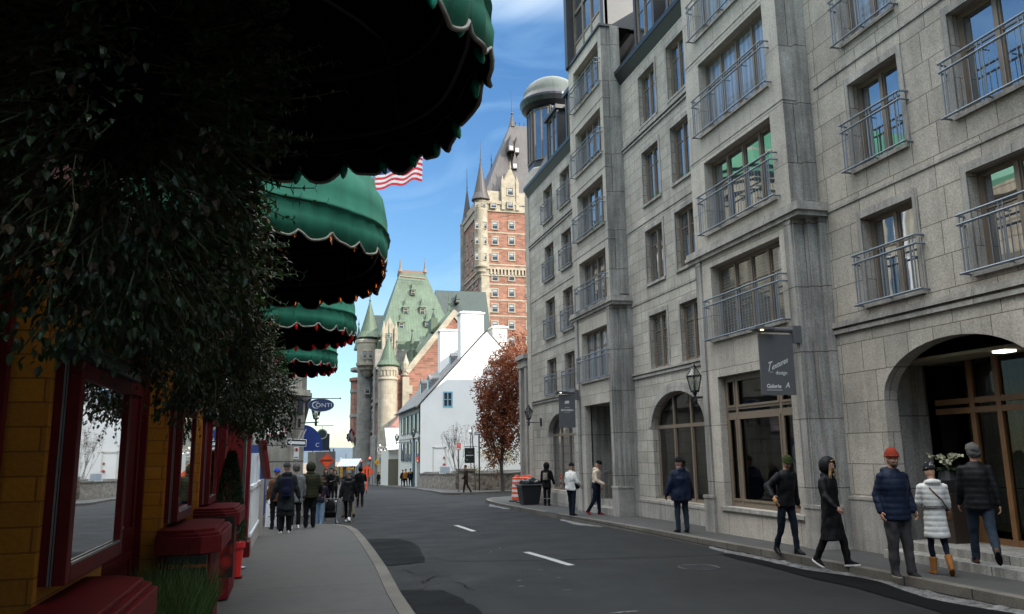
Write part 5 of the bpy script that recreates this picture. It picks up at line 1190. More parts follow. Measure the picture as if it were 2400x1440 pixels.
def win(x, y, Y, wpx=13, hpx=19, face='y', arch=False, X=None, trim='stone_c', parent=None):
    """stone-trimmed sash window on a wall facing the camera (face y) or the street (face x)"""
    if face == 'y':
        c = at(x, y, Y); w_ = wpx*Y/FPX/2; h = hpx*Y/FPX/2; M_ = frame_mat(c, (1, 0, 0), (0, 0, 1))
    else: c = x; w_ = wpx/2; h = hpx/2; M_ = frame_mat(c, (0, -1, 0), (0, 0, 1))
    f = MB(); f.M = M_; q = w_*.38
    f.box(-w_-q, -w_, -h, h, -.05, .10); f.box(w_, w_+q, -h, h, -.05, .10); f.box(-w_-q*1.2, w_+q*1.2, h, h+q*1.1, -.05, .12); f.box(-w_-q*1.3, w_+q*1.3, -h-q*.7, -h, -.05, .2)
    o = f.build('window', M[trim], CH)
    f = MB(); f.M = M_; f.box(-w_, w_, -h, h, -.04, .015); f.build('pane', M['pane_dark'], CH).parent = o
    f = MB(); f.M = M_; f.box(-w_, w_, -.04, .05, .015, .04); f.box(-w_*.95, w_*.95, -h+.02, -h+.1, .015, .04); f.box(-w_*.82, w_*.82, h*.3, h*.9, .016, .022); f.build('sash', simple_cache('sash_grey', (.24,.25,.26)), CH).parent = o
# --- tall brick tower
TY = 165.0
c0 = at(1129, 640, TY); cL = at(1077, 640, TY*(1129-694)/(1077-694.)); tz0 = zg(150)-4; ztop = at(1160, 497, TY).z
TX0 = c0.x; TX1 = TX0+19; TY1 = TY+20
b = MB(); b.box(TX0, TX1, TY, TY1, tz0, ztop); b.build('tower_wall', M['red_brick'], CH)
b = MB(); zc = at(1160, 480, TY).z
b.box(TX0-.25, TX1+.25, TY-.25, TY1+.25, ztop, zc); b.box(TX0-.5, TX1+.5, TY-.5, TY1+.5, zc, zc+.8); b.box(TX0+.5, TX1-.5, TY+.1, TY1-.5, zc+.8, zc+3.2)
zb = at(1160, 632, TY).z; b.box(TX0-.2, TX1+.2, TY-.35, TY1, zb, zb+.5); b.box(TX0-.2, TX1+.2, TY-.2, TY1, zb-1.5, zb-1.2)
for i in range(22): b.box(TX0+1.9+i*.8, TX0+2.3+i*.8, TY-.34, TY, zb-1.2, zb)
for y in (547, 584, 622, 668, 705, 742): z = at(1160, y, TY).z; b.box(TX0-.06, TX1+.06, TY-.06, TY1, z, z+.3)
for z_ in range(30): 
    z = tz0+z_*1.1*2
    if z < ztop-8: b.box(TX0-.07, TX0+(1.7 if z_ % 2 else 2.3), TY-.07, TY+1.6, z, z+1.1); b.box(TX0-.065, TX0+1.7, TY-.065, TY+2.2, z+1.1, z+2.2)
b.build('stone_bands', M['stone_c'], CH)
for y in (529, 565, 602, 650, 687, 723, 763, 800):
    for x in (1160, 1199, 1240): win(x, y, TY-.02, 13, 19)
for y in (529, 565, 602, 650, 687): 
    for k in (4.5, 9.5, 14.5): win(Vector((TX0-.02, TY+k, at(1160, y, TY).z)), 0, 0, 1.2, 1.9, face='x')
# roof of the tower
zr = at(1180, 462, TY).z; rz = at(1200, 292, TY+8).z; p0 = at(1150, 462, TY).x; p1 = at(1200, 292, TY+8).x
b = MB(); b.rings([[(TX0+.8, TY+.8, zr), (TX1-.5, TY+.8, zr), (TX1-.5, TY1-.8, zr), (TX0+.8, TY1-.8, zr)], [(p1-.3, TY+8.5, rz), (TX1-2, TY+8.5, rz), (TX1-2, TY+10, rz), (p1-.3, TY+10, rz)]])
b.build('tower_roof', M['brown_copper'], CH)
b = MB(); sp_ = at(1200, 292, TY+9); b.lathe([(.9, sp_.z-.8), (.5, sp_.z+.8), (.2, sp_.z+2.5), (.35, sp_.z+2.8), (.12, sp_.z+3.2), (.03, at(1200, 207, TY+9).z)], (sp_.x, TY+9, 0), 10)
for i in range(10): x = p1+i*1.1; b.tube([(x, TY+9, rz), (x, TY+9, rz+1.1)], .1, 4)
b.build('ridge_finial', M['brown_copper'], CH)
for (x, y, w_) in ((1196, 350, 7), (1210, 355, 7), (1205, 392, 8)):
    c = at(x, y, TY+4); f = MB(); f.ext([(c.x-.6, TY+3.2, c.z-.7), (c.x+.6, TY+3.2, c.z-.7), (c.x+.6, TY+3.2, c.z+.7), (c.x, TY+3.2, c.z+3.4), (c.x-.6, TY+3.2, c.z+.7)], (0, 4, 0)); dm = f.build('roof_dormer', M['brown_copper'], CH)
    f = MB(); f.box(c.x-.42, c.x+.42, TY+3.14, TY+3.19, c.z-.45, c.z+.5); f.build('pane', simple_cache('sash_white', (.42,.42,.42)), CH).parent = dm
# big stone dormer
for (cx) in (1196,):
    d0 = at(cx-17, 492, TY-.4); d1 = at(cx+16, 432, TY-.4); dt = at(cx, 392, TY-.4)
    f = MB(); f.ext([(d0.x, TY-.4, d0.z), (d1.x, TY-.4, d0.z), (d1.x, TY-.4, d1.z), (dt.x, TY-.4, dt.z), (d0.x, TY-.4, d1.z)], (0, 5, 0))
    for x in (d0.x, d1.x): f.box(x-.35, x+.35, TY-.6, TY+.4, d0.z, d1.z+.6); f.lathe([(.35, d1.z+.6), (.05, d1.z+2.0)], (x, TY-.1, 0), 6)
    f.lathe([(.3, dt.z-.2), (.04, dt.z+1.4)], (dt.x, TY-.2, 0), 6)
    dm = f.build('stone_dormer', M['stone_c'], CH); win(cx, 450, TY-.42, 13, 18); win(cx, 482, TY-.62, 13, 14); win(1157, 482, TY-.62, 12, 12)
# corner turret (bartizan) with cone
def turret(cx, ytop, ybot, rpx, Y, mat_, corbel=0, n=24):
    c = at(cx, ytop, Y); d = at(cx, ybot, Y); r_ = rpx*Y/FPX; b = MB(); prof = []
    if corbel: prof = [(r_*.25, d.z-corbel), (r_*.45, d.z-corbel*.8), (r_*.5, d.z-corbel*.62), (r_*.78, d.z-corbel*.5), (r_*.8, d.z-corbel*.32), (r_*1.08, d.z-corbel*.2), (r_*1.1, d.z)]
    prof += [(r_, d.z+.05), (r_, c.z-.7), (r_*1.07, c.z-.6), (r_*1.07, c.z-.2), (r_*1.0, c.z)]
    b.lathe(prof, (c.x, Y, 0), n); return b.build('turret', M[mat_], CH, smooth=False)
turret(1127, 470, 620, 16.5, TY+.6, 'stone_c', 3.6); cone(1127, 470, 375, 22, TY+.6, 'brown_copper', 45)
for y in (529, 565, 602):
    for x in (1118, 1137): win(x, y, TY-.85 if x < 1125 else TY-.8, 7, 16)
for x in (1118, 1134): win(x, 480, TY-.9, 7, 9)
YB = TY1; xl = at(1089, 530, YB-1)
turret(1090, 526, 680, 12, YB-1, 'stone_cg', 3); cone(1095, 526, 440, 14, YB-1, 'brown_copper', 45)
cone(1152, 440, 375, 8, TY+12, 'brown_copper', 14)
for x, yt in ((1148, 412), (1155, 400)): c = at(x, yt, TY+14); b = MB(); b.box(c.x-.6, c.x+.6, TY+13.5, TY+14.5, zr, c.z); b.build('roof_chimney', M['stone_cg'], CH)
# --- main green hipped roof
GY = 138.0
def P3(x, y, Y): return at(x, y, Y)
rl, rrr = at(938, 638, GY+10), at(996, 640, GY+10); bl, br = at(868, 858, GY-3), at(1098, 858, GY-3)
b = MB(); b.rings([[bl, br, br+Vector((0, 24, 0)), bl+Vector((0, 24, 0))], [rl, rrr, rrr+Vector((0, 3, 0)), rl+Vector((0, 3, 0))]])
b.build('green_roof', M['copper'], CH)
b = MB(); b.box(rl.x-.2, rrr.x+.2, rl.y-.2, rl.y+3.2, rl.z-.3, rl.z+.35)
for q, yt in ((rl, 608), (rrr, 605)): b.tube([q, q+Vector((0, 0, at(q.x, yt, 1).z*0+ (638-yt)/FPX*GY+.5))], [.3, .04], 6); b.lathe([(.5, q.z), (.15, q.z+1)], (q.x, q.y, 0), 8)
b.tube([at(938, 648, GY+8), at(996, 654, GY+8)], .18, 5); b.build('ridge_cap', simple_cache('rusty_ridge', (.16,.10,.07)), CH)
def rdorm(x, y, w_, h, Y, mat_='copper', cone_h=1.6):
    c = at(x, y, Y); s_ = Y/FPX; ww = w_*s_/2; hh = h*s_/2
    f = MB(); f.box(c.x-ww, c.x+ww, Y, Y+6, c.z-hh, c.z+hh); f.rings([[(c.x-ww*1.25, Y-.2, c.z+hh), (c.x+ww*1.25, Y-.2, c.z+hh), (c.x+ww*1.25, Y+5, c.z+hh), (c.x-ww*1.25, Y+5, c.z+hh)], [(c.x-ww*.3, Y+.8, c.z+hh+hh*cone_h*.6), (c.x+ww*.3, Y+.8, c.z+hh+hh*cone_h*.6), (c.x+ww*.3, Y+5, c.z+hh+hh*cone_h*.6), (c.x-ww*.3, Y+5, c.z+hh+hh*cone_h*.6)], [(c.x-.06, Y+1, c.z+hh*(1+cone_h)+.8), (c.x+.06, Y+1, c.z+hh*(1+cone_h)+.8), (c.x+.06, Y+2, c.z+hh*(1+cone_h)+.6), (c.x-.06, Y+2, c.z+hh*(1+cone_h)+.6)]])
    dm = f.build('roof_dormer', M[mat_], CH)
    f = MB(); f.box(c.x-ww*.62, c.x+ww*.62, Y-.06, Y, c.z-hh*.75, c.z+hh*.75); f.build('pane', M['pane_dark'], CH).parent = dm
    f = MB()
    for a_, b_, e_, g_ in ((-ww*.74, -ww*.62, -hh*.85, hh*.85), (ww*.62, ww*.74, -hh*.85, hh*.85), (-ww*.74, ww*.74, hh*.72, hh*.85), (-ww*.62, ww*.62, -.05, .05)): f.box(c.x+a_, c.x+b_, Y-.09, Y-.02, c.z+e_, c.z+g_)
    f.build('sash', M['stone_c'], CH).parent = dm
rdorm(968, 686, 11, 13, GY+6.2); rdorm(951, 729, 14, 17, GY+3.8); rdorm(990, 729, 14, 17, GY+3.8); rdorm(941, 763, 14, 16, GY+2.0); rdorm(1002, 760, 14, 14, GY+1.8); rdorm(1005, 800, 12, 12, GY-2)
# rear dark green wing
b = MB(); q0, q1 = at(1016, 685, 160), at(1112, 688, 160); b.ext([(q0.x, 158, q0.z), (q0.x, 152, q0.z-13), (q0.x, 170, q0.z-13)], (q1.x-q0.x+2, 0, 0)); b.build('rear_roof', M['dark_copper'], CH); rdorm(1073, 706, 9, 8, 155, 'dark_copper')
q0, q1 = at(874, 743, 160), at(900, 743, 160); b = MB(); b.ext([(q0.x, 158, q0.z), (q0.x, 150, q0.z-12), (q0.x, 170, q0.z-12)], (q1.x-q0.x+3, 0, 0)); b.build('rear_roof', M['dark_copper'], CH)
# --- street wing under the roofs, dark in shade
SX = at(889, 1060, 118).x; Y0, Y1_ = 118.0, 168.0; ez = at(889, 850, 118).z
b = MB(); b.box(SX, SX+20, Y0+4, Y1_, zg(Y0)-3, ez-.5); b.box(SX+.1, SX+18, Y0+8, Y1_-6, ez-.5, at(900, 850, GY).z); b.build('street_wing', M['red_brick'], CH)
b = MB()
for z in (ez-.6, ez-5.8, ez-11): b.box(SX-.25, SX+2, Y0+3.8, Y1_, z, z+.5)
b.box(SX-.3, SX+2, Y0+3.7, Y1_, zg(Y0)-2, zg(Y0)+7.2)
for y in (124, 133, 142, 151, 160): b.box(SX-.32, SX+1, y, y+1.6, zg(Y0), ez)
b.build('stone_dressing', M['stone_cg'], CH)
for k, y in enumerate((129, 138, 147, 156, 164)):
    for z in (ez-3, ez-8.2, ez-13.2): win(Vector((SX-.04, y, z)), 0, 0, 2.0, 3.0, face='x', trim='stone_cg')
# far end oriel against the sky
c = at(846, 700, 163)
b = MB(); b.lathe([(1.5, zg(160)+7), (3.0, zg(160)+9.2), (3.1, zg(160)+12), (3.1, ez+1), (3.4, ez+1.2), (3.4, ez+1.8)], (c.x+1.4, 163, 0), 10); b.build('oriel', M['red_brick'], CH)
b = MB()
for z in (9.3, 13.3, 18.2, 22.6): b.lathe([(3.2, zg(160)+z), (3.25, zg(160)+z+.2), (3.2, zg(160)+z+.7)], (c.x+1.4, 163, 0), 10)
b.lathe([(2.6, zg(160)-1), (2.6, zg(160)+7.5)], (c.x+1.6, 164, 0), 10); b.build('oriel_band', M['stone_cg'], CH)
for z in (ez-1.5, ez-5.5, ez-9.5, ez-13):
    for xx in (-.6, 1.4, 3.2): win(Vector((c.x+xx, 159.75+ (0.25 if xx != 1.4 else 0), z)), 0, 0, 1.0, 2.2, face='x', trim='stone_cg') if False else None
for y in (868, 912, 955, 1003):
    for x in (846, 862): win(x, y, 159.7, 7, 22, trim='stone_cg')
# big round turret with paired windows
turret(862, 797, 852, 24, 130, 'stone_c', 2.2); cone(866, 793, 705, 27, 130, 'copper', 16)
for x in (855, 868): win(x, 832, 128.25, 6.5, 17)
turret(858, 852, 1125, 19, 131.5, 'stone_cg')
for y in (873, 915): win(861, y, 129.9, 9, 16)
cone(840, 820, 760, 10, 150, 'copper', 10)
# slender round stair turret, sunlit on its right
turret(909, 860, 1130, 21.5, 110, 'stone_c'); cone(910, 857, 786, 25, 110, 'copper', 34)
b = MB(); tcx = at(909, 900, 110)
for k in range(18):
    a = 2*PI*k/18; u = Vector((math.cos(a), math.sin(a), 0)); r_ = 21.5*110/FPX
    b.tube([Vector((tcx.x, 110, at(909, 882, 110).z))+u*(r_+.03), Vector((tcx.x, 110, at(909, 868, 110).z))+u*(r_+.03)], .1, 4)
b.lathe([(r_+.02, at(909, 893, 110).z), (r_+.14, at(909, 891, 110).z), (r_+.14, at(909, 888, 110).z), (r_+.02, at(909, 886, 110).z)], (tcx.x, 110, 0), 24); b.build('turret_carving', M['stone_c'], CH)
for y in (912, 955): win(925.5, y, 109.4, 4, 12)
# pointed stone dormer between the turrets
d0 = at(899, 815, 124); d1 = at(928, 775, 124); dt = at(914, 742, 124)
f = MB(); f.ext([(d0.x, 124, d0.z-2), (d1.x, 124, d0.z-2), (d1.x, 124, d1.z), (dt.x, 124, dt.z), (d0.x, 124, d1.z)], (0, 5, 0)); 
for x in (d0.x, d1.x): f.box(x-.25, x+.25, 123.7, 124.6, d0.z-2, d1.z+.4); f.lathe([(.25, d1.z+.4), (.04, d1.z+1.5)], (x, 124.1, 0), 6)
f.build('stone_dormer', M['stone_c'], CH); win(913, 793, 123.9, 10, 22)
# wall between turrets + links of green roof lower down
b = MB(); q = at(880, 815, 123); q2 = at(945, 1130, 123); b.box(q.x, q2.x+2, 123.2, 126, q2.z-1, q.z-.2); b.build('link_wall', M['stone_cg'], CH)
for (xc, yb_, ya_, r_) in ((1, 0, 0, 0),): pass
cone(966, 775+50, 775, 10, 121, 'copper', 6); cone(964, 855, 808, 10.5, 118.5, 'copper', 5); cone(1052, 770, 712, 13, 127, 'copper', 30); cone(1016, 752, 725, 8, 130, 'copper', 6)
for (x, y) in ((966, 840), (964, 866), (1017, 765)):
    c = at(x, y, 119.5); b = MB(); b.box(c.x-.5, c.x+.5, 119, 122, c.z-1, c.z+1.2); b.build('roof_dormer', M['copper'], CH)
# --- brick gable block
BY = 112.0
gp = [(945, 1128), (945, 884), (952, 872), (1064, 733), (1085, 758), (1110, 790), (1130, 1100)]
pts = [at(x, y, BY) for x, y in gp]
b = MB(); b.ext(pts, (0, 14, 0)); b.build('brick_gable', M['red_brick'], CH)
b = MB()
for (q0, q1) in ((pts[2], pts[3]), (pts[3], pts[5])):
    if q0 is not pts[2]: q0 = q0+Vector((0, .04, 0)); q1 = q1+Vector((0, .04, 0))
    d = (q1-q0); n_ = Vector((-d.z, 0, d.x)).normalized(); n_ = n_ if n_.z > 0 else -n_
    e_ = (q1-q0).normalized()*.34*(1 if q0 is pts[2] else -1); b.ext([q0-n_*.45, q1-n_*.45+(e_ if q0 is pts[2] else 0*e_), q1+n_*.3+(e_ if q0 is pts[2] else 0*e_), q0+n_*.3+(e_ if q0 is not pts[2] else 0*e_)], (0, .9+(0 if q0 is pts[2] else .02), 0))
b.v = [(x, y-.25, z) for x, y, z in b.v]
for k in range(16):
    z = pts[1].z-1.2*k; b.box(pts[1].x-.1, pts[1].x+(1.3 if k % 2 else .85), BY-.2, BY+1, z-1.2, z)
b.lathe([(.5, pts[2].z-.5), (.5, pts[2].z+1.2), (.2, pts[2].z+2.0), (.05, pts[2].z+2.6)], (pts[1].x+.4, BY+.3, 0), 8); b.build('gable_coping', M['stone_c'], CH)
b = MB(); g0, g1, g2, g3 = at(945, 872, 119), at(1054, 726, 121), at(1100, 740, 127), at(958, 900, 121)
b.face([g0, g1, g2+Vector((0, 6, 0)), g0+Vector((0, 12, 4))]); b.ext([at(950, 880, 117.5), at(1064, 738, 117.5), at(1052, 728, 120), at(938, 862, 120)], (.5, 4, .0)); b.ext([at(880, 850, 127), at(960, 850, 127), at(985, 800, 127.5), at(885, 800, 127.5)], (0, 2, 0))
b.build('green_roof', M['copper'], CH)
# downpipes and dark slot beside the gable
b = MB(); q = at(937, 900, 113); b.box(q.x-.5, q.x+.5, 112.5, 118, zg(112)-1, at(937, 880, 113).z); b.build('brick_slot', M['red_brick'], CH)
# unseen from here but casting the shade on the white gable: house across the side street
EB = thing('granite_annex', (24, 56, 0), 'grey stepped stone building across the side street, behind the granite building', 'building')
pr = [(18.0, -3), (18.0, 11.1), (20.9, 11.1), (22.1, 14.9), (26.6, 14.9), (28, 17.6), (46, 17.6), (46, -3)]
b = MB(); b.box(18, 46, 50, 57.4, -3, 11.1); b.ext([(x, 57.41, z) for x, z in pr], (0, 3.1, 0)); b.build('wall', M['granite_mid'], EB)
b = MB(); b.box(17.75, 18.2, 49.8, 60.7, 10.6, 10.95); b.build('cornice', M['granite_trim'], EB)
for z in (1, 4.2, 7.4):
    for y in (51.5, 54.3, 57.1): f = MB(); f.box(17.94, 17.99, y, y+1.2, z, z+1.8); f.build('window', M['glass_a'], EB)

AB = thing('shade_block', (28, 100, zg(100)), 'unseen stone block added behind the white house to shade the foot of the castle hotel', 'building')  # added out of view to cast shade on the hotel's foot
b = MB(); b.box(20.5, 38, 95, 103.5, zg(100)-1, 12.2); b.build('wall', M['stone_cg'], AB)
b = MB(); b.box(20.2, 38.3, 94.7, 103.8, 11.7, 12.05); b.build('cornice', M['stone_c'], AB)
# ================================================================== street things
M['sign_white2'] = simple('sign_white_b', (.62,.62,.62), .5, .05)
M['sign_orange'] = simple('sign_orange', (.75,.085,.02), .5, .08)
M['sign_yellow'] = simple('sign_yellow', (.65,.33,.01), .5, .05)
M['pole_dark'] = simple('pole_dark', (.05,.05,.055), .5)
def diamond(px, py, rpx, Y, mat_, label, post=True, sym=None, text=None, foot=None, cat='road sign'):
    c = at(px, py, Y); r_ = rpx*Y/FPX; t = thing('road_sign', (c.x, Y, zg(Y)), label, cat)
    b = MB(); b.M = frame_mat(c, (1, 0, 0), (0, 0, 1)); b.ext([(-r_, 0, -.01), (0, -r_, -.01), (r_, 0, -.01), (0, r_, -.01)], (0, 0, .02)); b.build('plate', M[mat_], t, bevel=.004)
    b = MB(); b.M = frame_mat(c+Vector((0, -.014, 0)), (1, 0, 0), (0, 0, 1)); 
    for a0_, a1_ in (((-r_*.9, 0), (0, -r_*.9)), ((0, -r_*.9), (r_*.9, 0)), ((r_*.9, 0), (0, r_*.9)), ((0, r_*.9), (-r_*.9, 0))): b.tube([(*a0_, 0), (*a1_, 0)], .008, 3)
    if sym == 'lanes': b.box(-.32*r_, -.18*r_, -.5*r_, .15*r_, 0, .003); b.box(.12*r_, .26*r_, -.5*r_, .4*r_, 0, .003); b.face([(-.4*r_, .15*r_, .003), (-.1*r_, .15*r_, .003), (-.25*r_, .4*r_, .003)])
    if sym == 'walker': b.ball((.0, .42*r_, 0), (.1*r_, .1*r_, .003), 8); b.tube([(0, .3*r_, 0), (-.02*r_, -.05*r_, 0), (-.25*r_, -.45*r_, 0)], .05*r_, 4); b.tube([(-.02*r_, -.05*r_, 0), (.22*r_, -.4*r_, 0)], .05*r_, 4); b.tube([(-.25*r_, .05*r_, 0), (0, .25*r_, 0), (.25*r_, 0, 0)], .04*r_, 4)
    b.build('symbol', M['black_metal'], t)
    if text: b = MB(); put_text(b, text, c+Vector((0, -.02, 0)), r_*.33, bold=.004, sx=.86); b.build('lettering', M['black_metal'], t)
    if post: b = MB(); b.tube([(c.x, Y+.03, zg(Y)), (c.x, Y+.03, c.z)], .03, 6); b.build('post', M['pole_dark'], t)
    if foot: b = MB(); b.box(c.x-.05, c.x+.05, Y-.02, Y, zg(Y)+.25, c.z-r_*.9); b.build('orange_strip', M['sign_orange'], t)
    return t
diamond(766, 1080, 17, 44, 'sign_orange', 'orange diamond roadwork sign reading LENTEMENT in front of the grey panel', text='LENTEMENT', foot=True)
diamond(860, 1106, 16, 58, 'sign_orange', 'orange diamond lane sign beside the standing man in black', sym='lanes', foot=True)
diamond(884, 1084, 7, 92, 'sign_yellow', 'small yellow diamond pedestrian sign by the castle hotel wall', sym='walker')
# grey hoarding behind the orange sign
t = thing('hoarding', (at(760, 1100, 47).x, 47, zg(47)), 'tall grey hoarding panel behind the orange LENTEMENT sign', 'panel')
p0, p1 = at(740, 1059, 47), at(785, 1122, 47); b = MB(); b.box(p0.x, p1.x, 47, 47.12, zg(47), p0.z); b.build('panel', simple('hoarding_grey', (.11,.105,.10), .8, .15), t)
b = MB(); 
for x in (773, 782): q = at(x, 1052, 47.06); b.tube([(q.x, 47.06, zg(47)), (q.x, 47.06, q.z)], .04, 5)
b.build('posts', M['pole_dark'], t)
t = thing('barrier_panel', (at(728, 1100, 46).x, 46, zg(46)), 'cream and dark stall side beyond the blue awning', 'panel')
p0, p1 = at(722, 1060, 43), at(738, 1120, 43); b = MB(); b.box(p0.x, p1.x, 43, 43.4, zg(43), p0.z); b.build('panel', simple('dull_cream', (.2,.19,.16), .8, .2), t)
# striped barricades
def barricade(px, py, wpx, hpx, Y, label, rnd=False):
    c = at(px, py, Y); w_ = wpx*Y/FPX; h = hpx*Y/FPX; t = thing('barricade', (c.x, Y, zg(Y)), label, 'barricade', 'striped barricades in the road works'); b = MB(); k = MB()
    M_ = frame_mat(c, (1, 0, 0), (0, 0, 1)); b.M = M_; k.M = M_
    if rnd: b.lathe([(w_/2, -.02), (w_/2, .02)], (0,0,0), 20)
    else: b.box(-w_/2, w_/2, -h/2, h/2, -.02, .02)
    n = 2 if rnd else max(2, round(h/w_*2)); s_ = h/n
    for i in range(n):
        y = -h/2+s_*i+s_*.2; x1 = w_/2 if not rnd else w_*.36; sl = min(s_*.5, w_*.5)
        k.face([(-x1, y, .024), (x1, y+sl*.6, .024), (x1, y+sl*.6+s_*.4, .024), (-x1, y+s_*.4, .024)])
    b.build('board', M['sign_yellow'], t); k.build('stripes', M['black_metal'], t, fixn=False)
    b = MB(); b.box(c.x-w_*.3, c.x+w_*.3, Y+.03, Y+.08, zg(Y), c.z); b.build('stand', M['pole_dark'], t)
barricade(787, 1106, 5, 24, 52, 'yellow and black striped barricade board just right of the grey hoarding'); barricade(800, 1106, 6, 24, 52, 'yellow and black striped barricade board next to the orange beanie'); barricade(824, 1099, 10, 14, 56, 'round yellow and black striped marker between the group and the lane sign', True)
# concrete barriers
for (x, y, lb) in ((792, 1133, 'pale concrete barrier below the striped barricade board, nearer one'), ):
    c = at(x, y, 50); t = thing('concrete_barrier', (c.x, 50, zg(50)), lb, 'barrier'); b = MB(); b.rings([[(c.x-.3, yy, zg(50)), (c.x+.3, yy, zg(50)), (c.x+.18, yy, zg(50)+.35), (c.x+.1, yy, zg(50)+.95), (c.x-.1, yy, zg(50)+.95), (c.x-.18, yy, zg(50)+.35)] for yy in (49, 53)]); b.build('concrete', simple('barrier_concrete', (.30,.29,.27), .8, .2), t)
# site shelter with striped roof
t = thing('site_shelter', (at(815, 1100, 75).x, 75, zg(75)), 'low dark shelter with a pale striped roof beyond the barricades', 'shelter')
a0 = at(795, 1092, 75); a1 = at(832, 1092, 75); b = MB(); b.box(a0.x, a1.x, 75, 79, zg(75), a0.z-.05); b.build('wall', simple('shelter_dark', (.04,.045,.05), .6, .2), t)
b = MB(); k = MB(); n = 9
for i in range(n):
    x0_ = a0.x-.2+(a1.x-a0.x+.4)*i/n; x1_ = a0.x-.2+(a1.x-a0.x+.4)*(i+.5)/n; x2_ = a0.x-.2+(a1.x-a0.x+.4)*(i+1)/n
    for mb_, u, v in ((b, x0_, x1_), (k, x1_, x2_)): mb_.ext([(u, 74.8, a0.z-.1), (v, 74.8, a0.z-.1), (v+.6, 77.2, a0.z+.55), (u+.6, 77.2, a0.z+.55)], (0, 0, .05))
b.build('roof_stripe_pale', simple('stripe_pale', (.5,.53,.55), .5), t); k.build('roof_stripe_dark', simple('stripe_dark', (.05,.08,.09), .5), t)
# distant white van/column and street name board
c = at(799.5, 1084, 120); t = thing('white_pylon', (c.x, 120, zg(120)), 'small white pylon sign shining in the distance', 'pylon'); b = MB(); b.box(c.x-.2, c.x+.16, 120, 120.3, zg(120), at(800, 1076, 120).z); b.box(c.x-.1, c.x+.06, 120.05, 120.2, at(800, 1076, 120).z, at(800, 1073, 120).z); b.build('column', simple('pylon_white', (.9,.9,.9), .4, .03), t)
c = at(822, 1082, 85); t = thing('street_name_sign', (c.x, 85, zg(85)), 'long dark street name board over the road works', 'street sign'); b = MB(); b.box(c.x-.48, c.x+.45, 85, 85.05, c.z-.12, c.z+.13); b.build('board', simple('name_board', (.03,.07,.07), .5), t); b = MB(); b.tube([(c.x-.5, 85, zg(85)), (c.x-.5, 85, at(811, 1064, 85).z)], .03, 5); b.build('pole', M['pole_dark'], t)
for x, y in ((848, 1089), (865, 1085)):
    pass
# oval signs on the castle side
for (x, y, Y, w_, lb) in ((836, 1089, 96, 7, 'left one of two pale oval hanging signs before the castle hotel'), (864, 1086, 96, 7.5, 'right one of two pale oval hanging signs before the castle hotel')):
    c = at(x, y, Y); t = thing('oval_sign', c, lb, 'sign'); r_ = w_*Y/FPX; b = MB(); b.M = frame_mat(c, (1, 0, 0), (0, 0, 1)); b.lathe([(r_, -.03), (r_, .03)], (0,0,0), 20, sy=.5); b.build('board', simple_cache('oval_green', (.06,.075,.07)), t)
    b = MB(); b.M = frame_mat(c+Vector((0, -.04, 0)), (1, 0, 0), (0, 0, 1)); b.rings([[(q*r_*math.cos(2*PI*i/24), q*r_*.5*math.sin(2*PI*i/24), 0) for q in (.8, .95)] for i in range(25)], 0, False, False); b.box(-r_*.55, r_*.55, -.04, .04, 0, .004); b.build('rim', simple_cache('oval_rim', (.30,.32,.30)), t)
    b = MB(); b.tube([(c.x+r_*1.2, Y, zg(Y)), (c.x+r_*1.2, Y, c.z+.4)], .04, 5); b.tube([(c.x-r_, Y, c.z+.36), (c.x+r_*1.2, Y, c.z+.36)], .02, 4); b.build('bracket', M['pole_dark'], t)
# traffic signals with lit red lamps
for (x, y, lb) in ((837, 1079, 'leftmost of three red traffic lights before the castle hotel'), (846, 1080, 'middle one of three red traffic lights before the castle hotel'), (867, 1074, 'rightmost and highest of three red traffic lights before the castle hotel')):
    Y = 100; c = at(x, y, Y); t = thing('traffic_light', (c.x, Y, zg(Y)), lb, 'traffic light', 'red traffic lights down the street')
    b = MB(); b.box(c.x-.18, c.x+.18, Y, Y+.25, c.z-.75, c.z+.22); b.build('housing', M['black_metal'], t, bevel=.03)
    b = MB(); b.ball((c.x, Y-.02, c.z), (.13, .05, .13), 10); b.build('red_lamp', emis('signal_red', (1, .10, .05), .8), t)
    b = MB(); b.tube([(c.x, Y+.3, zg(Y)), (c.x, Y+.3, c.z)], .05, 6); b.build('pole', M['pole_dark'], t)
# flags on the castle corner
flag('flag', at(842, 1033, 150), at(826, 1006, 146), 2.3, 1.7, (-.2, -.3, -1), .05, [fr_, fw_, fb_], lambda i, j: (0 if (i < 7 or i > 19) else (0 if abs(i-13) < 3 and abs(j-6) < 2.6-abs(i-13)*.4 else 1)), 'red and white maple leaf flag on the castle corner', 2)
flag('flag', at(842, 1033, 151.5), at(823, 1003, 148), 2.0, 1.7, (-.6, -.3, -1), .05, [fr_, fw_, fb_], lambda i, j: 1 if (abs(i-13) < 2 or abs(j-6) < 2) else 2, 'blue and white flag half hidden behind the maple leaf flag', 4)
b = MB(); q = at(828, 1033, 150); q2 = at(870, 1033, 150)
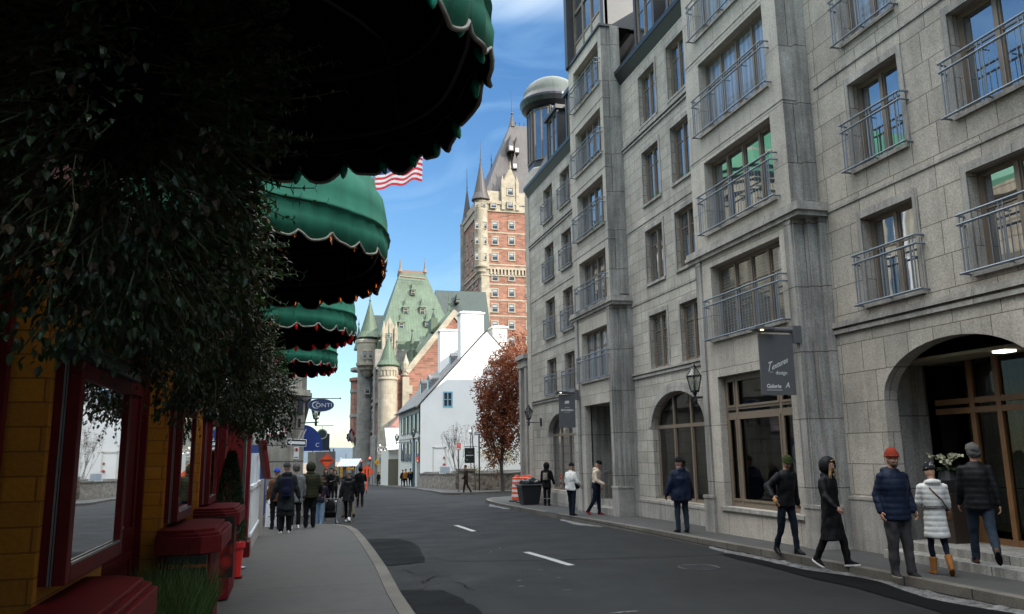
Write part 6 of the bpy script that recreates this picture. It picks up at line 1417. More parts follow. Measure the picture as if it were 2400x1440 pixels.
# round medallion sign with small lamps
c = at(893, 1055, 104); t = thing('medallion_sign', c, 'round black medallion sign with pale rim and little white lamps', 'sign'); r_ = 8.5*104/FPX
b = MB(); b.M = frame_mat(c, (1, 0, 0), (0, 0, 1)); b.lathe([(r_, -.05), (r_, .05)], (0,0,0), 28); b.build('disc', M['black_metal'], t)
b = MB(); b.M = frame_mat(c+Vector((0, -.06, 0)), (1, 0, 0), (0, 0, 1)); 
for q in ((.88, .97), (.52, .58)): b.rings([[(k*r_*math.cos(2*PI*i/28), k*r_*math.sin(2*PI*i/28), 0) for k in q] for i in range(29)], 0, False, False)
b.box(-.15, .15, -.1, .1, 0, .01); b.build('rim', simple_cache('med_rim', (.4,.4,.4)), t)
b = MB()
for x, y in ((891, 1044), (906, 1048), (903, 1057)): b.ball(at(x, y, 103.5), .07, 8)
b.build('lamp', emis('small_lamp', (1, .95, .85), 1.2), t)
# dark shopfront sign box + door at the castle base
c = at(898, 1080, 106); t = thing('shop_canopy', (c.x, 106, zg(106)), 'dark canopy box over a pale door at the foot of the castle hotel', 'canopy'); b = MB(); b.box(c.x-.45, c.x+.55, 105, 106.6, c.z-.38, c.z+.4); b.build('box', simple_cache('canopy_dark', (.02,.03,.035)), t)
b = MB(); b.box(c.x-.35, c.x+.3, 104.99, 105, c.z-.22, c.z-.17); b.build('lettering', simple_cache('med_rim', (.4,.4,.4)), t); b = MB(); b.box(c.x-.15, c.x+.3, 105.5, 105.6, zg(106), c.z-.4); b.build('door', simple_cache('pale_door', (.16,.19,.21)), t)
c = at(903, 1119, 100); t = thing('white_notice', (c.x, 100, zg(100)), 'white notice board standing at the castle hotel door', 'notice board'); b = MB(); b.box(c.x-.22, c.x+.22, 100, 100.1, zg(100)+.15, zg(100)+.95); b.build('board', M['sign_white2'], t); b = MB(); b.box(c.x-.25, c.x+.25, 99.9, 100.2, zg(100), zg(100)+.15); b.build('foot', simple_cache('plaque_red', (.3,.03,.03)), t)
# orange street signs near the white house
def rect_sign(px, py, w_, h, Y, mat_, label, white=.35, pz=None, name='no_parking_sign'):
    c = at(px, py, Y); ww, hh = w_*Y/FPX/2, h*Y/FPX/2; t = thing(name, (c.x, Y, zg(Y)), label, 'street sign')
    b = MB(); b.box(c.x-ww, c.x+ww, Y, Y+.02, c.z-hh, c.z+hh); b.build('plate', M[mat_], t)
    b = MB(); b.box(c.x-ww*.8, c.x+ww*.8, Y-.006, Y-.001, c.z-hh*.8, c.z-hh*(.8-white)); b.rings([[(c.x+k*ww*math.cos(2*PI*i/14), Y-.004, c.z+hh*.35+k*ww*math.sin(2*PI*i/14)) for k in (.45, .6)] for i in range(15)], 0, False, False); b.build('mark', M['sign_white2'], t)
    b = MB(); b.tube([(c.x, Y+.05, zg(Y)), (c.x, Y+.05, c.z+hh)], .035, 6); b.build('post', M['pole_dark'], t); return t
rect_sign(1075, 1047, 10, 16, 50.5, 'sign_orange', 'orange no stopping sign on a leaning post by the stone wall corner')
rect_sign(978.5, 1077, 5, 12, 70, 'sign_orange', 'small orange sign at the corner of the white house')
rect_sign(910, 1082, 3.5, 10, 92, 'sign_orange', 'tiny orange sign on the stone pier left of the white house')
# hanging black board sign and lamp-post sign right of the gable
c = at(1101, 1068, 53); t = thing('hanging_board', (c.x, 53, zg(53)), 'black hanging board with a gold emblem on a post beside the bare shrub', 'sign')
ww, hh = 12*53/FPX, 17.5*53/FPX; b = MB(); b.box(c.x-ww, c.x+ww, 53, 53.05, c.z-hh, c.z+hh); b.build('board', simple('board_green_black', (.012,.018,.018), .45), t, bevel=.01)
b = MB(); 
for k in range(5): b.rings([[(c.x+(-.12+.06*k)+q*math.cos(2*PI*i/10), 52.99, c.z+.22+.05*math.sin(k*2)+q*math.sin(2*PI*i/10)) for q in (.02, .034)] for i in range(11)], 0, False, False)
b.build('gold_emblem', simple('gold', (.22,.17,.05), .5), t)
b = MB(); put_text(b, 'MAISON 1640', (c.x, 52.985, c.z+.0), .1, bold=.002) if False else None
for k in range(9): b.box(c.x-.25+k*.056, c.x-.21+k*.056, 52.98, 52.995, c.z-.02, c.z+.04)
b.build('lettering_line', M['sign_white2'], t)
b = MB(); b.ball((c.x-.18, 52.99, c.z-.28), (.06, .01, .06), 10); b.build('green_disc', simple('disc_green', (.10,.22,.17), .5), t)
px_ = at(1115, 1060, 53).x; b = MB(); b.tube([(px_, 53.05, zg(53)), (at(1106, 1000, 53).x, 53.05, at(1106, 1000, 53).z)], .035, 6); b.tube([(c.x-ww*1.1, 53.03, c.z+hh+.1), (px_+.1, 53.03, c.z+hh+.1)], .022, 5)
for s_ in (-.8, .8): b.tube([(c.x+ww*s_, 53.03, c.z+hh), (c.x+ww*s_, 53.03, c.z+hh+.1)], .01, 4)
b.build('post', M['pole_dark'], t)
c = at(1123, 1016, 55); t = thing('post_sign', (c.x, 55, zg(55)), 'small white framed street sign on a tall dark post under the maple', 'sign')
b = MB(); b.M = frame_mat(c, (1, 0, 0), (0, 0, 1)); b.ext([(-.40, 0, -.03), (-.32, -.14, -.03), (.32, -.14, -.03), (.40, 0, -.03), (.32, .13, -.03), (-.32, .13, -.03)], (0, 0, .05)); b.build('board', simple('sign_frame_grey', (.30,.31,.32), .5), t, bevel=.01)
b = MB(); b.M = frame_mat(c, (1, 0, 0), (0, 0, 1)); b.ext([(-.3, -.09, .021), (.3, -.09, .021), (.3, .08, .021), (-.3, .08, .021)], (0, 0, .002)); b.build('inner_field', simple('field_dark', (.10,.11,.12), .5), t); b = MB(); b.M = frame_mat(c, (1, 0, 0), (0, 0, 1)); b.box(-.25, .25, -.03, .03, .024, .026); b.build('writing', M['sign_white2'], t)
b = MB(); b.tube([(c.x, 55.03, zg(55)), (c.x, 55.03, c.z-.1)], .055, 8); b.build('post', M['black_metal'], t)
c = at(1103, 1013, 60); t = thing('globe_lamp', (c.x, 60, zg(60)), 'white globe lamp beside the framed post sign', 'lamp'); b = MB(); b.ball(c, .16, 12); b.build('globe', M['sign_white2'], t, smooth=True); b = MB(); b.tube([(c.x, 60, zg(60)), (c.x, 60, c.z-.1)], .03); b.build('post', M['black_metal'], t)
# stone retaining wall in front of the white house
SWt = thing('stone_wall', (11, 54, zg(54)), 'low rubble stone garden wall with thick coping in front of the white house', 'wall')
m_rub, nt, p = new_mat('rubble'); ps = wpos(nt); vo = N(nt, 'ShaderNodeTexVoronoi'); vo.inputs['Scale'].default_value = 3.2; L(nt, scalev(nt, ps, (1, 1, 1.7)), vo.inputs['Vector']); ve = N(nt, 'ShaderNodeTexVoronoi', feature='DISTANCE_TO_EDGE'); ve.inputs['Scale'].default_value = 3.2; L(nt, scalev(nt, ps, (1, 1, 1.7)), ve.inputs['Vector'])
sv = N(nt, 'ShaderNodeSeparateXYZ'); L(nt, vo.outputs['Color'], sv.inputs[0]); cc_ = ramp(nt, sv.outputs[0], [(.0, (.10,.08,.06)), (.5, (.19,.155,.12)), (1, (.27,.225,.18))])
cc_ = mixc(nt, mth(nt, 'LESS_THAN', ve.outputs['Distance'], .035), cc_, (.22,.20,.17)); L(nt, cc_, p.inputs['Base Color']); p.inputs['Roughness'].default_value = .9; bump(nt, p, ve.outputs['Distance'], .6, .1)
wl = [(at(988, 1130, 71).x, 71), (at(1040, 1140, 57).x, 57), (at(1045, 1140, 55.6).x, 55.6)]
pl_ = [(10.95, 71.5), (11.15, 58.5), (11.5, 56.2)]
b = MB()
def wallseg(mb, p0, p1, h0, h1, th=.4, dz=0):
    d = Vector((p1[0]-p0[0], p1[1]-p0[1], 0)); n_ = Vector((d.y, -d.x, 0)).normalized()*th/2
    a = Vector((*p0, 0)); e = Vector((*p1, 0)); mb.rings([[a-n_+Vector((0,0,zg(a.y)-.4)), a+n_+Vector((0,0,zg(a.y)-.4)), a+n_+Vector((0,0,h0)), a-n_+Vector((0,0,h0))], [e-n_+Vector((0,0,zg(e.y)-.4)), e+n_+Vector((0,0,zg(e.y)-.4)), e+n_+Vector((0,0,h1)), e-n_+Vector((0,0,h1))]])
hz0 = at(1000, 1111, 62).z
wallseg(b, (10.95, 71.8), (11.3, 57.0), at(987, 1112, 72).z, at(1036, 1113, 57).z); wallseg(b, (12.2, 56.4), (15.2, 58.5), at(1085, 1113, 56.4).z, at(1160, 1113, 58).z); wallseg(b, (15.2, 58.5), (26, 62), at(1160, 1113, 58).z, at(1210, 1108, 60).z+.4)
b.build('rubble', m_rub, SWt)
b = MB(); b.box(11.25, 12.25, 56.0, 57.0, zg(56)-.4, at(1055, 1106, 56.5).z); b.build('corner_pier', m_rub, SWt)
b = MB(); zt = at(1055, 1106, 56.5).z; b.box(11.15, 12.35, 55.9, 57.1, zt, zt+.2); b.build('pier_coping', simple('coping', (.13,.11,.09), .9, .2), SWt, bevel=.03)
b = MB(); wallseg2 = lambda p0, p1, h0, h1: None
for p0, p1, h0, h1 in (((10.95, 71.8), (11.3, 57.0), at(987, 1112, 72).z, at(1036, 1113, 57).z), ((12.2, 56.4), (15.2, 58.5), at(1085, 1113, 56.4).z, at(1160, 1113, 58).z), ((15.2, 58.5), (26, 62), at(1160, 1113, 58).z, at(1210, 1108, 60).z+.4)):
    d = Vector((p1[0]-p0[0], p1[1]-p0[1], 0)); n_ = Vector((d.y, -d.x, 0)).normalized()*.26; a = Vector((*p0, h0)); e = Vector((*p1, h1)); T_ = Vector((0, 0, .1)); b.rings([[a-n_, a+n_, a+n_+T_, a-n_+T_], [e-n_, e+n_, e+n_+T_, e-n_+T_]])
b.build('coping', simple('coping_b', (.16,.14,.12), .9, .2), SWt)
# raised garden bed behind it
b = MB(); b.face([(11.1, 72, zg(60)+1.15), (11.3, 57, zg(58)+1.0), (15.2, 58.7, zg(58)+1.0), (26, 62.5, zg(60)+1.2), (26, 72, zg(60)+1.2)]); struct(b, 'garden_ground', M['earth'])
# handrail on the garden steps
t = thing('handrail', (15, 57.6, zg(57)), 'dark steel handrail of the garden steps beside the yellow shrub', 'handrail'); b = MB()
P_ = [at(1125, 1113, 57), at(1140, 1095, 57), at(1165, 1094, 57), at(1165, 1112, 57)]; b.tube(P_, .025, 5); b.tube([at(1142, 1110, 57), at(1142, 1095, 57)], .02, 5); b.tube([at(1130, 1113, 57.02), at(1143, 1101, 57.02), at(1163, 1100, 57.02)], .018, 4); b.build('rail', M['dark_metal'], t)
c = at(1043, 1101, 60); t = thing('notice_board', c, 'small white framed notice board above the stone wall pier', 'notice board'); b = MB(); b.box(c.x-.42, c.x+.42, 60, 60.06, c.z-.3, c.z+.28); b.build('frame', M['sign_white2'], t); b = MB(); b.box(c.x-.36, c.x+.36, 59.985, 59.998, c.z-.24, c.z+.2); b.build('sheet', simple('sheet_blue_grey', (.30,.34,.38), .6), t)

# ---- trees and shrubs
def branch(S_, tips, p, d, ln, r_, depth, rg, spread=.55, up=.1):
    pts = [p.copy()]; q = p.copy(); dd = d.normalized(); n = 4
    for i in range(n): q = q+dd*ln/n; dd = (dd+rnd_dir(rg)*.13+Vector((0, 0, up*.3))).normalized(); pts.append(q.copy())
    S_.tube(pts, [r_*(1-.4*i/n) for i in range(n+1)], 6 if r_ > .03 else 4, cap=False)
    if depth == 0: tips.append((q.copy(), dd.copy())); return
    if depth <= 2: tips.append((pts[2].copy(), dd.copy())); 
    k = rg.choice((2, 3, 3))
    for i in range(k): branch(S_, tips, q, dd+rnd_dir(rg)*spread+Vector((0, 0, up)), ln*rg.uniform(.62, .85), r_*.6, depth-1, rg, spread, up)
def tree(base, h, crown, nleaf, ls, label, mats, seed, cat='tree', name='maple_tree', per=None, gap=-.18, r0=.16):
    rg = random.Random(seed); t = thing(name, base, label, cat); S_ = MB(); tips = []; base = Vector(base)
    branch(S_, tips, base, Vector((.06, 0, 1)), h*.27, r0, 5, rg, .42, .30)
    S_.build('trunk', simple_cache('bark', (.045,.035,.028)), t, smooth=True)
    cx, rx, rz = Vector(crown[0]), crown[1], crown[2]; L_ = MB()
    n = 0
    while n < nleaf:
        d = rnd_dir(rg); k = rg.random()**.42; bm_ = 1+.38*noise.noise(d*1.7+Vector((seed, 0, 0)))+.3*noise.noise(d*4+Vector((0, seed, 0)))
        p = cx+Vector((d.x*rx, d.y*rx, d.z*rz))*k*bm_
        if noise.noise(p*(1.5/rx*2.2)+Vector((seed, 3, 1))) < gap+.12*(d.z > .5): n += .3; continue
        leaf(L_, p, rnd_dir(rg)+Vector((0, 0, -.3)), rnd_dir(rg), ls*rg.uniform(.6, 1.3), ls*rg.uniform(.5, 1), 0 if rg.random() < .7 else 1, .2); n += 1
    L_.build('crown', mats, t, fixn=False); return t
M['maple_a'] = leafmat('maple_rust', (.075,.020,.006), (.21,.055,.009), .6, 1.2, .3); M['maple_b'] = leafmat('maple_dark', (.05,.012,.006), (.14,.03,.01), .6, 1.5, .3)
M['yellow_leaf'] = leafmat('yellow_leaf', (.12,.11,.012), (.32,.24,.03), .6, 1.2, .3)
c = at(1168, 930, 50); tree((c.x+.2, 50, zg(50)), 6.0, ((c.x+.1, 50, c.z-.6), 1.75, 3.6), 21000, .12, 'rust red autumn maple between the white gable and the granite building', [M['maple_a'], M['maple_b']], 3, gap=-.1)
c = at(1195, 868, 48); tree((c.x+1.4, 48.6, zg(50)), 6.5, ((c.x+.5, 48.6, c.z+.2), 1.4, 2.3), 6000, .12, 'second rust red maple crown close against the granite building corner', [M['maple_a'], M['maple_b']], 8, gap=-.05)
c = at(1180, 1065, 57); tree((c.x, 58.8, zg(57)+.6), 2.0, ((c.x+.1, 58.8, c.z+.1), 1.45, 1.25), 2300, .09, 'yellow green shrub under the maple beside the handrail', [M['yellow_leaf'], M['leaf_grass']], 5, 'shrub', 'shrub', gap=-.05, r0=.05)
c = at(1110, 1102, 58); tree((c.x, 58, zg(57)+.7), .6, ((c.x, 58, c.z), .75, .42), 500, .07, 'low yellowing plants along the stone wall top', [M['yellow_leaf'], M['leaf_grass']], 6, 'shrub', 'shrub', gap=-.1, r0=.015)
# bare multi-stem shrub before the gable
rg = random.Random(21); c = at(1072, 1112, 60); t = thing('bare_shrub', (c.x, 60, c.z-.1), 'bare twiggy shrub with a few dry seed heads in front of the white gable', 'shrub'); S_ = MB(); L_ = MB(); tips = []
for k in range(9):
    a = rg.uniform(-.55, .55); branch(S_, tips, Vector((c.x+rg.uniform(-.2,.2), 60+rg.uniform(-.2,.2), c.z-.2)), Vector((a, rg.uniform(-.3,.3), 1)), rg.uniform(1.1, 1.6), .022, 3, rg, .38, .25)
S_.build('twigs', simple_cache('bark_light', (.10,.08,.065)), t)
for p, d in tips:
    for k in range(2): leaf(L_, p+rnd_dir(rg)*.06, rnd_dir(rg), rnd_dir(rg), .06, .045, 0)
L_.build('dry_leaves', [M['leaf_dry']], t, fixn=False)

# ---- lanterns
RB_l = at(1241, 975, 29.7); lantern(at(1239, 970, 30.4), (9.33, 30.2, at(1260, 990, 30.2).z), 'black wall lantern on the granite wall left of the BROUSSEAU banner', 1.0)
lantern(at(1627, 893, 16.6), (9.33, 16.75, at(1630, 930, 16.7).z), 'large black wall lantern between the arched window and the near bay', 1.15)
lantern(at(930, 1027, 78), (hx-.02, 78.2, at(936, 1036, 78).z), 'left one of two lanterns on the white house', 1.3); lantern(at(969, 1017, 72.6), (hx-.02, 72.8, at(981, 1030, 72.8).z), 'right one of two lanterns on the white house, at its corner', 1.3)
# ---- hanging shop banners
def banner(xa, za, xb, zb, Y, label, bracket_z):
    t = thing('shop_banner', ((xa+xb)/2, Y, zb), label, 'banner sign'); b = MB(); b.box(xa, xb, Y-.012, Y+.012, za, zb); b.build('cloth', simple_cache('banner_grey', (.085,.085,.088), rough=.6), t)
    b = MB(); b.tube([(xa-.08, Y, zb+.08), (8.74, Y, zb+.08)], .05, 10); b.box(xa-.12, xa+.28, Y-.13, Y+.1, zb+.07, zb+.115); b.box(8.60, 8.78, Y-.06, Y+.06, zb-.15, zb+.16); b.tube([(xb, Y, zb), (xb, Y, zb+.1)], .012, 5); b.tube([(xa+.05, Y, zb), (xa+.05, Y, zb+.1)], .012, 5)
    b.build('lamp_arm', simple_cache('arm_grey', (.10,.10,.105), rough=.4), t)
    b = MB(); b.lathe([(.028, zb+.055), (.028, zb+.069)], (xa+.05, Y-.07, 0), 10); b.build('spot_lamp', emis('spot_'+label[:8], (1, .75, .4), 1.5), t); return t
BY1 = 12.36; q0 = at(1786, 926, BY1); q1 = at(1855, 785, BY1)
t = banner(q0.x, q0.z, q1.x, q1.z, BY1, 'grey hanging banner reading Textures and design, Galerie A, on the near bay', 0)
cx_ = (q0.x+q1.x)/2; W_ = q1.x-q0.x; hT = q1.z-q0.z
b = MB(); Yt = BY1-.016
put_text(b, 'extures', (cx_+.045, Yt, q0.z+hT*.51), .145, xdir=(1, 0, .42), ydir=(-.0, 0, 1), shear=.35, sx=.82); put_text(b, 'T', (cx_-.185, Yt-.001, q0.z+hT*.445), .24, xdir=(1, 0, .3), shear=.5, sx=.62)
put_text(b, 'design', (cx_+.07, Yt, q0.z+hT*.36), .095, shear=.0, sx=1.0); b.tube([(cx_-.16, Yt, q0.z+hT*.365), (cx_-.12, Yt, q0.z+hT*.375), (cx_-.1, Yt, q0.z+hT*.36)], .004, 4)
put_text(b, 'Galerie', (cx_-.10, Yt, q0.z+hT*.14), .10, bold=.002, sx=.98); put_text(b, 'A', (cx_+.17, Yt, q0.z+hT*.155), .14, shear=.3, sx=.9); b.box(cx_-.25, cx_+.06, Yt-.001, Yt+.001, q0.z+hT*.075, q0.z+hT*.083)
b.build('lettering', simple_cache('banner_white', (.62,.62,.60)), t)
BY2 = 24.15; q0 = at(1311, 1003, BY2); q1 = at(1347, 926, BY2)
t = banner(q0.x, q0.z, q1.x, q1.z, BY2, 'grey hanging banner reading BROUSSEAU with a small bear emblem on the far bay', 0)
cx_ = (q0.x+q1.x)/2; Yt = BY2-.016; zt_ = at(1329, 962, BY2).z
b = MB(); put_text(b, 'BROUSSEAU', (cx_, Yt, zt_), .082, bold=.002, sx=.92); put_text(b, 'GALERIE', (cx_, Yt, zt_+.09), .04, space=1.2); put_text(b, 'ART INUIT', (cx_, Yt, zt_-.075), .03, space=1.2)
bz = zt_+.2; bear = [(-.075, 0), (-.05, 0), (-.045, .035), (-.02, .035), (-.01, 0), (.015, 0), (.02, .04), (.04, .045), (.045, .01), (.065, .01), (.06, .06), (.085, .085), (.07, .105), (.045, .09), (.02, .105), (-.03, .1), (-.065, .08), (-.08, .04)]
b.ext([(cx_+x, Yt, bz+z) for x, z in bear], (0, -.003, 0)); b.build('lettering', simple_cache('banner_white', (.62,.62,.60)), t)
# ---- traffic drums and bin
def drum(px, py, Y, label, s=1.0):
    g_ = at(px, py, Y); z0_ = zg(Y)+(.12 if Y < 39 else 0); t = thing('traffic_drum', (g_.x, Y, z0_), label, 'traffic drum', 'orange and white drums at the kerb corner'); b = MB(); b.lathe([(.36, 0), (.36, .05), (.26, .08)], (g_.x, Y, z0_), 8); b.build('rubber_base', M['black_metal'], t)
    hh = .98*s; b = MB(); m_ = []; zz = [.06, .2, .3, .4, .5, .6, .7, .8, .9, .98]
    for i, (a, e) in enumerate(zip(zz, zz[1:])):
        r0_ = .245-.05*a; r1_ = .245-.05*e; b.lathe([(r0_, a*s), (r1_, e*s)], (g_.x, Y, z0_), 18, m=i % 2)
    b.lathe([(.19, .98*s), (.1, 1.02*s), (.1, 1.07*s), (.03, 1.09*s)], (g_.x, Y, z0_), 14, m=0)
    b.build('drum', [M['sign_orange'], M['sign_white2']], t, smooth=False)
drum(1212, 1140, 32.9, 'orange and white drum standing first, left of the other two'); drum(1229, 1140, 31.4, 'orange and white drum in the middle, behind the black bin'); drum(1240, 1140, 30.6, 'orange and white drum farthest back, mostly hidden by the black bin')
g_ = at(1240, 1140, 29.6); z0_ = zg(29.6)+.12; t = thing('waste_bin', (g_.x, 29.6, z0_), 'black covered waste container full of bags beside the traffic drums', 'waste bin')
b = MB(); b.rings([[(g_.x-.3, 29.3, z0_), (g_.x+.3, 29.3, z0_), (g_.x+.3, 29.9, z0_), (g_.x-.3, 29.9, z0_)], [(g_.x-.4, 29.2, z0_+.68), (g_.x+.4, 29.2, z0_+.68), (g_.x+.4, 30.0, z0_+.68), (g_.x-.4, 30.0, z0_+.68)]]); b.box(g_.x-.44, g_.x+.44, 29.16, 30.04, z0_+.68, z0_+.76); b.build('tub', M['black_metal'], t, bevel=.03)
b = MB()
for k, (dx, dy, r_) in enumerate(((-.2, 0, .2), (.12, .05, .26), (.3, -.1, .16), (-.05, -.15, .2))): b.ball((g_.x+dx, 29.6+dy, z0_+.8), (r_, r_*.9, r_*.8), 10)
me = remeshed(b, .03, 2, lambda c_: .02*noise.noise(c_*9)); b2 = MB(); b2.raw(me); b2.build('bag', simple('bag_black', (.012,.013,.016), .25, .2), t, smooth=True)
# junction box at the bay foot, small wall sconce
t = thing('junction_box', (XW-.05, 16.45, .4), 'small black junction box low on the granite wall', 'box'); b = MB(); b.box(XW-.17, XW-.05, 16.35, 16.55, .28, .62); b.build('box', M['dark_metal'], t, bevel=.01)
# shop window displays: round clock like piece, leaning print, plant
t = thing('display_clock', (9.6, 14.0, 1.2), 'round cream clock shaped piece standing in the near shop window', 'ornament'); b = MB(); b.M = frame_mat(Vector((9.45, 13.9, 1.42)), (0, -1, 0), (0, 0, 1)); b.lathe([(.20, -.03), (.2, .03)], (0,0,0), 24); b.build('disc', simple('clock_wood', (.22,.17,.10), .6), t)
b = MB(); b.M = frame_mat(Vector((9.41, 13.9, 1.42)), (0, -1, 0), (0, 0, 1)); b.lathe([(.08, -.01), (.08, .01)], (0,0,0), 20); b.build('face', M['sign_white2'], t); b = MB(); b.box(9.4, 9.55, 13.7, 14.1, .56, 1.22); b.build('stand', simple('dark_wood', (.04,.03,.02), .5), t)
t = thing('leaning_print', (9.35, 14.3, .6), 'pale printed cushion leaning low in the near shop window', 'ornament'); b = MB(); b.ext([(9.3, 13.75, .62), (9.3, 14.35, .62), (9.42, 14.28, 1.08), (9.42, 13.85, 1.08)], (.05, 0, 0)); b.build('print', simple('print_cloth', (.33,.31,.30), .8, .6, 25), t)
t = thing('orchid', (10.1, 10.3, .4), 'white orchid in a dark vase inside the arched porch', 'plant'); rg = random.Random(3); b = MB(); b.lathe([(.10, .75), (.17, .95), (.13, 1.1), (.15, 1.12)], (9.95, 10.5, .36), 14); b.build('vase', M['black_metal'], t)
S_ = MB(); L_ = MB()
for k in range(6):
    a = rg.uniform(0, 2*PI); pts = [Vector((9.95, 10.5, 1.46))]; d = Vector((math.cos(a)*.35, math.sin(a)*.5, 1))
    for i in range(6): pts.append(pts[-1]+d*.075); d += Vector((math.cos(a)*.12, math.sin(a)*.2, -.2))
    S_.tube(pts, .006, 4)
    for q in pts[2:]:
        for j in range(3): leaf(L_, q, rnd_dir(rg), rnd_dir(rg), .06, .05, 1)
    for j in range(4): leaf(L_, pts[0], Vector((math.cos(a+j), math.sin(a+j), .4)), Vector((0,0,1)), .25, .07, 0, .4)
S_.build('stems', M['stem'], t); L_.build('petals', [M['leaf_mint'], simple('petal', (.5,.5,.34), .6)], t, fixn=False)
b = MB(); b.box(9.8, 10.1, 10.35, 10.65, .36, 1.11); b.build('pedestal', simple('pedestal_wood', (.03,.02,.015), .5), t)
# ================================================================== people
def cloth(name, col, rough=.85, var=.12, sheen=0):
    if name in _sc: return _sc[name]
    if max(col) < .07: col = tuple(c*.55 for c in col)
    m, nt, p = new_mat(name); oc = N(nt, 'ShaderNodeTexCoord').outputs['Object']
    L(nt, mixc(nt, nz(nt, oc, 7, 5), tuple(c*(1-var) for c in col), tuple(min(1, c*(1+var)) for c in col)), p.inputs['Base Color'])
    p.inputs['Roughness'].default_value = rough; p.inputs['Specular IOR Level'].default_value = .15; bump(nt, p, nz(nt, scalev(nt, oc, (1, 1, .5)), 9, 3), .5, .03); _sc[name] = m; return m
SKIN = cloth('skin', (.36,.20,.14), .55, .08); LIP = cloth('lips', (.28,.10,.09), .5); EYE = cloth('eye_dark', (.02,.015,.012), .3); EYEW = cloth('eye_white', (.45,.43,.41), .4)
def rot2(v, ax, ang): return Matrix.Rotation(ang, 3, ax) @ v
def person(x, y, z, h, heading, label, coat, trousers, shoes, legs=((0, 0), (0, 0)), arms=((0, 8, 10), (0, 8, 10)), hem=.82, coatw=1.0, puff=0, hat=None, hood=None, hair=None, beard=None, glasses=False, head=(0, 0), lean=0, legw=1.0, vox=.014, skirt=None, boots=None, collar=True, girth=1.0, gloves=None, group=None, name='person'):
    """legs: (thigh forward deg, knee bend deg) left,right;  arms: (swing fwd deg, out deg, elbow deg) left,right; local +y = the way the person faces"""
    t = thing(name, (x, y, z), label, 'person', group)
    k = h/1.75; Mw = Matrix.Translation((x, y, z)) @ Matrix.Rotation(rad(heading), 4, 'Z') @ Matrix.Scale(k, 4)
    far = vox > .02; nn = 8 if far else 12
    # leg joints
    J = {}; feet = []
    for s_, (a, kb) in zip((-1, 1), legs):
        hip = Vector((s_*.092, 0, .90)); kn = hip+Vector((s_*.01, math.sin(rad(a)), -math.cos(rad(a))))*.43; an = kn+Vector((0, math.sin(rad(a-kb)), -math.cos(rad(a-kb))))*.40
        J[s_] = (hip, kn, an, a-kb); feet.append(an.z-.075)
    dz = -min(feet); up = Vector((0, 0, dz))
    J = {s_: (a+up, b+up, c+up, d) for s_, (a, b, c, d) in J.items()}
    pel = Vector((0, 0, .95))+up; R = Matrix.Rotation(rad(-lean), 3, 'X')
    def T(v): return pel+R @ (Vector(v)-Vector((0, 0, .95)))
    neck0, neck1 = T((0, -.01, 1.44)), T((0, .01, 1.53)); hc = T((0, .025, 1.635))
    A = {}
    for s_, (sw, ou, el) in zip((-1, 1), arms):
        sh = T((s_*.185, -.01, 1.405)); d = Vector((s_*math.sin(rad(ou)), math.sin(rad(sw))*math.cos(rad(ou)), -math.cos(rad(sw))*math.cos(rad(ou)))); d = R @ d
        eb = sh+d*.285; inw = Vector((-s_*.25*(1 if abs(el) > 30 else .3), 1, 0)).normalized()
        ax = d.cross(R @ inw); ax = ax.normalized() if ax.length > 1e-3 else Vector((1, 0, 0)); fd = Matrix.Rotation(rad(el), 3, ax) @ d; wr = eb+fd*.245; A[s_] = (sh, eb, wr, fd, ax)
    # --- body, one continuous surface
    b = MB()
    b.rings([[T((rx*math.cos(q), ry*math.sin(q)-.01, zz)) for q in [2*PI*i/14 for i in range(14)]] for zz, rx, ry in ((.86, .13, .10), (.95, .15, .105), (1.08, .13, .09), (1.25, .14, .095), (1.36, .14, .085), (1.45, .065, .055))])
    b.cap(neck0, neck1, .056, .052, nn)
    for s_ in (-1, 1):
        hip, kn, an, fa = J[s_]; sh, eb, wr, fd, ax = A[s_]; b.cap(hip, kn, .074*min(1, legw), .048*min(1, legw), nn); b.cap(kn, an, .048*min(1, legw), .034*min(1, legw), nn); b.cap(sh-Vector((s_*.02, 0, .03)), eb, .04, .036, nn); b.cap(eb, wr, .036, .027, nn)
    fin = MB(); me = remeshed(b, .018 if not far else .03, 2); fin.raw(me); bpy.data.meshes.remove(me)
    # head in its own frame, turned and nodded
    HR = R @ Matrix.Rotation(rad(head[0]), 3, 'Z') @ Matrix.Rotation(rad(-head[1]), 3, 'X')
    def Hh(v): return hc+HR @ Vector(v)
    hb = MB(); hb.ball(hc, (.073, .092, .105), 16, R=HR); hb.ball(Hh((0, .028, -.055)), (.052, .058, .055), 12, R=HR); hb.ball(Hh((0, .06, -.088)), (.024, .022, .018), 8, R=HR)
    hb.rings([[Hh((.008, .082, .018)), Hh((-.008, .082, .018)), Hh((0, .07, .03))], [Hh((.017, .083, -.028)), Hh((-.017, .083, -.028)), Hh((0, .115, -.024))], [Hh((.012, .082, -.038)), Hh((-.012, .082, -.038)), Hh((0, .094, -.04))]])
    for s_ in (-1, 1): hb.ball(Hh((s_*.073, -.005, -.008)), (.012, .02, .032), 8, R=HR); hb.ball(Hh((s_*.032, .077, .034)), (.024, .012, .008), 8, R=HR); hb.ball(Hh((s_*.035, .068, -.025)), (.022, .02, .02), 8, R=HR)
    hb.cap(Hh((0, -.01, -.08)), neck0, .05, .056, 10)
    me = remeshed(hb, .0065 if not far else .014, 2); fin.raw(me); bpy.data.meshes.remove(me)
    if not far:
        for s_ in (-1, 1): fin.ball(Hh((s_*.030, .079, .012)), (.013, .009, .008), 8, m=1, R=HR); fin.ball(Hh((s_*.030, .086, .012)), (.006, .004, .006), 6, m=2, R=HR)
        fin.ball(Hh((0, .083, -.060)), (.022, .008, .006), 8, m=3, R=HR)
